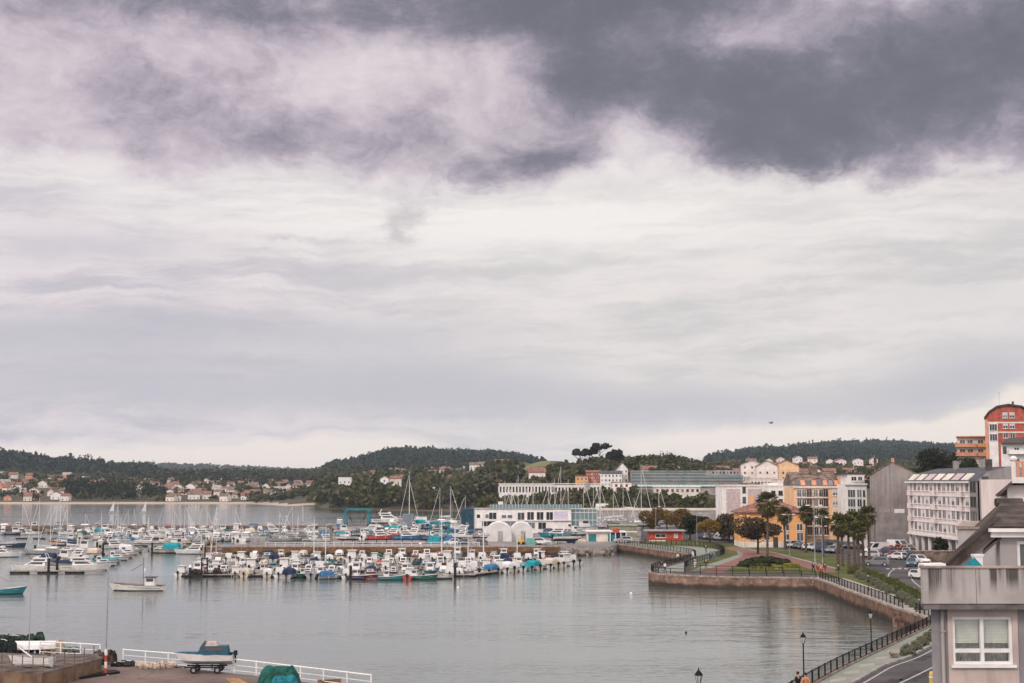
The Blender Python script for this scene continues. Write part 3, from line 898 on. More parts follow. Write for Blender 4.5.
wood('terrace_wood', 492, 745, 505, 600, 6.5, (4.5, 7.5), (5.5, 8.5), L_bank, 10, 110, (.9, .1), lambda u, y, r: u < 735)
wood('yard_bank_wood', 474, 512, 560, 700, 6.5, (5, 8), (6, 9), L_bank, 16, 100, (.9, .1))
wood('shore_bank_wood', 255, 330, 1085, 1170, 9, (4, 8), (7, 11), L_bank, 17, 60, (.95, .05))
wood('slope_greenery', 700, 930, 760, 1800, 13, (4.5, 8.5), (6, 11), L_bank, 11, 44, (.85, .15), patchy(-.3))
wood('far_ridge_wood', 705, 1010, 1800, 2880, 14, (10, 18), (10, 17), L_ridge, 12, 60, (.85, .15))
wood('distant_greenery', 80, 345, 3700, 4400, 30, (7, 12), (18, 28), L_far, 13, 26)
wood('hillside_scrub', 905, 1120, 385, 520, 4.6, (2.5, 4.6), (3.6, 6), L_dark, 14, 90, (.95, .05), lambda u, y, r: not (975 < u < 1120 and y > 405))
wood('hillside_bushes', 965, 1100, 372, 405, 4.6, (1.8, 3.0), (3.2, 5), L_mid, 15, 90, (1, 0), lambda u, y, r: r.random() < .7)


# ---- single trees: trunk with limbs and a crown of leaf clumps
def make_tree(name, label, cat, h, w, leaf_m, n=900, shape='round', clear=.28, leafs=.35, seed=3, limbs=7, group=None, trunk_r=.22, lean=0.0):
    r = np.random.default_rng(seed); rr = random.Random(seed)
    t = thing(name, label, cat, group=group)
    mb = MB()
    top = Vector((lean, 0, h * (.72 if shape != 'cone' else .95)))
    path = [Vector((0, 0, -.3)), Vector((lean * .2 + rr.uniform(-.1, .1), rr.uniform(-.1, .1), h * .3)), Vector((lean * .6 + rr.uniform(-.2, .2), rr.uniform(-.2, .2), h * .52)), top]
    mb.tube(path, [trunk_r * 1.25, trunk_r, trunk_r * .75, trunk_r * .22], 8)
    for k in range(limbs):
        a = rr.uniform(0, 6.28); z0 = h * rr.uniform(clear, .62); b = Vector((lean * z0 / h, 0, z0)); ln = w * rr.uniform(.25, .45)
        e = b + Vector((math.cos(a) * ln, math.sin(a) * ln, h * rr.uniform(.08, .24)))
        mb.tube([b, (b + e) / 2 + Vector((0, 0, .2)), e], [trunk_r * .45, trunk_r * .3, trunk_r * .10], 5)
    mb.build('trunk', M_bark, t, True)
    p = crown_points(n, r, shape)
    q = np.stack([p[:, 0] * w + lean * p[:, 2], p[:, 1] * w, clear * h + p[:, 2] * h * (1 - clear)], 1)
    v, f = clump_quads(q, np.full(n, leafs), r)
    link('crown', np_mesh('crown', v, f, [leaf_m]), t)
    return t


def on(u, Y): return uY(u, Y)

# umbrella pines on the park hill, each with its own form
for i, (u, Y, h, w, lab) in enumerate([
        (580, 850, 18, 14, 'tall umbrella pine with a broad flat crown, first of three on the park hill'),
        (589, 855, 17, 10, 'slender umbrella pine beside the broad one on the park hill'),
        (600, 850, 19.5, 13, 'tallest dark pine in the middle of the park hill skyline'),
        (611.5, 850, 15, 8, 'small round headed pine on the park hill above the red houses'),
        (618, 852, 13.5, 7, 'smaller of the two round pines above the white gabled house')]):
    t = make_tree('umbrella_pine', lab, 'pine tree', h, w, L_pine, 420, 'umbrella' if i < 3 else 'round', .42, .95, 20 + i, 8, 'pines on the park hill', .35)
    t.location = on(u, Y)
t = make_tree('conifer', 'dark ragged conifer standing alone on the slope below the orange flats', 'conifer', 12.0, 12, L_pine, 1800, 'round', .14, .40, 35, 12, None, .3)
t.location = on(936, 405) + Vector((0, 0, -.2))
t = make_tree('garden_tree', 'yellowish green tree next to the dark conifer on the slope', 'tree', 6.5, 5.5, L_mid, 800, 'round', .15, .36, 34)
t.location = on(951, 398)
# bare looking trees on the park hill skyline
for i, (u, Y, lab) in enumerate([(660, 900, 'bare pale branched tree on the skyline above the glazed building'), (668, 905, 'second thin bare tree on the skyline above the glazed building')]):
    t = make_tree('bare_tree', lab, 'tree', 12, 9, L_sparse, 160, 'round', .3, .55, 40 + i, 14); t.location = on(u, Y)

# park trees by the red kiosk
def base(px, py): return P(px, py).to_3d()
park = [
    ('autumn_tree', 653, 536, 8.6, 8.5, L_rust, 'rust brown autumn tree behind the red kiosk, at the boatyard fence'),
    ('autumn_tree', 667, 534, 9.0, 9, L_olive, 'broad brown autumn tree rising over the roof of the red kiosk'),
    ('autumn_tree', 681, 535, 7.6, 7.5, L_rust, 'rust brown autumn tree between the kiosk tree and the green oak'),
    ('green_tree', 690, 540, 6.6, 6.2, L_dark, 'dark green rounded tree beside the red kiosk'),
    ('green_tree', 699, 538, 6.0, 5.0, L_dark, 'dark green tree behind the yellow willow'),
    ('willow', 710, 543, 6.2, 7.4, L_olive, 'golden yellow drooping willow at the edge of the lawn'),
    ('park_tree', 729, 543, 7.4, 8.4, L_sparse, 'thin dark leaved tree in front of the tiled flats'),
    ('park_tree', 722, 541, 5.6, 6.0, L_dark, 'low dark tree leaning beside the golden willow'),
    ('park_tree', 758, 554, 9.6, 12.5, L_sparse, 'large reddish brown tree standing next to the tallest palm'),
    ('park_tree', 780, 546, 6.6, 7.0, L_sparse, 'dark brown tree in front of the orange house'),
]
for i, (nm, px, py, h, w, m, lab) in enumerate(park):
    t = make_tree(nm, lab, 'tree', h, w, m, 2400 if m is not L_sparse else 2600, 'round', .16 if i < 8 else .18, .25 if m is not L_sparse else .27, 50 + i, 10, None, .2)
    t.location = base(px, py)


# ---- fan palms
def make_palm(h, seed, crown=1.9, skirt=True):
    rr = random.Random(seed)
    t = thing('fan_palm', '', 'palm tree')
    mb = MB(); bend = rr.uniform(-.25, .25)
    mb.tube([(0, 0, -.3), (0, 0, .5), (bend * .3, 0, h * .4), (bend, 0, h * .75), (bend * 1.2, 0, h)], [.34, .26, .22, .20, .22], 9); mb.build('trunk', M_palmbark, t, True)
    leaf, old = MB(), MB()
    top = Vector((bend * 1.2, 0, h))
    def fan(mbx, az, el, ln, blade):
        d = Vector((math.cos(az) * math.cos(el), math.sin(az) * math.cos(el), math.sin(el)))
        side = Vector((-math.sin(az), math.cos(az), 0)); up = side.cross(d) * -1
        s = top + d * .15; e = top + d * ln - Vector((0, 0, .12 * ln * ln * .25))
        mbx.quad(s - side * .025, s + side * .025, e + side * .018, e - side * .018)
        for k in range(9):
            a = -1.25 + 2.5 * k / 8
            dd = (d * math.cos(a) + side * math.sin(a) + up * rr.uniform(-.15, .15)).normalized()
            tip = e + dd * blade * (1 - .18 * abs(a)) - Vector((0, 0, .28 * blade * rr.uniform(.4, 1.3)))
            mid = e + dd * blade * .55; q = (side * math.cos(a) - d * math.sin(a)) * blade * .085
            mbx.add([e, mid + q, tip, mid - q], [(0, 1, 2, 3)])
    for k in range(72):
        az = rr.uniform(0, 6.283); el = rr.uniform(-.75, 1.35); fan(leaf, az, el, rr.uniform(.55, .95) * crown * .52, rr.uniform(.75, 1.0) * crown * .52)
    leaf.build('crown', L_palm, t, recalc=False)
    if skirt:
        for k in range(54):
            az = rr.uniform(0, 6.283); el = rr.uniform(-1.5, -.6); fan(old, az, el, rr.uniform(.6, 1.25) * crown * .5, rr.uniform(.5, .85) * crown * .5)
        old.build('dead_fronds', L_thatch, t, recalc=False)
    return t


palms = [
    (767.5, 559.5, 493, 3.3, 'tallest fan palm, alone with a straight pale trunk on the lawn'),
    (785, 549.5, 508, 2.5, 'fan palm in front of the orange house, between the tallest palm and lamp'),
    (806, 552.5, 506, 2.5, 'fan palm at the right corner of the orange house'),
    (823, 557, 510, 2.2, 'fan palm in front of the peach coloured flats, just before the palm cluster'),
    (838, 570, 515, 2.4, 'fan palm at the left edge of the palm cluster by the road'),
    (842.5, 566, 521, 2.0, 'shorter fan palm inside the palm cluster, behind its left edge'),
    (849, 572, 516, 2.3, 'fan palm with hanging dead fronds in the middle of the palm cluster'),
    (855, 566, 512, 2.2, 'tall fan palm at the back of the palm cluster'),
    (859, 573, 523, 2.1, 'fan palm closest to the hedge in the palm cluster'),
    (864, 571, 516, 2.1, 'fan palm to the right inside the palm cluster, near the parked van'),
    (869.5, 565, 507, 2.4, 'tall leaning fan palm at the right edge of the palm cluster'),
    (740, 545.5, 518, 2.0, 'thin fan palm beside the tall lamp in front of the tiled flats'),
]
for i, (px, py, ptop, cr, lab) in enumerate(palms):
    b = base(px, py); h = (py - ptop) / FPX * b.y
    t = make_palm(h - cr * .62, 70 + i, cr); t.location = b; t.rotation_euler = (0, 0, i * 1.3)
    tag(t, lab, 'palm tree', 'fan palms of the waterfront')


def make_feather(label, h, seed):
    rr = random.Random(seed); t = thing('feather_palm', label, 'palm tree')
    mb = MB(); mb.tube([(0, 0, -.3), (0, 0, h * .5), (0, 0, h)], [.42, .34, .36], 9); mb.build('trunk', M_palmbark, t, True)
    lf = MB()
    for k in range(44):
        az = rr.uniform(0, 6.28); el = rr.uniform(-.3, 1.3); L = rr.uniform(2.4, 3.3)
        d = Vector((math.cos(az), math.sin(az), 0)); s = Vector((-d.y, d.x, 0)); pts_ = []
        for i in range(8):
            q = i / 7; pts_.append(Vector((0, 0, h)) + d * L * q * math.cos(el * (1 - q * .4)) + Vector((0, 0, L * (q * math.sin(el) - .75 * q * q))))
        for i in range(7):
            for sg in (-1, 1):
                a, b = pts_[i], pts_[i + 1]; w = .42 * (1 - abs(i / 7 - .4))
                lf.add([a, b, b + s * sg * w - Vector((0, 0, .15)), a + s * sg * w * .8 - Vector((0, 0, .15))], [(0, 1, 2, 3)])
    lf.build('crown', L_dark, t, recalc=False)
    return t
t = make_feather('dark feather palm with arching fronds behind the golden willow', 4.6, 5); t.location = base(702, 537)


# ---- clipped round bushes
def make_bush(nm, seed, m, n=1500):
    r = np.random.default_rng(seed); t = thing(nm, '', 'bush')
    d = r.normal(size=(n, 3)); d /= np.linalg.norm(d, axis=1, keepdims=True); d[:, 2] = np.abs(d[:, 2]) * 1.0
    lump = 1 + .10 * np.sin(d[:, 0] * 7 + seed) * np.cos(d[:, 1] * 6 + d[:, 2] * 5)
    p = d * (r.uniform(.80, 1.0, n) * lump)[:, None] * [.8, .8, 1.0]; p[:, 2] = p[:, 2] * 1.05 + .12 - .15 * (1 - d[:, 2])
    v, f = clump_quads(p, np.full(n, .065), r, 1.0)
    link('leaves', np_mesh('leaves', v, f, [m]), t)
    mb = MB(); mb.ball((0, 0, .48), .60, .60, .46, 12, 7); mb.build('core', L_core, t)
    mb = MB()
    for k in range(5): a = k * 1.26; mb.tube([(0, 0, -.1), (.25 * math.cos(a), .25 * math.sin(a), .35)], [.05, .03], 5)
    mb.build('stem', M_bark, t)
    return t
L_core = mat('bush_core', (.075, .08, .05), .95, .3, 6)
BU = [make_bush('round_bush', 1, L_bush), make_bush('round_bush', 2, L_bush), make_bush('round_bush', 3, L_bush2)]
used = set()
def bush(px, py, s, k, lab, grp):
    b = base(px, py)
    o = BU[k] if k not in used else dup(BU[k]); used.add(k)
    o.location = b; o.scale = (s, s, s * random.uniform(.9, 1.1)); o.rotation_euler = (0, 0, random.uniform(0, 6))
    return tag(o, lab, 'bush', grp)
hedge = [(856, 573.5, 1.25, 2), (861, 576, 1.15, 0), (866, 578, 1.2, 0), (869, 576, 1.2, 2), (872, 580.5, 1.15, 1), (876, 579, 1.2, 2), (877.5, 583.5, 1.15, 0), (882.5, 586.5, 1.1, 1), (884, 583, 1.25, 2), (887, 589, 1.05, 0), (890.5, 586, 1.3, 2),
         (892, 591.5, 1.1, 1), (897, 590, 1.3, 2), (901.5, 592, 1.35, 2), (903, 597, 1.2, 0), (907.5, 600.5, 1.15, 1), (909, 596.5, 1.3, 2), (913, 603, 1.15, 0), (917.5, 605.5, 1.15, 1), (917, 600, 1.25, 2), (922.5, 608, 1.15, 0), (926, 605, 1.2, 2)]
for c, kk in (('grey green', (0, 1)), ('yellow green', (2,))):
    i = 0
    for px, py, s, k in hedge:
        if k in kk:
            i += 1; bush(px - 2.0, py + (1.9 if k != 2 else .6), s * (.84 if k != 2 else 1.02), k, f'{c} clipped bush, {ORD[i]} {c} one from the palms in the roadside hedge', 'clipped bushes of the roadside hedge')
for j, (px, py, s) in enumerate([(907.5, 655.5, .88), (916, 650.5, .80), (922, 646, .85), (928.5, 641.5, .85), (934, 637.5, .85)]):
    bush(px, py, s, (0, 1, 0, 1, 2)[j], ['large round grey green bush at the end of the near planting, by the stone', 'second round bush from the stone along the near kerb', 'third round bush from the stone along the near kerb', 'fourth round bush along the near kerb, against the house corner', 'yellowish bush half hidden behind the house corner'][j], 'bushes along the near kerb')
# low shrubs of the flower bed around the tallest palm
bed = [(745, 566.5, 1.5), (749, 564.5, 1.5), (755, 563.3, 1.6), (762, 562.5, 1.6), (770, 562.8, 1.7), (777, 563.5, 1.5), (784, 564.5, 1.5), (752, 567.2, 1.4), (759, 567.4, 1.3), (766, 567.2, 1.3)]
for j, (px, py, s) in enumerate(bed):
    o = bush(px, py, s, 2 if j % 3 == 0 else 1, f'low dark shrub, {ORD[j + 1]} planted in the bed around the tallest palm', 'shrubs of the palm bed')
    o.scale = (s * 1.3, s, s * .62)
    recolour(o, 'leaves', 0, L_dark if j % 2 else L_mid)
def carpet(name, label, px0, px1, py, dpt, m, n, hgt, cat='flower bed'):
    a, b = P(px0, py), P(px1, py); r = np.random.default_rng(int(px0))
    c = np.stack([r.uniform(a.x, b.x, n), r.uniform(a.y - dpt / 2, a.y + dpt / 2, n), LZ + r.uniform(.05, hgt, n)], 1)
    v, f = clump_quads(c, np.full(n, .16), r); o = link(name, np_mesh(name, v, f, [m])); return tag(o, label, cat)
carpet('flower_bed', 'strip of bright yellow flowers at the right of the palm bed', 783, 800, 566.6, 2.0, L_yellow, 420, .55)
carpet('flower_bed', 'thin yellow green border along the front of the palm bed', 750, 786, 568.6, 1.0, L_yellow, 380, .35)
# ------------------------------------------------------------------ buildings
M_frame = mat('window_frame_white', (.72, .70, .68), .5, .05, 2)
M_frame_dark = mat('window_frame_dark', (.06, .055, .05), .5, .1, 2)
M_glass = glassmat('window_glass')
M_glass_grey = glassmat('window_glass_pale', (.075, .08, .085), .1)
M_blind = mat('blind', (.52, .50, .47), .7, .12, 2)
M_tile = mat('roof_tile_dark', (.085, .070, .062), .85, .25, 1.2, bump=.4, vscale=(1, 4, 1))
M_tile_red = mat('roof_tile_red', (.25, .13, .095), .85, .25, 1.0, bump=.4)
M_tile_old = mat('roof_tile_brown', (.20, .145, .115), .85, .3, .8, bump=.4)
M_slate = mat('slate_roof', (.080, .082, .090), .6, .2, .6)
M_white = mat('white_render', (.74, .71, .68), .85, .07, .5, streak=.12)
M_cream = mat('cream_render', (.66, .60, .53), .85, .08, .5, streak=.15)
M_pinkw = mat('pale_pink_render', (.76, .665, .62), .85, .07, .4, streak=.10)
M_peach = mat('peach_render', (.74, .48, .29), .85, .07, .4, streak=.10)
M_orange = mat('orange_render', (.72, .37, .15), .85, .07, .4, streak=.08)
M_pinkt = mat('pink_tile_cladding', (.52, .42, .42), .7, .10, 1.5)
M_grey = mat('grey_render', (.34, .31, .295), .9, .12, .3, streak=.30)
M_blindwall = mat('weathered_blind_wall', (.32, .285, .27), .9, col2=(.20, .165, .155), scale=.16, streak=1.0)
M_blinddark = mat('dark_render_patch', (.25, .225, .215), .9, .12, .5, streak=.15)
M_redbrick = mat('red_brick', (.42, .11, .075), .85, .15, .8)
M_salmon = mat('salmon_render', (.62, .30, .19), .85, .1, .4)
M_redpaint = mat('red_paint', (.50, .085, .05), .6, .12, 1)
M_teal = mat('teal_paint', (.03, .19, .22), .5, .12, 1)
M_tealglass = glassmat('teal_glass', (.13, .215, .22), .15)
M_greyroof = mat('grey_flat_roof', (.36, .34, .33), .9, .15, .3)
M_tent = mat('tent_fabric', (.60, .59, .57), .7, .06, .4)
M_navy = mat('navy_paint', (.025, .06, .09), .5, .15, 1)

WIN = {}
def win_mesh(w, h, style='two', frame=None, glass=None):
    key = (round(w, 2), round(h, 2), style, (frame or M_frame).name, (glass or M_glass).name)
    if key in WIN: return WIN[key]
    mb = MB(); t = .07
    mb.box(0, w, -.05, .06, 0, t, 0); mb.box(0, w, -.05, .06, h - t, h, 0); mb.box(0, t, -.05, .06, t, h - t, 0); mb.box(w - t, w, -.05, .06, t, h - t, 0)
    mb.box(t, w - t, .0, .02, t, h - t, 1)
    if style in ('two', 'blind'): mb.box(w / 2 - .04, w / 2 + .04, -.045, .05, t, h - t, 0)
    if style == 'three':
        for q in (1 / 3, 2 / 3): mb.box(w * q - .035, w * q + .035, -.045, .05, t, h - t, 0)
    if style == 'blind': mb.box(t, w - t, -.02, -.005, h * .45, h - t, 2)
    if style != 'plain': mb.box(-.08, w + .08, -.13, .02, -.10, 0, 0)
    WIN[key] = mb.mesh('window', [frame or M_frame, glass or M_glass, M_blind])
    return WIN[key]


def windows(root, spec, face='front', W=0, Dp=0):
    """spec: (x, z, w, h, style[, frame, glass]); x along the face from its left end as seen from outside"""
    for s in spec:
        x, z, w, h, style = s[:5]
        o = link('window', win_mesh(w, h, style, *(s[5:] or ())), root)
        if face == 'front': o.location = (x, -.02, z)
        elif face == 'left': o.location = (-.02, Dp - x, z); o.rotation_euler = (0, 0, -math.pi / 2)
        elif face == 'right': o.location = (W + .02, x, z); o.rotation_euler = (0, 0, math.pi / 2)


def balcony(root, x0, x1, z, dep=1.1, solid=None, face='front', W=0, Dp=0):
    mb = MB(); mb.box(x0, x1, -dep, -.03, z - .18, z, 0)
    if solid: mb.box(x0, x1, -dep, -dep + .12, z, z + .95, 0); mb.box(x0, x0 + .12, -dep + .12, -.03, z, z + .95, 0); mb.box(x1 - .12, x1, -dep + .12, -.03, z, z + .95, 0)
    else:
        mb.box(x0, x1, -dep, -dep + .05, z + .90, z + .96, 1)
        n = max(3, int((x1 - x0) / .38))
        for i in range(n + 1): q = x0 + (x1 - x0 - .03) * i / n; mb.box(q, q + .025, -dep + .01, -dep + .035, z, z + .90, 1)
    o = mb.build('balcony', [solid or M_white, M_dark], root)
    if face == 'left': o.location = (0, Dp, 0); o.rotation_euler = (0, 0, -math.pi / 2)
    return o


def gable_roof(root, w, d, z, rise, m, over=.5, axis='x', name='roof', x0=0, y0=0):
    mb = MB(); th = .22
    if axis == 'x':     # ridge along x
        prof = [(y0 - over, z - over * rise / (d / 2)), (y0 + d / 2, z + rise), (y0 + d + over, z - over * rise / (d / 2)), (y0 + d + over, z - over * rise / (d / 2) + th), (y0 + d / 2, z + rise + th), (y0 - over, z - over * rise / (d / 2) + th)]
        mb.xprism(prof, x0 - over, x0 + w + over)
    else:
        k = rise / (w / 2)
        prof = [(x0 - over, z - over * k), (x0 + w / 2, z + rise), (x0 + w + over, z - over * k), (x0 + w + over, z - over * k + th), (x0 + w / 2, z + rise + th), (x0 - over, z - over * k + th)]
        mb.yprism(prof, y0 - over, y0 + d + over)
    return mb.build(name, m, root)


def gable_walls(root, w, d, z, rise, m, axis='x', z0=-3.0):
    mb = MB()
    if axis == 'x': mb.xprism([(0, z0), (0, z), (d / 2, z + rise), (d, z), (d, z0)], 0, w)
    else: mb.yprism([(0, z0), (0, z), (w / 2, z + rise), (w, z), (w, z0)], 0, d)
    return mb.build('wall', m, root)


def hip_roof(root, w, d, z, rise, m, over=.5, name='roof', x0=0, y0=0):
    mb = MB(); a, b, c, e = x0 - over, x0 + w + over, y0 - over, y0 + d + over; k = min(w, d) / 2
    if w >= d: r0, r1 = (x0 + k, y0 + d / 2), (x0 + w - k, y0 + d / 2)
    else: r0, r1 = (x0 + w / 2, y0 + k), (x0 + w / 2, y0 + d - k)
    vs = [(a, c, z), (b, c, z), (b, e, z), (a, e, z), (*r0, z + rise), (*r1, z + rise), (a, c, z - .2), (b, c, z - .2), (b, e, z - .2), (a, e, z - .2)]
    top = [(0, 1, 5, 4), (1, 2, 5), (2, 3, 4, 5), (3, 0, 4)] if w >= d else [(0, 1, 4), (1, 2, 5, 4), (2, 3, 5), (3, 0, 4, 5)]
    mb.add(vs, top + [(0, 6, 7, 1), (1, 7, 8, 2), (2, 8, 9, 3), (3, 9, 6, 0), (9, 8, 7, 6)])
    return mb.build(name, m, root)


def place(px0, px1, py_base, Y=None, z=LZ):
    """front-left base corner and width for a facade that faces the camera"""
    if Y is None: Y = P((px0 + px1) / 2, py_base, z).y
    a, b = D(px0, 482, Y), D(px1, 482, Y)
    return Vector((a.x, Y, z)), b.x - a.x
def hz(py, Y, z0=LZ): return D(512, py, Y).z - z0      # height above z0 of something seen at row py at depth Y


def shear(root, k, only=None, y0=0.0):
    """side walls of a house that stands askew to the street: x grows by k with every metre of depth"""
    for ch in root.children_recursive:
        if only and ch.name.split('.')[0] not in only: continue
        if ch.data and ch.data.users == 1:
            oy = ch.location.y
            for v in ch.data.vertices: v.co.x += k * max(0, v.co.y - y0)
        else: ch.location.x += k * max(0, ch.location.y - y0)


# ---- orange house in front of the flats
p, w = place(741, 806, 0, 322); Y = 322
he = hz(513, Y)
b = thing('orange_house', 'bright orange two storey house with red hipped roof behind the parked cars', 'house', p)
mb = MB(); mb.box(0, w, 0, 11, -.5, he); mb.build('wall', M_orange, b)
mb = MB(); mb.box(-.04, w + .04, -.05, 11.04, -.5, 1.25); mb.build('plinth', M_cream, b)
hip_roof(b, w, 11, he + .2, 2.6, M_tile_red, .7)
windows(b, [(x, 3.7, 1.1, 1.5, 'two') for x in (1.2, 4.0, 6.8)] + [(9.2, 3.7, 1.4, 1.5, 'two'), (12.3, 3.7, 1.4, 1.6, 'two')] + [(x, 1.6, 1.3, 1.4, 'two') for x in (2.0, 5.0, 9.3)] + [(12.3, 1.4, 1.5, 1.9, 'two')])
mb = MB(); mb.box(7.0, 8.1, -.06, .05, 0, 2.3); mb.build('door', M_frame_dark, b)
mb = MB(); mb.box(3, 3.7, 6, 6.7, he + 1.5, he + 3.9); mb.build('chimney', M_orange, b)

# ---- tiled flats
p, w = place(722, 763, 0, 365); Y = 365; h = hz(486.5, Y)
b = thing('tiled_flats', 'flat roofed block with pale pink tile panels and a strip of stair windows', 'apartment block', p)
mb = MB(); mb.box(0, w, 0, 12, -.5, h); mb.build('wall', M_white, b)
sc_ = w / 41
for x0, x1 in ((4, 18), (25.5, 41.5)):
    mb = MB(); mb.box(x0 * sc_, x1 * sc_, -.06, .05, .8, h - .6)
    for k in range(1, 10): mb.box(x0 * sc_, x1 * sc_, -.065, -.055, .8 + k * (h - 1.4) / 10, .84 + k * (h - 1.4) / 10, 1)
    for k in range(1, 6): q = (x0 + (x1 - x0) * k / 6) * sc_; mb.box(q, q + .05, -.066, -.056, .8, h - .6, 1)
    mb.build('tile_panel', [M_pinkt, M_grey], b)
windows(b, [(20.2 * sc_, hz(py, Y), .85, 1.7, 'plain', M_frame_dark, M_glass) for py in (493.5, 503.5, 512.5, 521.5, 531)])
mb = MB(); mb.box(-.15, w + .15, -.2, 12.15, h, h + .5); mb.build('parapet', M_cream, b)
mb = MB(); mb.box(.8, w - .6, .6, 11.6, h + .5, h + .9); mb.build('roof', M_tile_old, b)
# ---- white block with dark windows
p, w = place(763.5, 793, 0, 362); Y = 362; h = hz(486.5, Y)
b = thing('white_flats', 'white modern block with rows of dark square windows beside the tiled flats', 'apartment block', p)
mb = MB(); mb.box(0, w, 0, 12, -.5, h); mb.build('wall', M_white, b)
sc_ = w / 29.5
spec = []
for py in (495, 503.2, 511.5, 520, 528.5, 537):
    for x, ww in ((7.5, 4.2), (14.7, 4.2), (21.5, 6.6)): spec.append((x * sc_, hz(py, Y), ww * sc_, 4.2 * Y / FPX, 'two', M_frame_dark, M_glass))
windows(b, spec)
mb = MB(); mb.box(-.05, w + .1, -.12, 12.1, h, h + .35); mb.build('parapet', M_white, b)
mb = MB(); mb.box(1.5, w - 1, 3, 10, h + .35, h + .9); mb.build('roof_house', M_cream, b)

# ---- peach flats with balconies
p, w = place(793.5, 844, 0, 330); Y = 330; h = hz(487.5, Y)
b = thing('peach_flats', 'peach and orange block of flats with dark balcony rails and slanted roof windows', 'apartment block', p)
sc_ = w / 50.5
mb = MB(); mb.box(0, 33.5 * sc_, 0, 12, -.5, h); mb.build('wall', M_peach, b)
mb = MB(); mb.box(33.5 * sc_ + .002, 46.5 * sc_, .03, 12, -.5, h); mb.build('wall', M_peach, b)
mb = MB(); mb.box(46.5 * sc_, w, -.15, 12.2, -.5, h + 2.2); mb.build('fire_wall', M_orange, b)
mb = MB(); mb.box(-.2, 46.4 * sc_, -.35, 0, h - .15, h + .35); mb.build('cornice', M_cream, b)
spec = []
for i, py in enumerate((497, 506.5, 516, 525.5, 535)):
    z = hz(py, Y)
    for x in (3.2, 8.2, 19.8, 25.2): spec.append((x * sc_, z, 1.0, 1.75, 'two'))
    for x in (12.6, 29): spec.append((x * sc_, z, 1.25, 1.9, 'two', M_salmon, M_glass))
    spec.append((38.6 * sc_, z + .3, 1.35, 1.45, 'blind'))
windows(b, spec)
for py in (497, 506.5, 516, 525.5, 535):
    z = hz(py, Y)
    for x0, x1 in ((2.6, 6.4), (7.6, 11.2), (11.8, 18.2), (19.0, 23.2), (24.6, 28.2), (28.4, 33.2)): balcony(b, x0 * sc_, x1 * sc_, z - .05, .55 if x1 - x0 < 5 else .9)
# mansard with roof windows
mb = MB(); mb.yprism([(0, h + .3), (0, h + .31), (46 * sc_, h + .31), (46 * sc_, h + .3)], 0, 12); 
mb = MB(); mb.xprism([(-.1, h + .35), (2.8, h + 2.1), (7, h + 3.6), (12, h + 1.2), (12, h + .35)], -.1, 46.3 * sc_); mb.build('roof', M_tile_old, b)
for k in range(8):
    mb = MB(); x = (2 + 5.6 * k) * sc_; mb.add([(x, .15, h + .62), (x + 1.0, .15, h + .62), (x + 1.15, 1.9, h + 1.67), (x + .15, 1.9, h + 1.67), (x, .25, h + .40), (x + 1.0, .25, h + .40), (x + 1.15, 2.0, h + 1.5), (x + .15, 2.0, h + 1.5)], [(0, 1, 2, 3), (4, 7, 6, 5), (0, 4, 5, 1), (1, 5, 6, 2), (2, 6, 7, 3), (3, 7, 4, 0)])
    mb.build('roof_window', M_salmon if k % 2 else M_glass_grey, b)
mb = MB(); mb.box(22 * sc_, 29 * sc_, 5, 8, h + 2.5, h + 5.2); mb.build('chimney', M_tile_old, b)

# ---- white glazed-balcony house
p, w = place(845, 866.5, 0, 322); Y = 322; h = hz(484.5, Y)
b = thing('gallery_house', 'white block with glazed gallery windows between the peach flats and the bare gable', 'apartment block', p)
mb = MB(); mb.box(0, w, 0, 12, -.5, h); mb.build('wall', M_white, b)
mb = MB(); mb.box(-.15, w + .1, -.45, 0, h - .1, h + .25); mb.build('cornice', M_white, b)
mb = MB(); mb.box(.8, w - .2, 1.0, 12, h + .05, h + 2.3); mb.build('attic', M_white, b)
mb = MB(); mb.box(.2, w, .8, 12.2, h + 2.3, h + 2.6); mb.build('roof', M_tile, b)
spec = []
for py in (497.5, 507, 516.5, 526, 535.5):
    z = hz(py, Y); spec += [(.5, z, 1.75, 1.8, 'three', M_frame, M_glass_grey), (2.6, z, 1.1, 1.8, 'two'), (w - .95, z, .6, 1.7, 'plain')]
windows(b, spec)
windows(b, [(1.4, h + .8, 1.2, 1.0, 'two'), (2.9, h + .8, 1.0, 1.0, 'two')])

# ---- bare weathered gable
x0, x1, Yg = (868 - 512) / FPX * 313, (924 - 512) / FPX * 313, 313
p = Vector((x0, Yg, LZ)); w = x1 - x0; he, hr = hz(476.5, Yg), hz(463, Yg)
b = thing('gable_building', 'tall building showing a bare grey weathered gable without windows to the street', 'building', p)
xr = (890.5 - 868) / 56 * w
mb = MB(); mb.yprism([(0, -.5), (0, he), (xr, hr), (w, hz(479, Yg)), (w, -.5)], 0, 26); mb.build('wall', M_blindwall, b)
mb = MB(); th = .35
mb.yprism([(-.9, he - .45), (xr, hr + .02), (w + .6, hz(479, Yg) - .25), (w + .6, hz(479, Yg) + .1), (xr, hr + th), (-.9, he - .1)], .05, 26.5); mb.build('roof', M_tile_old, b)
mb = MB(); mb.box(.9, w - .5, -.09, -.03, -.4, hz(512, Yg)); mb.build('rendered_patch', M_blinddark, b)
for q, (cx, hh) in enumerate(((xr - .3, 1.2), (xr - 4.2, 1.9))):
    mb = MB(); mb.box(cx, cx + .7, 6, 6.7, hr - 3, hr + hh); mb.build('chimney', M_salmon if q == 0 else M_tile_old, b)
mb = MB(); mb.tube([(w - 2.2, -.12, .2), (w - 2.2, -.12, he - 2)], .06, 6); mb.tube([(.6, -.12, .2), (.6, -.12, he - .6)], .06, 6); mb.build('drain_pipe', M_steel, b)
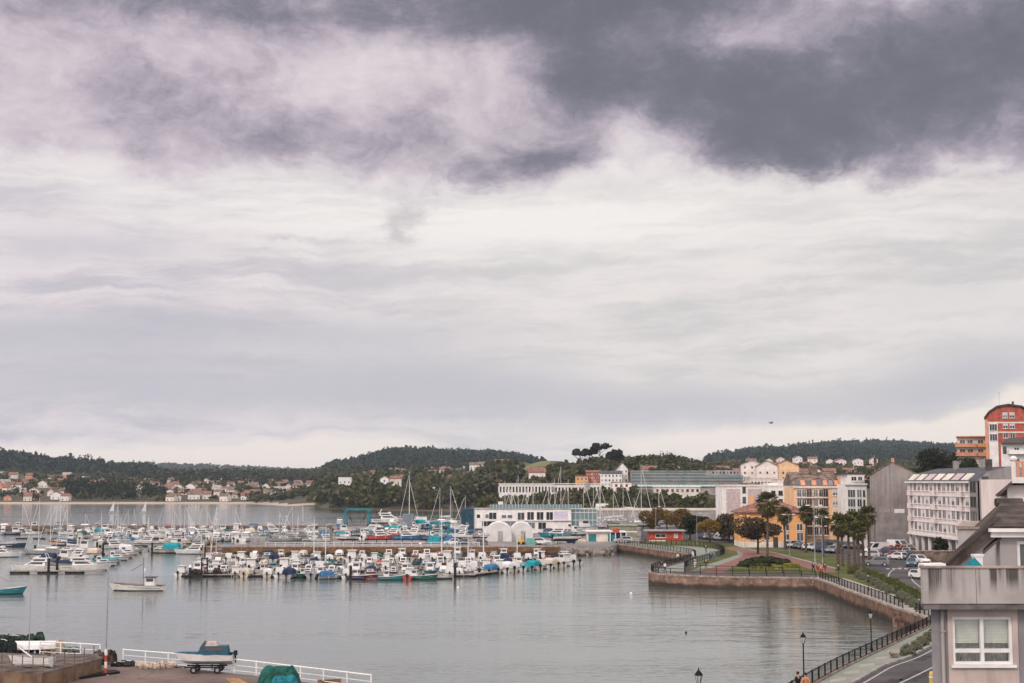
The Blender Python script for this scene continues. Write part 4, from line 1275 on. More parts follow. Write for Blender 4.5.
mb = MB(); mb.box(w * .42, w * .60, -.13, -.04, hz(513, Yg), hz(509, Yg)); mb.build('wall_lamp_board', M_frame, b)

shear(b, .285)

# ---- long pale facade along the street (faces the harbour), with its blind grey end towards us
M_endwall = mat('grey_end_wall', (.29, .265, .255), .9, .12, .25, streak=.45)
XF, YN, YF = 84.6, 259, 306
L = YF - YN; dep = 13.0; he = 16.5 - LZ + .05
b = thing('long_flats', 'long pale pink block with white windows, an arcade and a blind grey end wall', 'apartment block', (XF, YN, LZ))
# local frame: x depth away from the street, y along the facade (away from us)
z1 = 3.9
mb = MB(); mb.box(.02, dep, .35, L, z1, he); mb.build('wall', M_pinkw, b)
mb = MB(); mb.box(2.8, dep - .1, .4, L - .1, -.5, z1); mb.build('arcade_wall', M_grey, b)
for k in range(11):
    mb = MB(); y = 1.0 + k * (L - 1.6) / 10; mb.box(.15, .65, y, y + .5, -.5, z1); mb.build('column', M_white, b)
mb = MB(); mb.box(-.15, dep + .15, 0, .35, -.5, he + .2); mb.box(-.15, .05, 0, 5.0, z1, he + .2); mb.add([(-.15, 0, he + .2), (dep + .15, 0, he + .2), (dep + .15, 0, he + 1.4), (dep * .5, 0, he + 2.9), (1.6, 0, he + 1.7), (-.15, .35, he + .2), (dep + .15, .35, he + .2), (dep + .15, .35, he + 1.4), (dep * .5, .35, he + 2.9), (1.6, .35, he + 1.7)], [(0, 1, 2, 3, 4), (9, 8, 7, 6, 5), (0, 4, 9, 5), (4, 3, 8, 9), (3, 2, 7, 8), (2, 1, 6, 7)])
mb.build('end_wall', M_endwall, b)
windows(b, [(.55, z1 + k * 3.1 + .6, 1.2, 1.8, 'plain', M_frame_dark, M_glass) for k in range(4)])
for k in range(4): balcony(b, .35, 2.0, z1 + k * 3.1 + .5, .5)
mb = MB(); mb.box(-.55, .02, 5.1, L + .1, he - .25, he + .1); mb.box(-.30, .02, 5.1, L + .1, z1 - .3, z1 + .1); mb.build('cornice', M_white, b)
for k in range(1, 4):
    mb = MB(); z = z1 + k * (he - z1) / 4; mb.box(-.12, .02, 5.1, L, z - .18, z + .02); mb.build('string_course', M_white, b)
mb = MB(); mb.add([(-.3, .4, he + .1), (-.3, L, he + .1), (1.6, L, he + 1.6), (1.6, .4, he + 1.6), (dep * .5, .4, he + 2.8), (dep * .5, L, he + 2.8), (dep + .3, .4, he + .3), (dep + .3, L, he + .3)], [(0, 3, 2, 1), (3, 4, 5, 2), (4, 6, 7, 5), (0, 1, 7, 6), (0, 6, 4, 3), (1, 2, 5, 7)]); mb.build('roof', M_slate, b)
for k in range(7):
    y = 6 + k * 6.0; mb = MB()
    mb.add([(-.1, y, he + .35), (-.1, y + 4.2, he + .35), (1.25, y + 4.2, he + 1.6), (1.25, y, he + 1.6), (.1, y, he + .25), (.1, y + 4.2, he + .25), (1.35, y + 4.2, he + 1.4), (1.35, y, he + 1.4)], [(0, 3, 2, 1), (4, 5, 6, 7), (0, 1, 5, 4), (1, 2, 6, 5), (2, 3, 7, 6), (3, 0, 4, 7)]); mb.build('skylight', M_pinkt if k % 3 == 1 else M_cream, b)
fh = (he - z1) / 4
for fl in range(4):
    z = z1 + fl * fh + .85
    for k in range(14):
        y = 5.8 + k * (L - 7.0) / 14 + (.25 if k % 3 == 1 else 0)
        ww = (1.9, 1.3, 1.9)[k % 3]
        o = link('window', win_mesh(ww, 1.75, ('two', 'two', 'blind')[(k + fl) % 3]), b)
        o.location = (-.03, y + ww, z); o.rotation_euler = (0, 0, -math.pi / 2)
    for k in (1, 4, 7, 10, 13):       # loggia recess shades
        y = 5.6 + k * (L - 7.0) / 14
    for y in (1.4, 3.1):
        o = link('window', win_mesh(1.3, 1.9, 'plain', M_frame_dark, M_glass), b); o.location = (-.17, y + 1.3, z - .1); o.rotation_euler = (0, 0, -math.pi / 2)
for fl in range(1, 4):
    for k in (1, 7, 13):
        y = 5.4 + k * (L - 7.0) / 14; z = z1 + fl * fh
        mb = MB(); mb.box(-.75, -.13, y, y + 2.3, z - .15, z); mb.box(-.75, -.68, y, y + 2.3, z, z + .9); mb.build('balcony', M_pinkw, b)
windows(b, [(9.2, he - .6, .7, .9, 'plain', M_frame_dark), (10.3, he - .6, .7, .9, 'plain', M_frame_dark)])
for k, (x, y) in enumerate(((4, 7), (6, 16), (8, 4), (5, 30))):
    mb = MB(); mb.box(x, x + .9, y, y + 1.2, he + 2, he + 4.2); mb.build('chimney', M_grey if k % 2 else M_tile, b)

# ---- buildings of the slope above
def small_house(name, lab, cat, u, Y, w, d, h, wall, roof, rise=1.6, rz=0, axis='x', z=None, wins=True, group=None):
    g = uY(u, Y); zz = g.z if z is None else z
    b = thing(name, lab, cat, (g.x - w / 2, Y, zz - .3), rz, group)
    gable_walls(b, w, d, h, rise if rise > .3 else .2, wall, axis, -4.0)
    if rise > .3: gable_roof(b, w, d, h, rise, roof, .35, axis)
    else: mb = MB(); mb.box(-.2, w + .2, -.2, d + .2, h + .2, h + .45); mb.build('roof', roof, b)
    if wins:
        n = max(1, int(w / 3)); fl = max(1, int(h / 2.7))
        for f in range(fl):
            for k in range(n): windows(b, [(w * (k + .5) / n - .5, .9 + f * 2.7, 1.0, 1.3, 'plain', M_frame, M_glass)])
    return b


# red gabled block on the hill
Y = 425; p, w = place(987, 1036, 0, Y); zb = 16.5 + (482 - 460) / FPX * Y; p.z = zb
b = thing('red_block', 'tall red brick block with a rounded gable roof standing on top of the slope', 'apartment block', p)
h = hz(419, Y, zb); hr = hz(405.5, Y, zb); xr = w * .47
prof = [(0, -6), (0, h), (w * .10, h + (hr - h) * .45), (w * .26, h + (hr - h) * .84), (w * .47, hr), (w * .72, h + (hr - h) * .86), (w * .90, h + (hr - h) * .5), (w, h), (w, -6)]
mb = MB(); mb.yprism(prof, 0, 14); mb.build('wall', M_redbrick, b)
mb = MB(); up = [(x - (.5 if x < w * .3 else -.5 if x > w * .7 else 0), z + .05) for x, z in prof[1:-1]]
mb.yprism(up + [(x, z + .5) for x, z in reversed(up)], -.6, 14.5); mb.build('roof', M_tile, b)
for z in (hz(422.5, Y, zb), hz(432.2, Y, zb)): mb = MB(); mb.box(.1, w - .1, -.12, .05, z - .25, z + .2); mb.build('string_course', M_cream, b)
mb = MB(); mb.box(-.1, .8, -.14, .1, -6, hz(420, Y, zb)); mb.build('corner_pier', M_salmon, b)
mb = MB(); mb.box(.9, 3.6, -.35, .05, -6, hz(423.5, Y, zb)); mb.build('glazed_bay', M_white, b)
spec = [(1.1, hz(py, Y, zb), 2.3, 2.1, 'three') for py in (431, 441)]
o = []
for s in spec: q = link('window', win_mesh(*s[2:5]), b); q.location = (s[0], -.37, s[1])
windows(b, [(x, hz(py, Y, zb), 1.5, 1.7, st_) for py, st_ in ((418, 'blind'), (428.5, 'blind'), (438, 'two')) for x in (w * .36, w * .50)])
mb = MB(); mb.box(w * .55, w * .55 + .7, 5, 5.7, hr - 1, hr + 1.5); mb.build('chimney', M_tile, b)
mb = MB(); mb.tube([(w * .30, 3, hr - 1), (w * .30, 3, hz(391.5, Y, zb))], .045, 5); mb.box(w * .30 - .5, w * .30 + .5, 2.97, 3.03, hz(392.3, Y, zb), hz(392, Y, zb)); mb.build('antenna', M_steel, b)
shear(b, .37)
# orange terraced flats beside it
Y = 432; p, w = place(958, 987, 0, Y); zb = 16.5 + (482 - 464) / FPX * Y; p.z = zb
b = thing('terraced_flats', 'low orange and white flats with stacked balconies beside the red block', 'apartment block', p)
h = hz(437, Y, zb)
mb = MB(); mb.box(0, w, 0, 10, -6, h); mb.build('wall', M_cream, b)
for py in (446.5, 455.5):
    z = hz(py, Y, zb); balcony(b, -.6, w * .62, z, 1.4, M_salmon); balcony(b, w * .68, w + .1, z, 1.0, M_orange)
mb = MB(); mb.box(-.5, w + .1, -1.2, 10.2, h, h + .3); mb.build('roof', M_salmon, b)
windows(b, [(x, hz(py, Y, zb), 1.7, 1.7, 'two', M_frame, M_glass_grey) for py in (445.5, 454.6, 463.6) for x in (.8, 3.1, 6.3)])
shear(b, .34)
# white house below the red block
Y = 392; p, w = place(1002, 1040, 0, Y); zb = 16.5 + (482 - 457) / FPX * Y; p.z = zb
b = thing('white_villa', 'white villa with dark low roof and long balcony in front of the red block', 'house', p)
h = hz(443, Y, zb); mb = MB(); mb.box(0, w, 0, 9, -7, h); mb.build('wall', M_white, b)
mb = MB(); mb.add([(-.4, -1.4, h), (w + .4, -1.4, h), (w + .4, 9, h), (-.4, 9, h), (2, 4, h + 1.5), (w, 4, h + 1.9), (-.4, -1.4, h - .2), (w + .4, -1.4, h - .2), (w + .4, 9, h - .2), (-.4, 9, h - .2)], [(0, 1, 5, 4), (1, 2, 5), (2, 3, 4, 5), (3, 0, 4), (0, 6, 7, 1), (1, 7, 8, 2), (2, 8, 9, 3), (3, 9, 6, 0), (6, 9, 8, 7)]); mb.build('roof', M_tile, b)
balcony(b, 1.8, w, hz(453.5, Y, zb), 1.5, M_white)
windows(b, [(.5, .8, 1.0, 2.0, 'plain', M_frame_dark), (3.6, 1.0, 1.4, 1.6, 'two'), (6.2, 1.0, 1.4, 1.6, 'two')])

shear(b, .38)
# ---- houses of the mid slope behind the flats
hs = [
    (741, 760, 9, 7, 5.0, M_salmon, M_tile_red, 2.0, 'x', 'house with salmon walls and red roof, behind the tiled flats, beside two pale gables'),
    (751, 700, 10.5, 9, 8.2, M_pinkw, M_greyroof, 2.0, 'y', 'pink house with a grey gable, first of the three gabled houses above the tiled flats'),
    (766, 690, 10, 9, 7.4, M_pinkw, M_tile_old, 2.6, 'y', 'pale pink round gabled house, middle of the three above the tiled flats'),
    (785, 690, 12, 9, 7.6, M_peach, M_tile_red, 2.6, 'y', 'peach house with a broad gable, last of the three above the tiled flats'),
    (802, 720, 10, 8, 5.0, M_salmon, M_tile_red, 1.4, 'x', 'long low salmon house next to the peach gable on the slope'),
    (813, 930, 11, 8, 6.0, M_white, M_tile_old, 3.0, 'y', 'white house with a pointed gable among trees on the slope'),
    (795, 960, 9, 8, 6.5, M_cream, M_tile_old, 2.2, 'y', 'cream house higher on the slope behind the peach gable'),
    (790, 1080, 10, 8, 6, M_white, M_tile_red, 2, 'x', 'white house with red roof high on the slope above the cream one'),
    (760, 1000, 12, 8, 6.5, M_grey, M_greyroof, .2, 'x', 'grey flat roofed house above the three gabled houses'),
    (730, 860, 9, 8, 5, M_salmon, M_tile_red, 2, 'x', 'small red roofed house right of the glazed building roof'),
    (716, 960, 8, 7, 4.5, M_redbrick, M_tile_red, 2, 'x', 'small red house among trees above the glazed building'),
    (722, 1050, 9, 7, 4.5, M_cream, M_tile_red, 2, 'x', 'cream house with red roof near the skyline above the glazed building'),
    (828, 1000, 9, 8, 5.5, M_cream, M_tile_red, 2, 'x', 'cream house on the slope above the peach flats'),
    (838, 900, 10, 8, 4.5, M_white, M_tile_old, 1.6, 'x', 'white low house behind the chimneys of the peach flats'),
    (848, 1050, 9, 8, 5, M_pinkw, M_tile_red, 2, 'x', 'pink house on the slope left of the bare gable roof'),
    (805, 1250, 10, 8, 5.5, M_white, M_tile_red, 2, 'x', 'white house highest on the wooded slope, above the pointed gable'),
    (775, 1200, 10, 8, 5.5, M_cream, M_tile_red, 2, 'x', 'cream house at the foot of the wooded ridge'),
    (865, 1150, 9, 8, 5.5, M_cream, M_tile_old, 2, 'x', 'cream house at the foot of the ridge over the gallery house'),
    (858, 860, 9, 8, 5, M_salmon, M_tile_red, 2, 'x', 'salmon house just above the roof of the gallery house'),
    (648, 790, 10, 8, 5, M_white, M_tile_red, 2, 'x', 'white house among the trees right of the gabled white building'),
    (746, 1130, 9, 7, 5, M_white, M_tile_red, 2, 'x', 'white house with red roof above the grey flat roofed one'),
]
for u, Y, w, d, h, wl, rf, rise, ax, lab in hs:
    small_house('hill_house', lab, 'house', u, Y, w, d, h, wl, rf, rise, random.uniform(-.15, .15), ax, 17.0 if Y in (760, 700, 690, 720) else None, True, 'houses on the slope behind the flats')
for (px0, px1, y0, y1, Y, lab, m) in [(750, 777, 478.5, 488, 560, 'flat roofed cream row of flats behind the tiled flats', M_cream), (778, 795, 479.5, 488, 540, 'low pink building with white posts behind the white block', M_pinkw)]:
    p, w = place(px0, px1, 0, Y); h = hz(y0, Y)
    b = thing('low_flats', lab, 'building', p); mb = MB(); mb.box(0, w, 0, 12, -1, h); mb.build('wall', m, b)
    mb = MB(); mb.box(-.2, w + .2, -.2, 12.2, h, h + .4); mb.build('roof', M_cream, b)
    windows(b, [(w * (k + .3) / 8, h - 2.6, .9, 1.4, 'plain') for k in range(8)])

# ---- glazed green-grey building on the hill
Y = 700; p, w = place(632, 750, 0, Y); zb = hz(487, Y, 0); p.z = zb
b = thing('glazed_building', 'long low building with bands of blue green glass on the hill', 'building', p)
h = hz(471.5, Y, zb)
mb = MB(); mb.box(0, w * .93, .05, 16, -6, h * .98); mb.build('wall', M_grey, b)
for k in range(5):
    z = h * k / 5
    x1 = w * (.62 if k == 4 else 1.0)
    mb = MB(); mb.box(0, x1, -.10, .05, z + .5, z + h / 5 - .25); 
    n = 40
    for q in range(n): x = x1 * q / n; mb.box(x, x + .18, -.18, -.10, z + .45, z + h / 5 - .2, 1)
    mb.build('glass_band', [M_tealglass, M_grey], b)
    mb = MB(); mb.box(-.2, x1 + .2, -.6, .05, z + .1, z + .5); mb.build('floor_edge', M_grey, b)
mb = MB(); mb.box(w * .66, w * .92, 0.5, 14, h * .8 + .4, h + .6); mb.build('roof_house', M_grey, b)
mb = MB(); mb.box(-.3, w * .62, -.6, 16.2, h, h + .4); mb.build('roof', M_greyroof, b)
windows(b, [(w * (.68 + .03 * k), h * .84, 1.1, 1.4, 'plain') for k in range(8)])
p2, w2 = place(655, 700, 0, 640); p2.z = hz(494, 640, 0)
b = thing('low_pavilion', 'low cream pavilion in front of the glazed building', 'building', p2)
mb = MB(); mb.box(0, w2, 0, 10, -3, hz(487, 640, p2.z)); mb.build('wall', M_cream, b)
mb = MB(); mb.box(-.4, w2 + .4, -.4, 10.4, hz(487, 640, p2.z), hz(486, 640, p2.z)); mb.build('roof', M_white, b)
windows(b, [(w2 * (k + .2) / 9, .8, w2 / 16, 1.5, 'plain') for k in range(9)])

# ---- long white terrace building with openings
Y = 620; p, w = place(499, 611, 0, Y); zb = hz(494.5, Y, 0); p.z = zb
b = thing('terrace_building', 'very long low white building with a row of dark square openings, below the hill trees', 'building', p)
h = hz(484.2, Y, zb); sc_ = w / 112
def frames(x0, x1, n, m, hh):
    mb = MB(); mb.box(x0 * sc_, x1 * sc_, 2.0, 12, -4, hh); mb.box(x0 * sc_, x1 * sc_, 0, 2, -4, .9); mb.box(x0 * sc_, x1 * sc_, 0, 2, hh - 1.0, hh)
    for k in range(n + 1): x = (x0 + (x1 - x0) * k / n) * sc_; mb.box(x - .32, x + .32, .01, 1.99, .9, hh - 1.0)
    mb.build('wall', m, b)
    for k in range(n):
        x = (x0 + (x1 - x0) * (k + .5) / n) * sc_; o = link('window', win_mesh((x1 - x0) / n * sc_ * .74, hh - 2.0, 'plain', M_frame_dark, M_glass), b); o.location = (x - (x1 - x0) / n * sc_ * .37, 1.97, .95)
frames(0, 55, 17, M_white, h); frames(55.3, 86, 9, M_pinkw, h * .92); frames(90.3, 112, 6, M_white, h * .95)
mb = MB(); mb.box(86.3 * sc_, 90 * sc_, -.6, 12, -4, h + 1.2); mb.build('stair_tower', M_grey, b)
mb = MB(); mb.box(-.3, 112 * sc_, -.25, 12.3, h + .01, h + .4); mb.build('roof', M_cream, b)
b2 = thing('stepped_building', 'cream house with stepped terraces at the end of the long white building', 'building', D(612.5, 482, 615).xy.to_3d() + Vector((0, 0, hz(497, 615, 0))))
for k, (a, c, hh) in enumerate(((0, 8.2, 6.2), (2.5, 8.2, 3.5))): mb = MB(); mb.box(a if k == 0 else 0, c, k * -2.5, 8 if k == 0 else -.02, -3, hh); mb.build('wall', M_pinkw, b2)
windows(b2, [(1 + 2.2 * k, 4.2, 1.2, 1.4, 'plain') for k in range(3)])
mb = MB(); mb.box(-.2, 8.4, -.2, 8.2, 6.2, 6.5); mb.build('roof', M_tile_red, b2)

# ---- coloured flats on the park hill
def slope_block(name, lab, px0, px1, y0, y1, Y, wall, roof, rise, axis, fl, n, dep=9):
    p, w = place(px0, px1, 0, Y); zb = hz(y1, Y, 0); p.z = zb
    b = thing(name, lab, 'apartment block', p); h = hz(y0, Y, zb)
    gable_walls(b, w, dep, h, max(rise, .2), wall, axis, -5)
    if rise: gable_roof(b, w, dep, h, rise, roof, .3, axis)
    else: mb = MB(); mb.box(-.2, w + .2, -.2, dep + .2, h + .2, h + .6); mb.build('roof', roof, b)
    for f in range(fl): windows(b, [(w * (k + .25) / n, h * (f + .25) / fl, w / n * .5, h / fl * .5, 'plain', M_frame, M_glass_grey) for k in range(n)])
    return b
slope_block('slope_flats', 'small bright ochre block at the foot of the park hill', 576, 588, 476.5, 486, 700, M_orange, M_tile_red, 0, 'x', 2, 3)
slope_block('slope_flats', 'dark red block next to the ochre one on the park hill', 586.5, 601, 472.5, 487, 706, M_redbrick, M_tile_red, 1.0, 'x', 4, 4)
slope_block('slope_flats', 'long white block between the red flats and the white gable', 600.5, 622, 473.5, 487, 702, M_white, M_slate, 1.2, 'x', 3, 6)
slope_block('slope_flats', 'tall white block with a steep pointed gable on the park hill', 617, 628, 469, 487, 710, M_white, M_slate, 3.0, 'y', 4, 3)
small_house('hill_house', 'white house with pink roof alone below the meadow', 'house', 537, 780, 9, 8, 4, M_pinkw, M_tile_red, 2.4, 0, 'x', hz(479, 780, 0))
small_house('hill_house', 'white villa at the left end of the meadow on the wooded hill', 'house', 476.5, 1250, 12, 9, 6.5, M_white, M_tile_old, 2.2, 0, 'x', hz(472, 1250, 0))
small_house('hill_house', 'red roofed house beside the meadow on the hill', 'house', 503, 1230, 14, 9, 6, M_salmon, M_tile_red, 3.0, 0, 'x', hz(469.5, 1230, 0))
small_house('hill_house', 'small white house in the headland wood near the shore', 'house', 385, 900, 5.5, 7, 5.5, M_white, M_tile_red, 1.6, 0, 'y', hz(487, 900, 0))
small_house('hill_house', 'house with red roof next to the tall white one in the headland wood', 'house', 396, 915, 7, 7, 4.5, M_cream, M_tile_red, 1.6, 0, 'x', hz(485, 915, 0))
small_house('hill_house', 'pale boathouse at the edge of the headland wood', 'house', 430, 870, 6, 6, 3, M_cream, M_greyroof, .8, 0, 'x', hz(493, 870, 0))
small_house('hill_house', 'white house high in the headland wood above the travel hoist', 'house', 345.5, 1010, 9, 7, 5, M_white, M_tile_old, .2, 0, 'x', hz(484, 1010, 0))
small_house('hill_house', 'white house on the wooded slope left of the meadow villa', 'house', 445, 1200, 9, 8, 5.5, M_white, M_tile_red, 2, 0, 'x', hz(476, 1200, 0))

# ---- village on the far shore
rows = [(1150, 1.5, 24, 'beach row of far shore'), (1215, 5, 26, 'second row of far village'), (1290, 9, 28, 'third row of far village'), (1380, 13, 26, 'fourth row of far village'), (1480, 16, 20, 'upper row of far village')]
vr = random.Random(4); vill = []
for Y, zg, n, wh in rows:
    its = []
    for k in range(n):
        u = -8 + (338 / n) * (k + vr.uniform(.15, .85))
        if 70 < u < 168 and Y < 1280: continue
        wl, wn = vr.choice([(M_white, 'white'), (M_white, 'white'), (M_cream, 'cream'), (M_pinkw, 'pale pink'), (M_salmon, 'salmon')])
        rf, rn = vr.choice([(M_tile_red, 'red'), (M_tile_red, 'red'), (M_tile_old, 'brown'), (M_greyroof, 'grey')])
        o = small_house('village_house', 'x', 'house', u, Y + vr.uniform(-25, 25), vr.uniform(5, 9.5), 7, vr.uniform(2.8, 4.6), wl, rf, vr.uniform(1.6, 2.8), vr.uniform(-.3, .3), vr.choice('xxy'), None, True, 'houses of the far shore village')
        its.append((o, f'{wn} house with {rn} roof'))
    label_row(its, wh)

for Y, u0, u1, n, wh in ((1060, 340, 490, 6, 'low on central slope'), (1230, 350, 495, 8, 'half way up central slope'), (1420, 380, 495, 6, 'high on central slope'), (860, 645, 735, 4, 'above the glazed building'), (1330, 740, 880, 9, 'at foot of right ridge')):
    its = []
    for k in range(n):
        u = u0 + (u1 - u0) * (k + vr.uniform(.2, .8)) / n; wl, wn = vr.choice([(M_white, 'white'), (M_cream, 'cream'), (M_pinkw, 'pale pink')]); rf, rn = vr.choice([(M_tile_red, 'red'), (M_tile_old, 'brown')])
        g = uY(u, Y); its.append((small_house('hill_house', 'x', 'house', u, Y + vr.uniform(-30, 30), vr.uniform(6, 10), 7, vr.uniform(3, 4.5), wl, rf, 1.8, vr.uniform(-.3, .3), vr.choice('xxy'), g.z + vr.uniform(5, 8) if Y > 950 else g.z - .5, True, 'scattered houses of the wooded slopes'), f'small {wn} house with {rn} roof'))
    label_row(its, wh)

# ---- boatyard building with big windows
Y = 412; p, w = place(474, 571, 0, Y); h = hz(509.5, Y); sc_ = w / 97
b = thing('marina_building', 'long white two storey marina building with large dark windows and a glass roof rail', 'marina building', p)
mb = MB(); mb.box(0, w, 0, 12, -.5, h); mb.build('wall', M_white, b)
mb = MB(); mb.box(-12.5 * sc_, -.02, -.5, 8, -.5, hz(508.5, Y)); mb.build('entrance_block', M_navy, b)
zu, zl = hz(519, Y), hz(526.5, Y)
spec = [(3 * sc_, zu + .3, .9, 1.0, 'plain', M_frame_dark), (11.5 * sc_, zu + .3, .9, 1.0, 'plain', M_frame_dark), (15 * sc_, zu - .1, 7.6 * sc_, 2.0, 'two'), (27.5 * sc_, zu + .2, 5 * sc_, 1.0, 'plain'), (33.5 * sc_, zu + .2, 5 * sc_, 1.0, 'plain'), (43.5 * sc_, zu - .3, 7 * sc_, 2.2, 'two')]
spec += [(x * sc_, zu - .35, 7 * sc_, 2.4, 'two') for x in (53, 62.5, 72)] + [(8 * sc_, zl, 15 * sc_, 1.6, 'three'), (25 * sc_, zl, 17 * sc_, 1.6, 'three'), (54 * sc_, zl - .6, 7 * sc_, 1.8, 'two'), (64 * sc_, zl - .8, 8 * sc_, 2.0, 'two')]
windows(b, spec)
mb = MB(); mb.box(44 * sc_, w + .05, -.5, -.02, hz(519.8, Y) - .25, hz(519.8, Y)); mb.build('canopy', M_white, b)
mb = MB(); mb.box(80 * sc_, w - 1, -.08, .03, zu - .9, zu + 2.2); mb.build('lilac_panel', mat('lilac_panel', (.55, .50, .60), .8, .06, 1), b)
mb = MB(); mb.box(-.1, w + .1, -.15, 12.1, h, h + .3); mb.build('roof', M_greyroof, b)
mb = MB(); mb.box(16 * sc_, w + 3, .3, .38, h + .3, h + 1.45); mb.build('glass_rail', M_tealglass, b)
mb = MB()
for k in range(30): x = 16 * sc_ + (w + 3 - 16 * sc_) * k / 29; mb.box(x, x + .08, .22, .30, h + .3, h + 1.5)
mb.build('rail_posts', M_frame, b)
mb = MB(); mb.box(24 * sc_, 29 * sc_, 3, 6, h + .3, h + 2.2); mb.build('roof_house', M_cream, b)
mb = MB(); mb.box(w + .03, w + 7.5, 1, 9, -.5, hz(509.5, Y)); mb.build('glass_wing', M_tealglass, b)
mb = MB()
for k in range(7): x = w + .1 + k * 1.22; mb.box(x, x + .1, .94, 1.0, -.5, hz(509.5, Y))
for k in range(3): mb.box(w + .05, w + 7.5, .93, 1.0, 1.4 + k * 2.2, 1.55 + k * 2.2)
mb.build('glass_wing_frame', M_frame, b)

# ---- white storage tents
def tent(px, py, wpx, hpx, lab):
    a = base(px, py); Yt = a.y; rr = wpx / FPX * Yt / 2; hh = hpx / FPX * Yt
    t = thing('storage_tent', lab, 'tent', a); mb = MB(); n = 14
    prof = [(-rr, 0)] + [(-rr * math.cos(math.pi * k / n) * 1.0, hh * (.42 + .58 * math.sin(math.pi * k / n))) for k in range(n + 1)] + [(rr, 0)]
    mb.yprism(prof, 0, 11); mb.build('cover', M_tent, t)
    for k in range(4):
        mb = MB(); pr = [(x * 1.01, z * 1.01) for x, z in prof]; mb.tube([(x, .02 + k * 3.6, z) for x, z in pr], .07, 5); mb.build('hoop', M_frame, t)
    mb = MB(); mb.box(-rr * .05, rr * .35, -.06, .02, 0, hh * .55); mb.build('door_flap', M_greyroof, t)
    return t
tent(498.5, 541.5, 25, 18.5, 'larger white arched storage tent in front of the marina building')
tent(521.5, 541, 22, 18, 'smaller white domed storage tent beside the large one')

# ---- boatyard sheds and kiosk
p, w = place(648.5, 682, 541.2); Y = p.y; h = hz(531.2, Y)
b = thing('red_kiosk', 'low red kiosk with a thin white flat roof at the end of the promenade', 'kiosk', p)
mb = MB(); mb.box(0, w, 0, 5, 0, h); mb.build('wall', M_redpaint, b)
mb = MB(); mb.box(-1.0, w + .8, -1.0, 5.5, h, h + .25); mb.build('roof', M_greyroof, b)
windows(b, [(1.6, .9, 2.6, .9, 'two'), (w - 2.2, .8, 1.0, 1.1, 'plain', M_frame, M_blind)])
mb = MB(); mb.box(0.02, w * .5, -.07, 0, 0, .28); mb.build('plinth', M_white, b)
mb = MB(); mb.box(w * .62, w * .62 + .9, -.05, .03, 0, 1.9); mb.build('door', M_redpaint, b)
p, w = place(587, 640, 541.5); Y = p.y; h = hz(532, Y)
b = thing('boatyard_shed', 'open boatyard shed with blue doors, cream panel and flat white roof', 'shed', p)
mb = MB(); mb.box(0, w * .42, 0, 6, 0, h); mb.build('wall', M_cream, b)
mb = MB(); mb.box(w * .42 + .02, w * .72, .1, 6, 0, h); mb.build('blue_door', M_navy, b)
mb = MB(); mb.box(.3, 2.2, -.05, .05, 0, h - .5); mb.build('teal_panel', M_teal, b)
mb = MB(); mb.box(5.1, 7.2, -.05, .05, 0, h - .5); mb.build('teal_panel', M_teal, b)
for k in range(4): mb = MB(); x = w * .42 + k * w * .10; mb.box(x, x + .22, -.5, -.28, 0, h); mb.build('post', M_frame, b)
mb = MB(); mb.box(-.4, w * .46, -.7, 6.3, h, h + .35); mb.build('roof', M_white, b)
mb = MB(); mb.box(w * .461, w * .74, -.7, 6.3, h - .1, h + .15); mb.build('roof', M_white, b)
mb = MB(); mb.box(w * .47, w * .6, -.75, -.7, h - .05, h + .9); mb.build('red_sign_board', M_redpaint, b)
p, w = place(613, 640, 539, None); p.y += 10; h = hz(526, p.y)
b = thing('green_shed', 'long olive green shed behind the boatyard shed', 'shed', p)
mb = MB(); mb.box(0, w, 0, 7, 0, h); mb.build('wall', mat('olive_cladding', (.26, .26, .19), .8, .15, 1), b)
mb = MB(); mb.box(-.3, w + .3, -.3, 7.3, h, h + .3); mb.build('roof', mat('olive_roof', (.30, .30, .23), .8, .15, 1), b)
mb = MB(); mb.box(-.1, w + .1, -.06, .03, h * .45, h * .55); mb.build('rail', M_frame, b)

# long pale wall / road viaduct behind the yard
p, w = place(567, 722, 0, 470); h = hz(508, 470)
b = thing('road_wall', 'long pale road wall behind the hauled out sailing boats', 'wall', p)
mb = MB(); mb.box(0, w, 0, .8, -.5, h - .8); mb.build('wall', M_grey, b)
mb = MB(); mb.box(-.1, w, -.2, 1.0, h - .8, h); mb.build('coping', M_cream, b)
# ------------------------------------------------------------------ the house on the right, close to the camera
Yh = 37.0
def X(px, Y=Yh): return D(px, 580, Y).x
def Z(py, Y=Yh): return D(512, py, Y).z
xl, xw, xr_ = X(923.0), X(934.5), X(1075)
M_house = mat('house_grey_render', (.27, .25, .26), .9, .10, .6, bump=.15, streak=.35)
M_housepink = mat('house_pink_render', (.50, .41, .37), .9, .10, .6, bump=.15, streak=.30)
def stained(name, base, ztop, zlen):
    m = mat(name, base, .9, col2=tuple(v * .74 for v in base), scale=.9, spec=.2, bump=.2); nt = m.node_tree; p = nt.nodes['Principled BSDF']
    src = p.inputs['Base Color'].links[0].from_socket
    geo = nt.nodes.new('ShaderNodeNewGeometry'); q = nt.nodes.new('ShaderNodeSeparateXYZ'); nt.links.new(geo.outputs['Position'], q.inputs[0])
    x, y, z = (E(nt, q.outputs[i]) for i in range(3))
    run = nz(nt, vec(nt, x * 2.6, y * 2.6, z * .10), 1.0, 5, .6, .15); ln = nz(nt, vec(nt, x * 2.1, y * 2.1, 3.3), 1.0, 2, .5)
    dep = (z * -1.0 + ztop) * (1 / zlen)
    k = run.step(.47, .60) * (1.0 - dep.step(ln * .55, ln * 1.9)) + (1.0 - dep.step(.0, .10)) * .35
    nt.links.new(mixc(nt, (k * .95).min(.88), src, (.045, .038, .036)), p.inputs['Base Color']); return m
M_pent = mat('penthouse_render', (.37, .34, .335), .9, .08, .8, bump=.15)
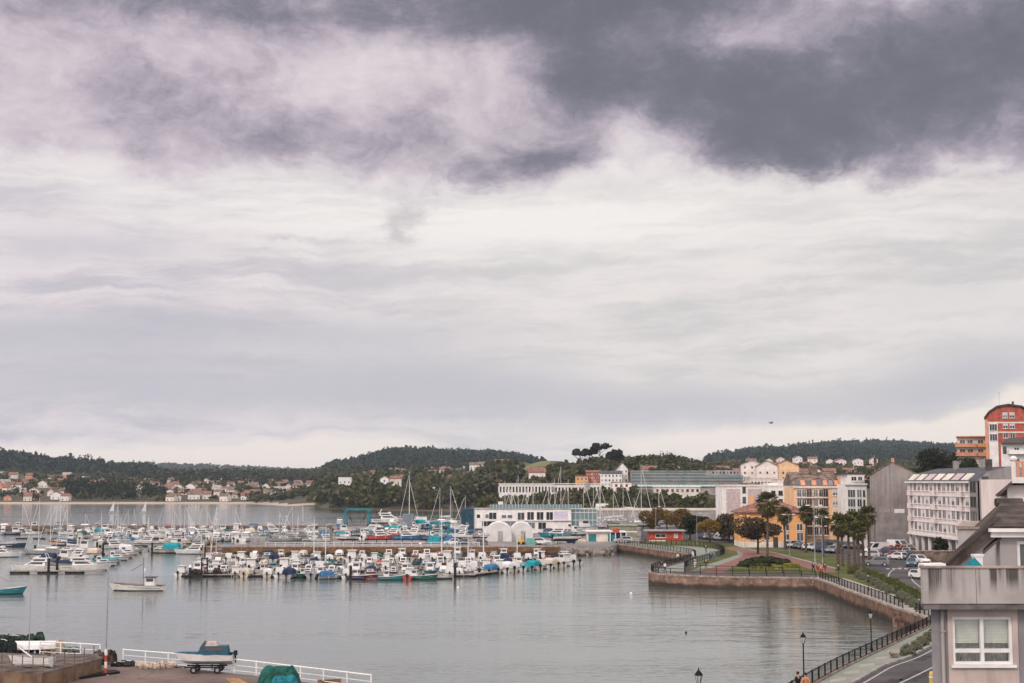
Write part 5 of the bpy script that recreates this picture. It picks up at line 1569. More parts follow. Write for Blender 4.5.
zt, zb_, zs = Z(567), Z(607.5), Z(609.5)
M_parapet = stained('parapet_concrete', (.40, .365, .345), zt, .9)
hb = thing('corner_house', 'grey and pink corner house with a stained concrete balcony front and tiled roof', 'house', (xl, Yh, 0))
ox = xl
xw_, xr = xw - ox, xr_ - ox
dep = 11.0
# wall with a real opening for the window
wx0, wx1, wz0, wz1 = X(955) - ox, X(1015.5) - ox, Z(666.5), Z(618)
yw = .42
mb = MB(); px0_ = X(952) - ox
def wall_with_hole(mbx, x0, x1, z0, z1, hx0, hx1, hz0, hz1, y, th, mi=0):
    mbx.box(x0, hx0, y, y + th, z0, z1, mi); mbx.box(hx1, x1, y, y + th, z0, z1, mi); mbx.box(hx0, hx1, y, y + th, z0, hz0, mi); mbx.box(hx0, hx1, y, y + th, hz1, z1, mi)
pk0, pk1 = X(950.5) - ox, X(1021) - ox
mb = MB(); mb.box(xw_, pk0, yw, dep, LZ - .4, zs); mb.build('wall', M_house, hb)
mb = MB(); mb.box(pk1, xr, yw, dep, LZ - .4, zs); mb.build('wall', M_house, hb)
mb = MB(); wall_with_hole(mb, pk0, pk1, LZ - .4, zs, wx0, wx1, wz0, wz1, yw - .06, .35); mb.build('pink_panel', M_housepink, hb)
mb = MB(); mb.box(pk0, pk1, yw + .75, dep, LZ - .4, zs - .02); mb.build('room', M_house, hb)
# window
wn = MB(); t = .075; yy = yw + .05
W_, H_ = wx1 - wx0, wz1 - wz0
for a in ((wx0, wx1, wz0, wz0 + t), (wx0, wx1, wz1 - t, wz1), (wx0, wx0 + t, wz0 + t, wz1 - t), (wx1 - t, wx1, wz0 + t, wz1 - t), (wx0 + W_ / 2 - .045, wx0 + W_ / 2 + .045, wz0 + t, wz1 - t)):
    wn.box(a[0], a[1], yy - .07, yy + .06, a[2], a[3])
zm = Z(652.5)
wn.box(wx0 + t, wx0 + W_ / 2 - .05, yy - .06, yy + .05, zm - .05, zm + .05); wn.box(wx0 + W_ / 2 + .05, wx1 - t, yy - .06, yy + .05, zm - .05, zm + .05)
wn.box(wx0 - .06, wx1 + .06, yw - .14, yw - .05, wz0 - .07, wz0 - .005)
win = wn.build('window', M_frame, hb)
mb = MB(); mb.box(wx0 + t, wx1 - t, yy, yy + .012, wz0 + t, wz1 - t); gp = mb.build('glass', None, win)
gm = bpy.data.materials.new('clear_glass'); gm.use_nodes = True
_n = gm.node_tree; _p = _n.nodes['Principled BSDF']; _t = _n.nodes.new('ShaderNodeBsdfTransparent'); _t.inputs[0].default_value = (.96, .97, .96, 1); _g = _n.nodes.new('ShaderNodeBsdfGlossy'); _g.inputs['Roughness'].default_value = .03; _m = _n.nodes.new('ShaderNodeMixShader'); _m.inputs[0].default_value = .07; _n.links.new(_t.outputs[0], _m.inputs[1]); _n.links.new(_g.outputs[0], _m.inputs[2]); _n.links.new(_m.outputs[0], _n.nodes['Material Output'].inputs[0]); _n.nodes.remove(_p)
gp.data.materials.clear(); gp.data.materials.append(gm)
zbl = Z(645.5)
mb = MB(); n = 17
for k in range(n):
    z = zbl + (wz1 - t - zbl) * k / n; hh = (wz1 - t - zbl) / n
    mb.xprism([(yy + .08, z + .006), (yy + .098, z + .012), (yy + .098, z + hh - .002), (yy + .08, z + hh - .001)], wx0 + t, wx0 + W_ / 2 - .05); mb.xprism([(yy + .08, z + .006), (yy + .098, z + .012), (yy + .098, z + hh - .002), (yy + .08, z + hh - .001)], wx0 + W_ / 2 + .05, wx1 - t)
mb.build('roller_blind', mat('roller_blind', (.70, .70, .63), .6, .06, 2), win)
mb = MB(); vs = []
m_ = 90
for k in range(m_ + 1):
    x = wx0 + t + (W_ - 2 * t) * k / m_; d_ = .03 * math.sin(k * 1.45) + .012 * math.sin(k * .7)
    vs += [(x, yy + .24 + d_, wz0 + t - .02), (x, yy + .24 + d_, wz1 - t)]
mb.add(vs, [(2 * k, 2 * k + 2, 2 * k + 3, 2 * k + 1) for k in range(m_)]); mb.build('curtain', mat('curtain', (.40, .39, .37), .9, .15, 6), win)
# balcony slab and parapet
mb = MB(); mb.box(0, xr, 0, 1.5, zs, zb_ + .10); mb.build('balcony_slab', mat('slab_dark_edge', (.15, .135, .13), .9, .2, 2), hb)  # slab edge in a darker tone than the parapet above
mb = MB(); jx = X(975.5) - ox
mb.box(-.02, jx - .006, -.03, .15, zb_ + .10, zt - .03); mb.box(jx + .006, xr, -.03, .15, zb_ + .10, zt - .03); mb.box(-.02, .15, .15, 1.3, zb_ + .10, zt - .03)
mb.build('parapet', M_parapet, hb)
mb = MB(); mb.box(-.05, xr, -.06, .19, zt - .03, zt + .02); mb.box(-.05, .19, .19, 1.3, zt - .03, zt + .02); mb.build('parapet_cap', M_coping, hb)
mb = MB(); mb.box(.15, xr, .15, dep, zs + .02, zb_ + .18); mb.build('terrace_floor', M_conc, hb)
# set-back top floor
yp_ = 2.6; Yp = Yh + yp_
xa = X(1001, Yp) - ox; zc0, zc1 = Z(537, Yp), Z(528, Yp)
dx0, dx1, dz0, dz1 = X(1018, Yp) - ox, X(1036, Yp) - ox, Z(572, Yp), Z(541, Yp)
mb = MB(); wall_with_hole(mb, xa, xr, zb_, zc0, dx0, dx1, dz0, dz1, yp_, .3); mb.box(xa, xa + .3, yp_ + .3, dep, zb_, zc0); mb.build('upper_wall', M_pent, hb)
dm = MB(); dm.box(dx0, dx0 + .09, yp_ + .03, yp_ + .15, dz0, dz1); dm.box(dx0 + .09, dx1, yp_ + .03, yp_ + .15, dz1 - .09, dz1); dr = dm.build('terrace_door', M_frame, hb)
dm = MB(); dm.box(dx0 + .09, dx1, yp_ + .10, yp_ + .115, dz0, dz1 - .09); dm.build('glass', M_glass_grey, dr)
xc = X(990.5, Yp) - ox
mb = MB(); mb.box(xc, xr, yp_ - .22, yp_ + .3, zc0, zc1 - .10); mb.box(xc - .06, xr, yp_ - .34, yp_ + .3, zc1 - .10, zc1); mb.build('cornice', M_white, hb)
# tiled roof slope towards us (steep), with a ridge cap
zr = Z(503.5, Yp + .9)
mb = MB(); xs = X(1003, Yp + .9) - ox
mb.add([(xc - .02, yp_ - .30, zc1 + .004), (xr, yp_ - .30, zc1 + .004), (xr, yp_ + 1.0, zr), (xs, yp_ + 1.0, zr), (xc - .02, yp_ + 1.2, zc1 + .004), (xr, yp_ + 3.0, zc1 + .004)], [(0, 1, 2, 3), (3, 2, 5, 4), (0, 3, 4), (1, 5, 2), (0, 4, 5, 1)])
rf = mb.build('tile_roof', M_tile, hb)
mb = MB()
nc = 44
for k in range(nc):
    q = k / nc; xa_ = xc + (xr - xc) * q; xb_ = xs + (xr - xs) * q
    mb.tube([(xa_ + .05, yp_ - .32, zc1 + .02), (xb_ + .05, yp_ + 1.0, zr + .02)], .045, 6)
mb.build('tile_rolls', M_tile, rf)
mb = MB(); mb.tube([(xs - .1, yp_ + 1.02, zr + .03), (xr, yp_ + 1.02, zr + .03)], .12, 8)
mb.build('ridge', M_tile, rf)
# sloping wing wall with its own narrow tiled slope
xe, ze = X(944, Yp) - ox, Z(566.5, Yp); xt_, zt_ = X(996, Yp) - ox, Z(516, Yp)
dd = .25
mb = MB()
prof = [(X(953, Yp) - ox, zb_), (X(953, Yp) - ox, Z(567, Yp)), (xc + .25, Z(530.5, Yp)), (xc + .55, Z(532, Yp)), (xa - .02, Z(545, Yp)), (xa - .02, zb_)]
prof = [(X(949, Yp) - ox, zb_), (X(949, Yp) - ox, Z(567, Yp)), (xc + .05, Z(529, Yp)), (xc + .30, Z(533, Yp)), (X(984, Yp) - ox, Z(549, Yp)), (X(984, Yp) - ox, zb_)]
mb.yprism(prof, yp_ - .02, yp_ + dd); mb.build('wing_wall', M_pent, hb)
mb = MB(); n_ = Vector((-(zt_ - ze), xt_ - xe)).normalized()
pr2 = [(xe, ze), (xt_ + .12, zt_ - .02), (xt_ + .30, zt_ - .32), (xe + .22, ze - .08)]
mb.yprism(pr2, yp_ - .12, yp_ + dd + .12); mb.build('wing_roof', M_tile, hb)
mb = MB(); a0, b0 = Vector((xe, ze)), Vector((xt_ + .12, zt_ - .02))
for k in range(36):
    q = a0.lerp(b0, (k + .5) / 36); mb.tube([(q.x - .01, yp_ - .14, q.y + .0), (q.x - .01, yp_ + dd + .12, q.y + .0)], .032, 6)
mb.build('wing_tiles', M_tile, hb)
mb = MB(); mb.yprism([(X(983, Yp) - ox, Z(551, Yp)), (xa + .02, Z(536, Yp)), (xa + .02, Z(538.5, Yp)), (X(984, Yp) - ox, Z(553.5, Yp))], yp_ - .10, yp_ + .2); mb.build('barge_board', M_tile, hb)

shear(hb, .315, ('wall', 'room', 'terrace_floor', 'balcony_slab'), .42)
shear(hb, .40, ('parapet', 'parapet_cap'), .19)
shear(hb, .33, ('upper_wall',), yp_ + .29)

mb = MB(); mb.tube([(pk0 - .14, yw - .07, zs - .05), (pk0 - .14, yw - .07, 8)], .045, 8)
for k in range(4): mb.box(pk0 - .20, pk0 - .08, yw - .12, yw - .02, zs - .6 - k * 1.6, zs - .56 - k * 1.6)
mb.build('drain_pipe', M_grey, hb)
# things on the terrace
Ys = Yh + 1.5
t = thing('teal_parasol', 'closed down teal sun shade standing behind the stained balcony front', 'sun shade', (X(974, Ys), Ys, zb_ + .18))
mb = MB(); hp = Z(557, Ys) - zb_ - .18; r0 = .33
mb.add([(-r0, -.25, hp - .36), (r0 * .85, -.25, hp - .36), (r0 * .85, .3, hp - .36), (-r0, .3, hp - .36), (.02, 0, hp), (-.02, -.28, hp - .30)], [(0, 1, 4), (1, 2, 4), (2, 3, 4), (3, 0, 4), (3, 2, 1, 0)]); mb.build('canopy', mat('teal_fabric', (.012, .16, .19), .8, .2, 4), t)
mb = MB(); mb.tube([(0, 0, 0), (0, 0, hp)], .022, 8); mb.build('pole', M_steel, t)
mb = MB(); mb.lathe([(.22, 0), (.22, .06), (.05, .10)], 12); mb.build('foot', M_conc, t)
t = thing('storage_box', 'white box with a blue lid edge beside the teal sun shade', 'storage box', (X(978, Ys + .5), Ys + .5, zb_ + .18))
mb = MB(); mb.box(-.11, .11, -.12, .12, 0, Z(556, Ys + .5) - zb_ - .18); mb.build('body', M_white, t)
mb = MB(); zz = Z(556, Ys + .5) - zb_ - .18; mb.box(-.13, .13, -.14, .14, zz - .012, zz + .05); mb.build('lid', M_white, t)
M_tile.node_tree.nodes['Principled BSDF'].inputs['Specular IOR Level'].default_value = .15
Yb = Yh + .55
t = thing('covered_table', 'low table under a pale cloth behind the left end of the balcony front', 'table', (X(934, Yb), Yb, zb_ + .18))
hh = Z(563.8, Yb) - zb_ - .18
mb = MB(); mb.add([(-.30, -.22, hh), (.25, -.22, hh + .02), (.30, .4, hh + .01), (-.28, .4, hh), (-.33, -.26, hh - .3), (.28, -.26, hh - .3), (.33, .44, hh - .3), (-.31, .44, hh - .3)], [(0, 1, 2, 3), (0, 4, 5, 1), (1, 5, 6, 2), (2, 6, 7, 3), (3, 7, 4, 0)]); mb.build('cloth', M_white, t)
for x_, y_ in ((-.24, -.16), (.22, -.16), (.24, .34), (-.22, .34)):
    mb = MB(); mb.tube([(x_, y_, 0), (x_, y_, hh - .03)], .022, 6); mb.build('leg', M_steel, t)

# grey house just beyond and the white house with eave above it
Yg = 60
t = thing('low_grey_house', 'plain grey house wall behind the tiled wing of the corner house', 'house', (X(959, Yg), Yg, LZ))
mb = MB(); mb.box(0, 7, 0, 8, -.3, Z(529, Yg) - LZ); mb.build('wall', M_pent, t)
mb = MB(); mb.box(-.08, 7.1, -.08, 8.1, Z(529, Yg) - LZ, Z(529, Yg) - LZ + .12); mb.build('coping', M_coping, t)
shear(t, .36)
Yg = 75
t = thing('eave_house', 'white house with dark wooden eave above the corner house roof', 'house', (X(1013, Yg), Yg, LZ))
he_ = Z(485, Yg) - LZ
mb = MB(); mb.box(0, 9, 0, 9, -.3, he_); mb.build('wall', M_pinkw, t)
mb = MB(); mb.yprism([(-.85, he_ - .62), (.0, he_ + .12), (9.5, he_ + .22), (9.5, he_ + .36), (-.02, he_ + .28), (-1.0, he_ - .52)], -.6, 9.5); mb.build('eave_roof', mat('eave_wood', (.10, .075, .065), .8, .2, 2), t)
mb = MB(); mb.box(-.1, 9, -.72, -.6, he_ + .10, he_ + .40); mb.build('gutter', M_white, t)
mb = MB(); mb.box(-.18, 0, -.1, .3, -.3, he_ + .05); mb.build('corner_pilaster', M_white, t)
shear(t, .38)
t = thing('vent_pipe', 'tall white flue pipe with a cap on the roof above the eave house', 'flue pipe', (X(1017.5, Yg + 4), Yg + 4, LZ + he_ + .2))
mb = MB(); zz = Z(456, Yg + 4) - LZ - he_ - .2; mb.tube([(0, 0, -.1), (0, 0, zz - .3)], .13, 10); mb.build('pipe', M_white, t)
mb = MB(); mb.lathe([(.13, zz - .3), (.22, zz - .2), (.22, zz - .1), (.08, zz)], 10); mb.build('cap', M_white, t)
t = thing('roof_railing', 'brown balustrade on the roof beside the flue pipe', 'railing', (X(1020, Yg + 3), Yg + 3, LZ + he_ + .3))
mb = MB(); hh = Z(461, Yg + 3) - LZ - he_ - .3; mb.box(0, 4, 0, .12, hh - .12, hh); mb.box(0, 4, 0, .1, 0, .15)
for k in range(14): mb.box(.05 + k * .28, .17 + k * .28, .0, .10, .15, hh - .12)
mb.build('balusters', M_salmon, t)
mb = MB(); mb.box(0, 4, -.05, 6, -2.6, 0); mb.build('roof_base', M_pinkw, t)
# brown retaining wall with a garden below the arcade
p = P(938, 563); t = thing('garden_wall', 'brown stone garden wall in front of the arcade of the long flats', 'wall', (p.x, p.y, LZ))
mb = MB(); mb.box(-4.5, 6.5, 0, .5, -.3, 2.1); mb.build('wall', M_tile_old, t)
mb = MB(); mb.box(-4.6, 6.6, -.08, .58, 2.1, 2.25); mb.build('coping', M_coping, t)
p = P(949, 560); bq = make_tree('garden_shrub', 'dark green shrub behind the brown garden wall', 'shrub', 4.2, 3.4, L_dark, 500, 'round', .1, .3, 90); bq.location = (p.x, p.y + 6, LZ)
p = P(931.5, 684); t = thing('yellow_post', 'short yellow rounded post at the corner of the house', 'post', (p.x, p.y, LZ))
mb = MB(); mb.lathe([(.16, 0), (.16, .75), (.10, .88), (.02, .92)], 12); mb.build('post', mat('yellow_paint', (.62, .42, .10), .5, .1, 3), t)
mb = MB(); mb.lathe([(.18, .45), (.18, .55)], 12); mb.build('band', M_frame, t)
# ------------------------------------------------------------------ railings and lamps of the promenade
POSTM = {}
def railing(label, path, h=1.05, step=1.6, m=None, solid=False, inset=.35, z=LZ, name='railing', bars=True):
    path = offset([Vector(p) for p in path], -inset); m = m or M_dark
    t = thing(name, label, 'railing', (path[0].x, path[0].y, z)); o0 = path[0]
    q = [Vector((p.x - o0.x, p.y - o0.y, 0)) for p in path]
    mb = MB(); mb.tube([p + Vector((0, 0, h)) for p in q], .045 if m is not M_white_metal else .06, 6); mb.build('top_rail', m, t)
    mb = MB(); mb.tube([p + Vector((0, 0, .16)) for p in q], .03, 5); mb.build('bottom_rail', m, t)
    if not bars: mb = MB(); mb.tube([p + Vector((0, 0, h * .55)) for p in q], .03, 5); mb.build('middle_rail', m, t)
    ls = [0]
    for i in range(1, len(q)): ls.append(ls[-1] + (q[i] - q[i - 1]).length)
    def at_(s):
        i = max(0, min(len(q) - 2, int(np.searchsorted(ls, s)) - 1)); f = (s - ls[i]) / max(1e-6, ls[i + 1] - ls[i]); return q[i].lerp(q[i + 1], f)
    n = max(2, min(98, int(ls[-1] / step) + 1))
    key = (round(h, 2), m.name)
    if key not in POSTM: mb = MB(); mb.box(-.05, .05, -.05, .05, 0, h + .08); POSTM[key] = mb.mesh('post', m)
    for k in range(n): o = link('post', POSTM[key], t); o.location = at_(ls[-1] * k / (n - 1))
    if bars:
        mb = MB(); nb = int(ls[-1] / .19)
        for k in range(nb):
            a = at_(ls[-1] * k / nb); mb.box(a.x - .008, a.x + .008, a.y - .008, a.y + .008, .16, h)
        mb.build('bar_infill', m, t)
    return t

railing('black iron railing along the near promenade with the green paving', smooth(A_near, 2), 1.0, 2.0)
railing('black iron railing on top of the dock wall from the stairs to the promontory', A_dock[3:], 1.0, 2.0, inset=.9)
railing('short black railing between the stone stairs and the near promenade', A_dock[:3], 1.0, 1.5, inset=.9)
railing('black iron railing along the front edge of the rounded promontory', A_front[:8], 1.0, 2.6, inset=.4, bars=False)
railing('dark iron railing curving round the tip and inlet side of the promontory', A_front[7:] + A_inlet[1:], 1.1, 1.8, inset=.4)
rin = smooth(pts([(640, 543.2), (672, 544.8), (700, 546.6), (714, 548.2), (722, 550.4), (724.5, 552.8), (720, 556), (704, 560.8), (690, 565.2), (684.5, 568)]), 3)
railing('dark railing on the inner curve of the green walk, between the two paved walks', rin, 1.1, 1.8, inset=0)
railing('second dark railing behind the front walk, beside the lawn and shrub bed', pts([(684.5, 571.2), (720, 572.2), (760, 573.2), (800, 573.6)]), 1.0, 2.6, inset=0, bars=False)
railing('white railing along the edge of the brown stone pier', [uy(268, yp + .6), uy(480, yp + .6)], 1.0, 2.2, M_white_metal, inset=0, bars=False)
# the white railing of the slipway
railing('white tube railing along the water side of the slipway', offset(A_slip[1:6], 0), 1.0, 2.3, M_white_metal, inset=-.35 + .7, bars=False)


def make_lantern():
    t = thing('street_lamp', '', 'street lamp')
    mb = MB(); mb.lathe([(.16, 0), (.16, .25), (.10, .35), (.09, .8), (.055, .9), (.05, 3.0), (.07, 3.05), (.04, 3.12)], 10); mb.build('post', M_dark, t)
    mb = MB(); mb.lathe([(.09, 3.12), (.20, 3.52), (.20, 3.56)], 6); mb.build('lantern_glass', mat('lantern_glass', (.55, .55, .53), .25, .05, 2), t)
    mb = MB()
    for k in range(6): a = 2 * math.pi * k / 6; mb.tube([(.10 * math.cos(a), .10 * math.sin(a), 3.12), (.21 * math.cos(a), .21 * math.sin(a), 3.56)], .014, 4)
    mb.build('lantern_frame', M_dark, t)
    mb = MB(); mb.lathe([(.24, 3.56), (.20, 3.66), (.08, 3.80), (.03, 3.88), (.012, 4.0)], 6); mb.build('lantern_cap', M_dark, t)
    return t
LN = make_lantern(); first = True
def lantern(p, lab, s=1.0):
    global first
    o = LN if first else dup(LN); first = False
    o.location = p; o.scale = (s, s, s); tag(o, lab, 'street lamp', 'black lantern posts of the promenade'); return o
def edge_pt(px, py): return P(px, py).to_3d()
p = P(871.5, 652); lantern(p, 'black lantern post in the middle of the near railing, beside the green paving', (652 - 610) / FPX * p.y / 4.0)
p = P(804, 685.5); lantern(p, 'black lantern post at the bottom of the near railing, beside two walkers', (685.5 - 633) / FPX * p.y / 4.0)
p = P(699.5, 741); lantern(p, 'lantern post rising from below the frame, only its lamp head seen over water', (741 - 670) / FPX * p.y / 4.0)
for i, (px, py, hpx, lab) in enumerate([(838.5, 581.5, 19, 'black lantern post on the dock wall just after the walkers'), (868.5, 591, 18, 'black lantern post among the hedge along the dock wall'), (919.5, 615, 18, 'black lantern post near the stone stairs by the house corner'),
        (692.2, 575, 9, 'short lantern post on the front walk of the promontory'), (688.5, 545, 10, 'lantern post behind the green walk beside the lawn'), (671, 544.5, 9, 'lantern post at the start of the green walk near the kiosk')]):
    p = P(px, py); lantern(p, lab, hpx / FPX * p.y / 4.0)


def make_tall_lamp(double):
    t = thing('tall_lamp', '', 'street lamp')
    mb = MB(); mb.lathe([(.16, 0), (.16, .5), (.09, .6), (.05, 9.6), (.02, 9.7)], 8); mb.build('pole', M_steel, t)
    for s in ((-1, 1) if double else (1,)):
        mb = MB(); mb.tube([(0, 0, 9.55), (s * .5, 0, 9.75), (s * .8, 0, 9.75)], .04, 5); mb.build('arm', M_steel, t)
        mb = MB(); mb.box(min(s * .75, s * 1.45), max(s * .75, s * 1.45), -.16, .16, 9.68, 9.86); mb.build('lamp_head', M_frame, t)
    return t
TL = [make_tall_lamp(True), make_tall_lamp(False)]; tlu = set()
def tall_lamp(p, h, lab, k=0):
    o = TL[k] if k not in tlu else dup(TL[k]); tlu.add(k); s = h / 9.8; o.location = p; o.scale = (s, s, s); return tag(o, lab, 'street lamp', 'tall street lamps')
for px, py, hpx, k, lab in [(656, 541, 34, 1, 'tall pale lamp post in front of the red kiosk'), (697, 544.5, 31, 1, 'tall lamp post on the lawn beside the golden willow'), (745, 549, 33, 0, 'tall lamp post left of the tallest palm'), (789.5, 557, 42, 0, 'tall lamp post in front of the orange house'),
                       (815, 562, 56, 0, 'tallest lamp post, on the cycle path edge before the palm cluster'), (822.5, 563, 45, 0, 'tall lamp post right beside the tallest lamp near the palm cluster'), (283, 546.5, 30, 0, 'tall lamp post with two heads on the brown pier'), (331.5, 546.5, 22, 1, 'shorter lamp post on the brown pier near the white railing'),
                       (401, 546.5, 24, 1, 'pale lamp post on the brown pier below the grey container'), (452, 528, 26, 1, 'curved lamp post beside the navy entrance block'), (623, 546, 15, 1, 'lamp post at the corner between the pier and promenade')]:
    p = P(px, py); tall_lamp(p, hpx / FPX * p.y, lab, k)

# ------------------------------------------------------------------ boats
def hullmat(n, c): return mat('hull_' + n, c, .4, .06, 1.2, spec=.5)
HC = {'white': hullmat('white', (.70, .68, .65)), 'cream': hullmat('cream', (.52, .46, .38)), 'red': hullmat('red', (.42, .06, .045)), 'teal': hullmat('teal', (.02, .20, .23)), 'green': hullmat('green', (.02, .12, .09)), 'purple': hullmat('purple', (.055, .03, .075)),
      'navy': hullmat('navy', (.03, .05, .10)), 'grey': hullmat('grey', (.34, .34, .34)), 'blue': hullmat('blue', (.04, .13, .26))}
CV = {'white': mat('canvas_white', (.66, .65, .63), .85, .08, 2), 'navy': mat('canvas_navy', (.025, .04, .085), .85, .15, 2), 'blue': mat('canvas_blue', (.05, .16, .30), .85, .15, 2), 'teal': mat('canvas_teal', (.02, .26, .30), .85, .15, 2), 'grey': mat('canvas_grey', (.28, .29, .30), .85, .15, 2), 'cream': mat('canvas_cream', (.55, .48, .38), .85, .12, 2),
      'red': mat('canvas_red', (.40, .06, .06), .85, .15, 2), 'green': mat('canvas_green', (.02, .14, .10), .85, .15, 2), 'orange': mat('canvas_orange', (.72, .33, .10), .85, .12, 2)}
M_deck = mat('boat_deck', (.27, .26, .245), .7, .1, 2)  # deck tone darkened, puts the shade inside the boats into the colour
M_boot = mat('antifoul_dark', (.03, .035, .045), .7, .2, 2)
M_boot_blue = mat('antifoul_blue', (.02, .13, .24), .7, .2, 2)
M_bglass = mat('boat_glass', (.03, .035, .04), .15, .2, 3, spec=.6)
M_motor = mat('outboard_black', (.02, .02, .022), .35, .1, 4)
M_alu = mat('mast_alloy', (.62, .62, .61), .4, .06, 3)
M_wood = mat('boat_wood', (.22, .11, .05), .6, .25, 3)
M_orangebuoy = mat('buoy_orange', (.75, .22, .06), .5, .1, 3)


def hull(L, B, H, deck=.0, well=(0.05, .55), welld=.5, bow=1.25, boot=.16, flare=.82, n=12):
    """stern at x=-L/2, bow at x=L/2, waterline z=0"""
    mb = MB(); secs, ins = [], []
    for i in range(n + 1):
        t = i / n; x = -L / 2 + L * t
        b = B / 2 * (0.86 + .14 * min(1, t / .3)) * (1 - max(0, (t - .45) / .55) ** 2.2) + .012
        zs = H * (1 + (bow - 1) * t * t); xr_ = x + (.10 * L * max(0, t - .7) / .3)
        zk = -.28 * (1 - max(0, (t - .75) / .25) ** 2)
        cz = boot * (1 + .6 * max(0, t - .6))
        bl = b * (flare if t < .8 else flare * (1 - (t - .8) * 2.2))
        inw = t >= well[0] and t <= well[1]
        dz = zs - (welld if inw else deck)
        bi = max(.01, b - .10)
        secs.append([(x, 0, zk), (x, bl * .8, zk * .4), (x, bl, cz), (xr_, b, zs), (xr_, bi, zs), (xr_, bi, dz), (xr_, 0, dz + .03), (xr_, -bi, dz), (xr_, -bi, zs), (xr_, -b, zs), (x, -bl, cz), (x, -bl * .8, zk * .4)])
    vs = [p for s in secs for p in s]; k = 12; fs = []; ms = []
    mcol = [1, 1, 0, 2, 2, 2, 2, 2, 2, 0, 1, 1]
    o = len(mb.v); mb.v.extend(vs)
    for i in range(n):
        for j in range(k):
            j2 = (j + 1) % k; mb.f.append([o + i * k + j, o + i * k + j2, o + (i + 1) * k + j2, o + (i + 1) * k + j]); mb.m.append(mcol[j])
    mb.f.append([o + j for j in reversed(range(k))]); mb.m.append(0)
    mb.f.append([o + n * k + j for j in range(k)]); mb.m.append(0)
    return mb


def cabin_mb(x0, x1, w0, w1, z0, z1, rake=.5, back=.1, mi=0, gl=1):
    mb = MB(); a, b = w0 / 2, w1 / 2
    lo = [(x0, -a, z0), (x1, -a * .8, z0), (x1, a * .8, z0), (x0, a, z0)]
    hi = [(x0 + back, -b, z1), (x1 - rake, -b * .85, z1), (x1 - rake, b * .85, z1), (x0 + back, b, z1)]
    mb.add(lo + hi, [(0, 3, 2, 1), (4, 5, 6, 7), (0, 1, 5, 4), (1, 2, 6, 5), (2, 3, 7, 6), (3, 0, 4, 7)], mi)
    return mb


def pane(lo0, lo1, hi1, hi0, a=.12, b=.88, c=.38, d=.88, off=.012):
    """window pane on the quad lo0-lo1-hi1-hi0"""
    lo0, lo1, hi1, hi0 = map(Vector, (lo0, lo1, hi1, hi0)); f = lambda u, v: (lo0.lerp(lo1, u)).lerp(hi0.lerp(hi1, u), v)
    n = (lo1 - lo0).cross(hi0 - lo0).normalized() * off
    return [f(a, c) + n, f(b, c) + n, f(b, d) + n, f(a, d) + n]


def cabin_part(root, x0, x1, w0, w1, z0, z1, rake=.5, back=.1, m=None, name='cabin', c=.38):
    o = cabin_mb(x0, x1, w0, w1, z0, z1, rake, back).build(name, m or HC['white'], root)
    a, b = w0 / 2, w1 / 2
    A = [(x0, -a, z0), (x1, -a * .8, z0), (x1, a * .8, z0), (x0, a, z0)]; Bv = [(x0 + back, -b, z1), (x1 - rake, -b * .85, z1), (x1 - rake, b * .85, z1), (x0 + back, b, z1)]
    mb = MB()
    for i, j in ((0, 1), (1, 2), (2, 3)): mb.add(pane(A[i], A[j], Bv[j], Bv[i], c=c), [(0, 1, 2, 3)])
    mb.build('window', M_bglass, o, recalc=False)
    return o


def outboard(root, x, z, s=1.0, y=0):
    mb = MB(); mb.box(x - .42 * s, x - .02, y - .17 * s, y + .17 * s, z + .05, z + .58 * s); mb.box(x - .30 * s, x - .10 * s, y - .06 * s, y + .06 * s, z - .75 * s, z + .05); mb.box(x - .02, x + .08, y - .12 * s, y + .12 * s, z - .2, z + .2); return mb.build('outboard_motor', M_motor, root)


def canopy_part(root, x0, x1, w, z0, z1, m, name='canopy'):
    mb = MB(); n = 6; secs = []
    for i, x in enumerate((x0, x0 + .15, (x0 + x1) / 2, x1 - .35, x1)):
        k = (.72, 1, 1.04, .96, .45)[i]; secs.append([(x, w / 2 * math.cos(math.pi * j / n) * (1 if j not in (0, n) else 1.02), z0 + (z1 - z0) * k * (math.sin(math.pi * j / n) ** .55 if 0 < j < n else 0)) for j in range(n + 1)])
    mb.loft(secs); o = mb.build(name, m, root)
    if name == 'canopy':
        mb = MB()
        for i, j, k in ((2, 1, 0), (2, 1, 1), (4, 5, 0), (4, 5, 1)):
            a, b = secs[1 + k], secs[2 + k]; q = pane(a[i], b[i], b[j], a[j], .12, .88, .15, .85, .02 if i == 4 else -.02); mb.add(q, [(0, 1, 2, 3)])
        mb.build('clear_panel', M_bglass, o, recalc=False)
    return o


def rub(root, L, B, H, m=None):
    mb = MB()
    for sg in (-1, 1):
        p = []
        for i in range(9):
            q = i / 8; b = B / 2 * (.86 + .14 * min(1, q / .3)) * (1 - max(0, (q - .45) / .55) ** 2.2) + .02; p.append((-L / 2 + L * q + .10 * L * max(0, q - .7) / .3, sg * b, H * (1 + .25 * q * q) - .10))
        mb.tube(p, .055, 5)
    return mb.build('rub_rail', m or M_motor, root)


def guard_rail(root, L, B, H):
    mb = MB(); h = .45; p = [(L * .05, B * .46, H * 1.05 + h), (L * .3, B * .40, H * 1.12 + h), (L * .52, .05, H * 1.25 + h), (L * .52, -.05, H * 1.25 + h), (L * .3, -B * .40, H * 1.12 + h), (L * .05, -B * .46, H * 1.05 + h)]
    mb.tube(p, .018, 4)
    for q in p: mb.tube([(q[0], q[1], q[2] - h), q], .015, 4)
    return mb.build('bow_rail', M_alu, root)


def fender(root, pts_, m=None):
    for x, y, z in pts_:
        mb = MB(); mb.ball((x, y, z), .10, .10, .24, 7, 5); mb.build('fender', m or M_frame, root)


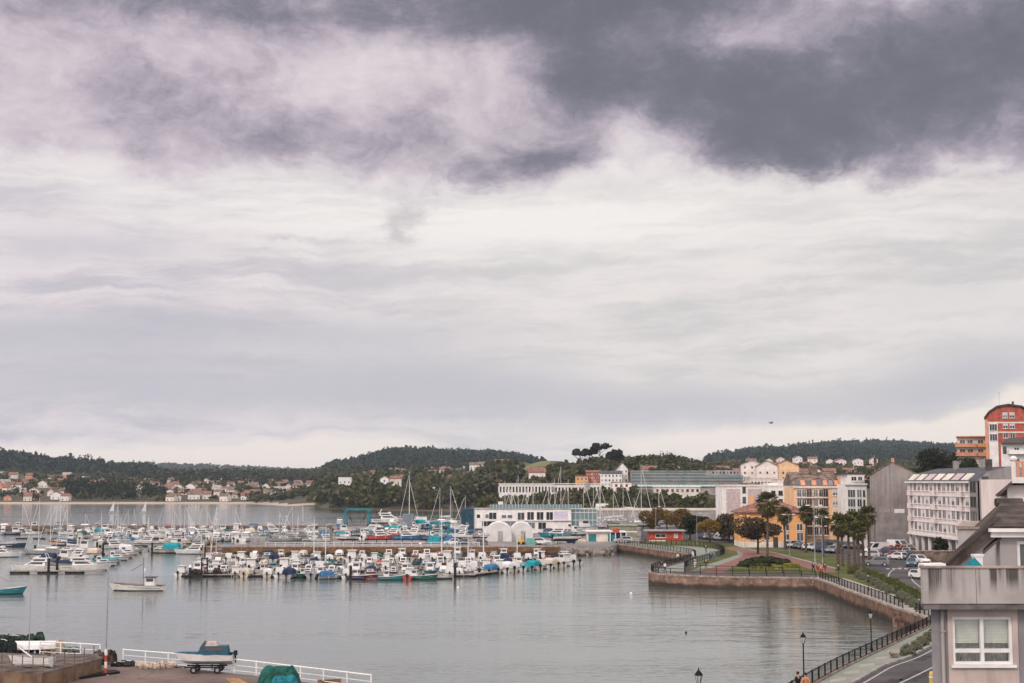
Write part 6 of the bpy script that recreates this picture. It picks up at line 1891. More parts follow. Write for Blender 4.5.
def b_cuddy():
    t = thing('motor_boat', '', 'motor boat')
    hull(5.8, 2.25, .72).build('hull', [HC['white'], M_boot, M_deck], t)
    cabin_part(t, -.2, 2.2, 1.75, 1.35, .70, 1.28, .85, .05, name='cabin'); o = cabin_part(t, -.55, .75, 1.7, 1.45, .70, 1.95, .55, .0, name='windscreen', c=.5)
    rub(t, 5.8, 2.25, .72); outboard(t, -2.85, .55, 1.05); guard_rail(t, 5.8, 2.25, .72); fender(t, [(-.8, 1.2, .4), (.9, 1.15, .4), (-.8, -1.2, .4)])
    return t
def b_cuddy_canopy():
    t = thing('motor_boat', '', 'motor boat')
    hull(5.8, 2.25, .72).build('hull', [HC['white'], M_boot, M_deck], t)
    cabin_part(t, .1, 2.3, 1.75, 1.35, .70, 1.25, .85, .05)
    canopy_part(t, -2.3, .75, 2.0, .72, 1.85, CV['navy']); rub(t, 5.8, 2.25, .72); outboard(t, -2.85, .55, 1.05); guard_rail(t, 5.8, 2.25, .72); fender(t, [(-.8, -1.2, .4), (.9, -1.15, .4)])
    return t
def b_pilot():
    t = thing('pilot_boat', '', 'cabin boat')
    hull(6.4, 2.4, .80).build('hull', [HC['white'], M_boot, M_deck], t)
    o = cabin_part(t, -.9, 1.3, 1.75, 1.6, .78, 2.35, .35, .0, name='wheelhouse', c=.55)
    mb = MB(); mb.box(-1.25, 1.15, -.95, .95, 2.352, 2.43); mb.build('roof', HC['white'], t)
    cabin_part(t, 1.05, 2.5, 1.6, 1.2, .8, 1.2, .6, 0)
    rub(t, 6.4, 2.4, .8); outboard(t, -3.15, .6, 1.2); guard_rail(t, 6.4, 2.4, .8)
    mb = MB(); mb.tube([(-.6, 0, 2.4), (-.6, 0, 3.7)], .02, 5); mb.build('antenna', M_alu, t)
    return t
def b_open():
    t = thing('open_boat', '', 'rowing boat')
    hull(4.6, 1.85, .55, deck=.03, well=(.04, .82), welld=.40).build('hull', [HC['white'], M_boot, M_deck], t)
    for x in (-1.2, .1): mb = MB(); mb.box(x, x + .3, -.78, .78, .34, .40); mb.build('thwart', M_wood, t)
    outboard(t, -2.27, .42, .85); return t
def b_covered():
    t = thing('covered_boat', '', 'covered boat')
    hull(5.0, 2.0, .62).build('hull', [HC['white'], M_boot, M_deck], t)
    mb = MB(); secs = []
    for i in range(7):
        q = i / 6; x = -2.45 + 4.8 * q; b = 1.04 * (1 - max(0, (q - .45) / .55) ** 2.2) + .02; zz = .64 + .16 * q * q
        secs.append([(x, -b, zz - .12), (x, -b, zz + .02), (x, -b * .4, zz + .42 * (1 - (q - .4) ** 2 * 2)), (x, b * .4, zz + .42 * (1 - (q - .4) ** 2 * 2)), (x, b, zz + .02), (x, b, zz - .12)])
    mb.loft(secs); mb.build('cover', CV['blue'], t); outboard(t, -2.47, .48, .9); return t
def b_fisher():
    t = thing('fishing_boat', '', 'fishing boat')
    hull(7.6, 2.7, .85, well=(.05, .86), welld=.42, bow=1.6, n=14).build('hull', [HC['red'], M_boot, M_deck], t)
    o = cabin_part(t, -2.4, -.9, 1.4, 1.3, .5, 2.35, .15, .0, name='wheelhouse', c=.6)
    mb = MB(); mb.box(-2.7, -.8, -.85, .85, 2.352, 2.43); mb.build('roof', HC['white'], t)
    mb = MB(); mb.tube([(-.6, 0, .5), (-.6, 0, 3.9)], .05, 6); mb.tube([(-.6, 0, 3.2), (1.2, 0, 2.3)], .035, 5); mb.build('mast', M_wood, t)
    mb = MB(); mb.ball((1.6, .2, .72), .5, .45, .3, 8, 5, jit=.2); mb.ball((2.3, -.25, .75), .35, .3, .28, 8, 5, jit=.2); mb.build('nets', mat('net_heap', (.10, .08, .06), .95, .4, 4), t)
    mb = MB(); mb.tube([(-3.7, 1.2, .87), (0, 1.36, .98), (2.4, .95, 1.18), (3.85, .1, 1.38)], .05, 5); mb.tube([(-3.7, -1.2, .87), (0, -1.36, .98), (2.4, -.95, 1.18), (3.85, -.1, 1.38)], .05, 5); mb.build('rubbing_strake', HC['white'], t)
    return t
def b_cruiser():
    t = thing('motor_yacht', '', 'motor yacht')
    hull(9.6, 3.2, 1.1, well=(.04, .3), welld=.5, bow=1.3, n=14).build('hull', [HC['white'], M_boot_blue, M_deck], t)
    cabin_part(t, -2.2, 3.0, 2.5, 2.0, 1.12, 1.95, 2.0, .1, c=.35)
    cabin_part(t, -2.6, 1.2, 2.4, 2.1, 1.952, 2.55, .9, .1, name='saloon', c=.3)
    mb = MB(); mb.yprism([(-3.0, 2.56), (.6, 2.56), (.3, 3.0), (-.2, 3.0), (-.4, 2.75), (-3.0, 2.75)], -1.1, 1.1); mb.build('flybridge', HC['white'], t)
    mb = MB(); mb.tube([(-2.6, -1.05, 2.7), (-2.1, -.9, 3.7), (-2.1, .9, 3.7), (-2.6, 1.05, 2.7)], .06, 6); mb.build('radar_arch', HC['white'], t)
    guard_rail(t, 9.6, 3.2, 1.1); fender(t, [(-2, 1.65, .6), (0, 1.7, .6), (2, 1.5, .7), (-2, -1.65, .6), (1, -1.65, .6)])
    mb = MB()
    for s in (-1, 1): mb.box(-2.5, 2.9, s * 1.55 - .012, s * 1.55 + .012, .72, .84)
    return t
def b_sail(bag='navy'):
    t = thing('sailing_boat', '', 'sailing boat')
    hull(8.6, 2.7, .95, deck=.02, well=(.06, .34), welld=.45, bow=1.18, flare=.80, n=14).build('hull', [HC['white'], M_boot, M_deck], t)
    cabin_part(t, -.9, 2.3, 1.7, 1.35, .95, 1.38, .9, .1, c=.35)
    mb = MB(); mb.tube([(1.0, 0, .9), (1.0, 0, 11.6)], [.075, .05], 6)
    for z in (5.0, 8.2): mb.tube([(1.0, -.75, z), (1.0, .75, z)], .025, 4)
    mb.build('mast', M_alu, t)
    mb = MB(); mb.tube([(1.0, 0, 1.9), (-2.6, 0, 2.0)], .06, 6); mb.build('boom', M_alu, t)
    mb = MB(); mb.tube([(.9, 0, 2.25), (.2, 0, 2.2), (-2.4, 0, 2.14)], [.20, .18, .08], 7); mb.build('sail_bag', CV[bag], t)
    mb = MB()
    for a in ((4.35, 0, 1.1), (-4.2, 0, .95), (.9, 1.28, .98), (.9, -1.28, .98)): mb.tube([a, (1.0, 0, 11.5)], .013, 3, cap=False)
    mb.build('stays', M_steel, t)
    mb = MB(); mb.tube([(4.3, 0, 1.2), (1.3, 0, 10.6)], .06, 5); mb.build('furled_jib', CV['white'], t)
    guard_rail(t, 8.6, 2.7, .95)
    return t

PROTO = {'cuddy': b_cuddy(), 'cuddyc': b_cuddy_canopy(), 'pilot': b_pilot(), 'open': b_open(), 'covered': b_covered(), 'fisher': b_fisher(), 'cruiser': b_cruiser(), 'sail': b_sail()}
PUSED = set()
FRINGE = {'cuddy': 'cuddy motorboat', 'cuddyc': 'motorboat', 'pilot': 'wheelhouse boat', 'open': 'open boat', 'covered': 'boat', 'fisher': 'fishing boat', 'cruiser': 'motor yacht', 'sail': 'sailing boat'}
def boat(kind_, p, rz, s=1.0, hc='white', cv=None, z=0.0, group=None, mast=None):
    o = PROTO[kind_]
    if kind_ in PUSED: o = dup(o)
    PUSED.add(kind_)
    o.location = (p[0], p[1], z + random.uniform(-.03, .03)); o.rotation_euler = (0, 0, rz); o.scale = (s, s, s)
    if hc != ('red' if kind_ == 'fisher' else 'white'): recolour(o, 'hull', 0, HC[hc])
    d = f'{hc} {FRINGE[kind_]}'
    if kind_ in ('cuddy', 'cuddyc', 'pilot'):
        rc = br.choice(['navy', 'blue', 'red', 'grey', 'white', 'navy', 'teal'])
        recolour(o, 'rub_rail', 0, HC[rc])
    if kind_ == 'cuddyc': cv = cv or 'navy'; recolour(o, 'canopy', 0, CV[cv]); d += f' with {cv} canopy'
    if kind_ == 'covered': cv = cv or 'blue'; recolour(o, 'cover', 0, CV[cv]); d += f' under {cv} cover'
    if kind_ == 'sail':
        cv = cv or 'navy'; recolour(o, 'sail_bag', 0, CV[cv]); d += f' with {cv} sail bag'
        if mast:
            for ch in o.children:
                if ch.name.split('.')[0] in ('mast', 'stays', 'furled_jib'): ch.scale = (1, 1, mast)
    if group: o['group'] = group
    return o, d


def wpick(r, table):
    x = r.random() * sum(w for _, w in table)
    for k, w in table:
        x -= w
        if x <= 0: return k
    return table[-1][0]
CANOPY = [('navy', 6), ('blue', 3), ('white', 4), ('teal', 1.5), ('grey', 5), ('cream', 3), ('red', 2), ('green', 2)]
br = random.Random(21)

def basin_row(u0, u1, Y, face, where, grp, table, gap=.35, jig=.12, colours=(('white', 10), ('cream', 2), ('grey', 1), ('blue', 1))):
    """a row of boats moored side by side; face +1: bow away from us, -1: bow towards us"""
    its = []; x = uy(u0, Y).x; xe_ = uy(u1, Y).x
    while x < xe_:
        k = wpick(br, table); s = br.uniform(.68, .98); w = {'cuddy': 2.25, 'cuddyc': 2.25, 'pilot': 2.4, 'open': 1.85, 'covered': 2.0, 'fisher': 2.7, 'cruiser': 3.2, 'sail': 2.7}[k] * s
        if br.random() < .06: x += 2.2; continue
        hc = wpick(br, colours); cv = wpick(br, CANOPY)
        o, d = boat(k, (x + w / 2, Y + br.uniform(-.7, .7)), math.pi / 2 * face + br.uniform(-jig, jig), s, hc, cv, 0, grp, br.uniform(.75, 1.15))
        its.append((o, d)); x += w + gap * br.uniform(.5, 1.7)
    label_row(its, where); return its
SMALL = [('cuddy', 6), ('cuddyc', 4), ('pilot', 5), ('open', 4), ('covered', 2.5), ('fisher', 1), ('sail', .7)]
g = 'small boats in the near basin'
mixed = (('white', 10), ('cream', 3), ('grey', 2), ('blue', 1.5), ('teal', 1), ('navy', 2), ('red', 1.5), ('green', 1))

# the front row of the near basin is set out boat by boat
front = [(179, 576.5, 'pilot', 'white', None, 1, .8), (221.5, 575, 'fisher', 'teal', None, .6, .85), (233, 577, 'pilot', 'cream', None, 1, .85), (245, 577.5, 'cuddyc', 'cream', 'cream', 1, .95), (256, 577, 'open', 'white', None, 1, 1.0), (266.5, 577.5, 'cuddyc', 'white', 'white', 1, 1.0), (277.5, 578, 'cuddy', 'white', None, 1, .95), (288.5, 578.5, 'cuddyc', 'grey', 'navy', 1, 1.0), (300, 578.5, 'fisher', 'green', None, -1, .75),
         (311, 578.5, 'covered', 'grey', 'grey', 1, 1.05), (319, 578, 'pilot', 'red', None, -1, .85), (330, 579, 'cuddyc', 'grey', 'blue', .2, .9), (345, 579, 'cuddy', 'white', None, 1, 1.05), (361.5, 580, 'fisher', 'purple', None, -.35, .80), (377, 580, 'open', 'red', None, .15, 1.0), (392.5, 580, 'fisher', 'red', None, .1, .78), (409, 580, 'pilot', 'red', None, 1, .85), (421, 579.5, 'fisher', 'green', None, -.1, .82), (438.5, 579, 'open', 'white', None, .1, 1.15), (449, 577.5, 'cuddy', 'white', None, 1, .95), (457.5, 576.5, 'cuddyc', 'white', 'white', 1, .95)]
its = []
for px, py, k, hc, cv, rot, s in front:
    p = P(px, py, 0); its.append(boat(k, (p.x, p.y + 2.4 * abs(math.sin(rot * math.pi / 2))), math.pi / 2 * rot + br.uniform(-.14, .14), s * br.uniform(.80, .95), hc, cv, 0, g))
label_row(its, 'front row of near basin')
basin_row(196, 474, 257.5, -1, 'second row of near basin', g, SMALL, .3, .12, mixed)
basin_row(200, 512, 270, 1, 'third row of near basin', g, SMALL, .3, .12, mixed)
basin_row(206, 541, 283, -1, 'fourth row of near basin', g, SMALL, .35, .12, mixed)
basin_row(208, 566, 300, 1, 'fifth row of near basin', g, SMALL, .4, .15, mixed)
basin_row(215, 545, 314, -1, 'last row of near basin', g, SMALL, .7, .2, mixed)
# the slanting right end of the basin
its = []
for i, (px, py, k, cv) in enumerate([(470, 574.5, 'cuddy', None), (481, 574, 'open', None), (489, 573.3, 'cuddyc', 'blue'), (498, 572.8, 'cuddy', None), (506, 572, 'cuddyc', 'white'), (515, 571.2, 'cuddy', None), (523, 570.4, 'covered', 'teal'), (531, 569.5, 'cuddyc', 'teal'), (541, 568.6, 'cuddy', None), (549, 567.6, 'cuddyc', 'cream'), (557, 566.6, 'cuddy', None), (565, 565.6, 'pilot', None), (572, 564.4, 'cuddy', None)]):
    p = P(px, py, 0); its.append(boat(k, (p.x, p.y + 1.5), R(128) + br.uniform(-.15, .15), br.uniform(.85, 1.05), 'white', cv, 0, g))
label_row(its, 'slanting end of near basin')

# pontoons and piles
M_pont = mat('pontoon_planks', (.30, .26, .23), .9, .2, 1.5)
M_pile = mat('pile_dark', (.035, .03, .03), .8, .3, 2)
def pontoon(a, b, w, lab):
    a, b = Vector(a), Vector(b); t = thing('pontoon', lab, 'pontoon', (a.x, a.y, 0), math.atan2((b - a).y, (b - a).x)); L = (b - a).length
    mb = MB(); mb.box(0, L, -w / 2, w / 2, .32, .45); mb.build('deck', M_pont, t)
    mb = MB()
    for k in range(int(L / 5)): mb.box(k * 5 + .4, k * 5 + 3.4, -w / 2 + .1, w / 2 - .1, -.25, .318)
    mb.build('floats', M_pile, t); return t
for u0, u1, Y, lab in [(190, 476, 251.8, 'floating pontoon between the first and second rows of the near basin'), (200, 545, 276.4, 'floating pontoon between the third and fourth rows of the near basin'), (208, 570, 307, 'floating pontoon nearest the brown pier')]:
    pontoon(uy(u0, Y), uy(u1, Y), 1.8, lab)
pontoon(P(472, 576, 0).to_2d(), P(580, 563.5, 0).to_2d(), 1.8, 'slanting pontoon at the right end of the near basin')
def make_pile(cap):
    t = thing('mooring_pile', '', 'mooring pile'); mb = MB(); mb.tube([(0, 0, -3), (0, 0, 3.1)], .24, 9); mb.build('pile', M_pile, t)
    if cap: mb = MB(); mb.lathe([(.30, 3.0), (.30, 3.2), (.16, 3.6), (.03, 3.8)], 9); mb.build('cap', M_frame, t)
    return t
PL = [make_pile(True), make_pile(False)]; plu = set()
def pile(px, py, hpx, lab, k=1):
    p = P(px, py, 0); o = PL[k] if k not in plu else dup(PL[k]); plu.add(k); s = hpx / FPX * p.y / 3.2
    o.location = (p.x, p.y, 0); o.scale = (1, 1, s); tag(o, lab, 'mooring pile', 'dark mooring piles of the marina')
for px, py, h, k, lab in [(190, 579, 12, 0, 'white capped mooring pile at the left tip of the near basin'), (455, 579, 16, 1, 'dark mooring pile at the right end of the front row'), (350.5, 579.5, 14, 1, 'dark mooring pile between the white and purple boats of the front row'), (461.5, 570, 12, 1, 'dark mooring pile behind the slanting pontoon'), (48.5, 574, 16, 1, 'tall dark mooring pile in front of the two big yachts'), (57, 571, 14, 1, 'dark mooring pile between the two big yachts'), (35, 554, 9, 1, 'lone dark mooring pile in open water left of the orange cover'),
                         (152, 553.5, 11, 1, 'dark mooring pile at the end of the middle pontoon'), (130, 543, 9, 1, 'dark mooring pile on the far side of the diagonal yachts'), (147, 540, 8, 1, 'dark mooring pile in the third row of the far marina'), (183, 541, 9, 1, 'dark mooring pile near the blue bottomed yacht'), (97, 551, 9, 1, 'dark mooring pile among the diagonal yachts'), (316, 566, 10, 0, 'white capped pile among the boats of the near basin'), (103, 552, 9, 1, 'second dark pile among the diagonal yachts'), (540, 562, 10, 1, 'dark mooring pile at the far right of the near basin'), (420, 553, 9, 0, 'white capped pile close to the brown pier')]: pile(px, py, h, lab, k)
p = P(208, 576.5, 0)
t = thing('old_barge', 'dark rusty work raft with a timber tower beside the teal fishing boat', 'work raft', (p.x, p.y, 0), .15)
mb = MB(); mb.box(-3.4, 2.4, -1.2, 1.4, -.3, .62); mb.build('deck', M_pile, t)
mb = MB()
for x, y in ((-1.2, -.8), (-.2, -.8), (-1.2, .6), (-.2, .6)): mb.box(x, x + .16, y, y + .16, .62, 3.1)
mb.box(-1.25, -.0, -.85, .8, 2.0, 2.15); mb.box(-1.25, 0, -.85, .8, 3.1, 3.25); mb.build('timber_tower', M_pile, t)
mb = MB(); mb.tube([(.4, 0, .6), (.4, 0, 7.6)], .05, 6); mb.tube([(-.8, 0, .6), (-.8, 0, 6.5)], .04, 6); mb.build('mast', M_alu, t)
mb = MB(); mb.ball((-2.2, 0, .9), .8, .7, .5, 8, 5, jit=.25); mb.ball((1.5, .1, .9), .8, .6, .6, 8, 5, jit=.25); mb.build('gear_heap', mat('rusty_gear', (.07, .045, .035), .95, .4, 3), t)
p = P(195, 577.5, 0); t = thing('tyre_raft', 'low dark raft heaped with gear next to the white capped pile', 'work raft', (p.x, p.y, 0)); mb = MB(); mb.box(-1.6, 1.4, -.9, .9, -.2, .4); mb.build('deck', M_pile, t); mb = MB(); mb.ball((.5, 0, .6), .7, .6, .55, 8, 5, jit=.25); mb.build('gear_heap', M_pile, t)

# ---- the larger marina on the left
g2 = 'boats of the large marina'
FAR = [('cuddy', 4), ('cuddyc', 4), ('cruiser', 4), ('sail', 5.5), ('pilot', 3)]
def berth(px, py, k, hc='white', cv=None, rot=0.0, s=1.0, mast=None):
    p = P(px, py, 0); return boat(k, (p.x, p.y), rot, s, hc, cv, 0, g2, mast)
its = [berth(36, 570.5, 'cruiser', 'white', None, math.pi + .05, .86), berth(84, 570.5, 'cruiser', 'white', None, .05, .90)]
its[0][0]['label'] = 'large white motor yacht with blue bottom, bow to the left, beside the tall pile'
its[1][0]['label'] = 'large white motor yacht with blue bottom lying right of the tall dark pile'
its = [berth(129, 552.5, 'cuddyc', 'white', 'white', .3), berth(124, 555, 'cuddy', 'white', None, .25), berth(118.5, 558, 'cuddyc', 'white', 'grey', .2), berth(113, 560.5, 'cuddy', 'white', None, .2), berth(107, 563, 'covered', 'white', 'teal', .1), berth(100, 566, 'cuddy', 'white', None, .1), berth(116, 548.5, 'cruiser', 'white', None, .3, .8), berth(128, 546, 'cuddyc', 'white', 'grey', .3)]
label_row(its, 'diagonal row behind big yachts')
its = [berth(45, 562, 'cuddyc', 'white', 'navy', math.pi - .1, 1.0), berth(66, 561, 'pilot', 'white', None, math.pi - .2, 1.0), berth(78, 558, 'cruiser', 'white', None, 2.8, .72), berth(70, 553, 'sail', 'white', 'white', 2.9, .9, 1.05), berth(86, 551, 'pilot', 'cream', None, 2.9, 1.1), berth(60, 565.5, 'covered', 'white', 'navy', 3.1, 1.0), berth(91, 556, 'cuddyc', 'white', 'cream', 2.8, 1.0)]
label_row(its, 'crowded berths behind big yachts')
its = [berth(54, 552, 'sail', 'white', 'orange', math.pi, .95, 1.0), berth(62, 545, 'sail', 'navy', 'grey', 2.6, 1.0, 1.1), berth(13, 546.5, 'covered', 'navy', 'grey', 0, 1.25), berth(2, 557, 'cruiser', 'white', None, 0, .8), berth(42, 554, 'sail', 'white', 'cream', math.pi, .9, 1.25)]
label_row(its, 'scattered berths at left edge')
its = [berth(167, 553, 'cuddyc', 'white', 'teal', math.pi, 1.3), berth(193.5, 554, 'cruiser', 'white', None, math.pi, .80), berth(212, 552.5, 'cuddy', 'white', None, math.pi, 1.05), berth(225, 551, 'cuddyc', 'white', 'blue', math.pi, 1.0), berth(176, 549, 'pilot', 'white', None, 1.2, 1.1), berth(198, 548.5, 'sail', 'white', 'blue', .2, .8, .7)]
label_row(its, 'row along the middle pontoon')
# rows further out
def marina_row(u0, u1, py, where, table, dens, jig=.25, skip=()):
    p = P(512, py, 0); Y = p.y; its = []; u = u0
    while u < u1:
        k = wpick(br, table); s = br.uniform(.7, 1.05) * (.82 if k == 'cruiser' else 1)
        side = br.random() < .45
        u_step = ((7.5 if k in ('cruiser', 'sail') else 5.6) if side else 3.2) * s / Y * FPX * dens
        if any(a < u < b_ for a, b_ in skip) or br.random() < .06: u += u_step; continue
        rot = br.choice([0, math.pi]) + br.uniform(-jig, jig) if side else br.choice([1, -1]) * math.pi / 2 + br.uniform(-jig, jig)
        q = uy(u + u_step / 2, Y + br.uniform(-2, 2))
        its.append(boat(k, q, rot, s, wpick(br, (('white', 14), ('cream', 2), ('navy', 1), ('blue', 1))), wpick(br, CANOPY), 0, g2, br.uniform(.62, .98)))
        u += u_step
    label_row(its, where)
marina_row(100, 205, 543.5, 'first row past middle pontoon', FAR, .9)
marina_row(62, 240, 540.2, 'second row beyond middle pontoon', FAR, .82, skip=((30, 40),))
marina_row(80, 330, 537.2, 'third row beyond middle pontoon', FAR, .85)
marina_row(-4, 330, 534.4, 'fourth row beyond middle pontoon', FAR, .95, skip=((28, 60),))
marina_row(-4, 330, 531.6, 'fifth row beyond middle pontoon', FAR, 1.0)
marina_row(-4, 335, 529.0, 'row inside the breakwater', FAR, 1.3)
marina_row(215, 332, 541.0, 'row right behind brown pier', FAR, 1.0)
for u0, u1, py, lab in [(15, 108, 573, 'pontoon under the two big yachts'), (130, 236, 551, 'middle pontoon of the large marina'), (-10, 40, 553.5, 'short pontoon at the left edge of the marina'), (118, 180, 546.3, 'pontoon beyond the middle one'), (20, 330, 538.8, 'long pontoon across the far marina'), (-10, 330, 533, 'outer long pontoon near the breakwater')]:
    Y = P(512, py, 0).y; pontoon(uy(u0, Y), uy(u1, Y), 2.0, lab)

# free lying boats
p = P(139, 590.5, 0); t = boat('fisher', (p.x, p.y), math.pi + .02, 1.0, 'white', None, 0)[0]
t['label'] = 'white fishing boat with small wheelhouse moored alone in open water'; recolour(t, 'roof', 0, M_tile); recolour(t, 'nets', 0, HC['red']); recolour(t, 'rubbing_strake', 0, M_wood)
for ch in t.children:
    if ch.name.split('.')[0] == 'mast': ch.scale = (1, 1, 1.5)
t.scale = (1.02, 1.0, .86)
p = P(1.5, 594, 0); t = boat('fisher', (p.x, p.y), .15, .80, 'teal', None, 0)[0]; t['label'] = 'dark teal fishing boat cut by the left edge, alone in open water'
for px, py, lab in [(113, 521.5, 'small dinghy under white sail on the open bay, first of two'), (145, 521.5, 'small dinghy under white sail above the middle of the marina, second of two')]:
    p = P(px, 513, 0); t = thing('sailing_dinghy', lab, 'sailing dinghy', (p.x, p.y, 0), .4)
    hull(4.2, 1.6, .5).build('hull', [HC['white'], M_boot, M_deck], t)
    mb = MB(); mb.add([(.5, 0, .9), (-1.9, .25, .9), (.5, 0, 6.4), (.5, .03, .9), (-1.9, .28, .9), (.5, .03, 6.4)], [(0, 1, 2), (5, 4, 3), (0, 2, 5, 3), (1, 0, 3, 4), (2, 1, 4, 5)]); mb.build('sail', CV['white'], t)
    mb = MB(); mb.tube([(.52, 0, .3), (.52, 0, 6.5)], .04, 5); mb.build('mast', M_alu, t)

# ---- boats hauled out in the yard
g3 = 'boats hauled out in the boatyard'
STAND = None
def cradle(p, rz, s, lab):
    t = thing('boat_cradle', lab, 'boat cradle', (p[0], p[1], LZ), rz)
    for x in (-1.6, 1.4):
        mb = MB()
        for y in (-1, 1): mb.tube([(x * s, y * 1.1 * s, 0), (x * s, y * .55 * s, 1.35)], .06, 5)
        mb.tube([(x * s, -1.1 * s, .08), (x * s, 1.1 * s, .08)], .06, 5); mb.build('stand', M_dark, t)
    return t
def yard_row(u0, u1, py, where, skip=()):
    its = []; u = u0; Y = P(512, py).y
    while u < u1:
        k = wpick(br, [('cuddy', 4), ('cuddyc', 4), ('cruiser', 5), ('pilot', 3), ('covered', 2), ('sail', .8)]); s = br.uniform(.72, 1.05) * (.8 if k == 'cruiser' else 1)
        side = br.random() < .6; du = ((8 if k == 'cruiser' else 5.8) if side else 3.0) * s / Y * FPX
        if any(c < u < d for c, d in skip) or br.random() < .07: u += du; continue
        rot = br.choice([0, math.pi]) + br.uniform(-.3, .3) if side else br.choice([1, -1]) * math.pi / 2 + br.uniform(-.2, .2)
        its.append(boat(k, uy(u + du / 2, Y + br.uniform(-1, 1)), rot, s, wpick(br, (('white', 10), ('red', 1), ('navy', 1), ('blue', 1), ('teal', 1))), br.choice(['blue', 'grey', 'teal', 'navy', 'white', 'red']), LZ + 1.0, g3)); u += du
    label_row(its, where)
    for i, (o, d) in enumerate(sorted(its, key=lambda t: t[0].location.x / t[0].location.y)): cradle(o.location, o.rotation_euler.z, o.scale.x, f'dark cradle under the {ORD[i + 1]} boat from the left, {where}')
yard_row(338, 424, 543.4, 'yard row behind pier railing')
yard_row(336, 424, 539.6, 'second yard row behind pier')
yard_row(336, 472, 535.8, 'third yard row behind pier', ((424, 450),))
yard_row(372, 470, 532.0, 'fourth yard row behind pier')
yard_row(338, 470, 529.2, 'yard row near inner breakwater', ((343, 372),))
yard_row(452, 482, 541.5, 'yard row beside storage tents')
its = []
yard = [(389, 526, 'cruiser', 0, 1.2), (556, 541, 'cruiser', 3.1, .8), (569, 536, 'cuddy', .3, 1.2), (575, 539, 'cuddy', .3, 1.2), (584, 534, 'pilot', .4, 1.2), (566, 544, 'open', 0, 1.3), (595, 531, 'cruiser', .5, .8), (576, 531, 'cruiser', .9, .8), (588, 529, 'cuddyc', .2, 1.3), (566, 531.5, 'pilot', 1.2, 1.2), (604, 528, 'cuddyc', .3, 1.3)]
for px, py, k, rz, s in yard:
    p = P(px, py); its.append(boat(k, (p.x, p.y), rz, s, 'white', br.choice(['blue', 'grey', 'teal', 'navy']), LZ + 1.05, g3))
label_row(its, 'hauled out beside marina building')
recolour(its[1][0], 'hull', 0, HC['teal']); its[1][0]['label'] = 'teal hulled motor yacht standing in front of the marina building'
for i, (o, d) in enumerate(sorted(its, key=lambda t: t[0].location.x / t[0].location.y)): cradle(o.location, o.rotation_euler.z, o.scale.x, f'dark steel cradle under the {ORD[i + 1]} hauled out boat beside the marina building')
its = []
masts = [(502, 522, 1.15), (508, 524, .9), (515, 520, .95), (521, 524, 1.35), (529, 523, 1.0), (536, 521, 1.15), (545, 523, .75), (552, 520, .95), (557, 523, 1.35), (563, 526, 1.75), (571, 524, 1.15), (580, 522, 1.2), (590, 521, 1.35), (597, 524, 1.1), (602, 522, .95), (610, 525, .95), (619, 521, 1.2), (631, 523, .8), (637, 525, 1.45), (644, 520, .95), (655, 523, 1.15), (407, 523, 1.35), (413, 524, 1.5), (443, 522, 1.1), (448, 524, .95)]
for px, py, ms in masts:
    Y = 455 if px < 660 else 440
    q = uy(px, br.uniform(432, 466)); its.append(boat('sail', q, br.uniform(-.5, .5) + br.choice([0, math.pi]), br.uniform(.85, 1.1), 'white', br.choice(['white', 'grey', 'blue', 'white']), LZ + 1.5, g3, ms))
label_row(its, 'laid up behind marina building')
for i, (o, d) in enumerate(sorted(its, key=lambda t: t[0].location.x / t[0].location.y)): cradle(o.location, o.rotation_euler.z, o.scale.x, f'steel cradle under the {ORD[i + 1]} laid up sailing boat from the left'), 
# white shrink wrapped boats on stands
for i, (px, py, wpx, hpx) in enumerate([(612, 521, 18, 9), (628, 522, 16, 7), (640, 521.5, 16, 6), (603, 524, 14, 5)]):
    q = P(px, 526); s = wpx / FPX * q.y
    t = thing('wrapped_boat', f'large boat wrapped in white plastic, {ORD[(2, 3, 4, 1)[i]]} from the left before the road wall', 'wrapped boat', (q.x, q.y + 40, LZ + 3.0), .2, 'white wrapped boats in the yard')
    hull(s * 1.12, s * .3, hpx / FPX * q.y * .6, n=10).build('hull', [HC['white'], M_boot, M_deck], t)
    canopy_part(t, -s * .52, s * .5, s * .3, hpx / FPX * q.y * .5, hpx / FPX * q.y * 1.25, M_tent, 'wrap')
    for x in (-s * .3, s * .25): mb = MB(); mb.box(x, x + .25, -1, 1, -3.0, -.2); mb.build('stand', M_dark, t)

# ---- hoists, containers and gear of the yard
def gantry(px0, px1, py0, py1, lab, dpt):
    a = P((px0 + px1) / 2, py1); w = (px1 - px0) / FPX * a.y; h = (py1 - py0) / FPX * a.y
    t = thing('travel_hoist', lab, 'boat hoist', (a.x, a.y, LZ)); r = .24
    for sx in (-1, 1):
        for sy in (0, 1): mb = MB(); mb.box(sx * w / 2 - r, sx * w / 2 + r, sy * dpt - r, sy * dpt + r, .5, h); mb.build('leg', M_teal, t); mb = MB(); mb.lathe([(.12, .0), (.5, .0), (.5, .35), (.12, .35)], 12); o = mb.build('wheel', M_dark, t); o.rotation_euler = (0, math.pi / 2, 0); o.location = (sx * w / 2 - .17, sy * dpt, .5)
        mb = MB(); mb.box(sx * w / 2 - r * .8, sx * w / 2 + r * .8, -.5, dpt + .5, h, h + .7); mb.build('side_beam', M_teal, t)
    mb = MB(); mb.box(-w / 2 - .4, w / 2 + .4, dpt - r, dpt + r, h - .02 + .72, h + 1.4); mb.build('cross_beam', M_teal, t)
    for sx in (-.4, .4): mb = MB(); mb.tube([(sx * w, .3, h), (sx * w * .6, .3 + dpt * .3, 1.6), (sx * w, dpt, h)], .07, 5); mb.build('sling', M_dark, t)
gantry(345, 368, 513, 526.5, 'turquoise travelling boat hoist standing at the inner breakwater', 6)
gantry(430, 448, 528, 541, 'turquoise boat hoist in the middle of the yard, among blue covers', 5)
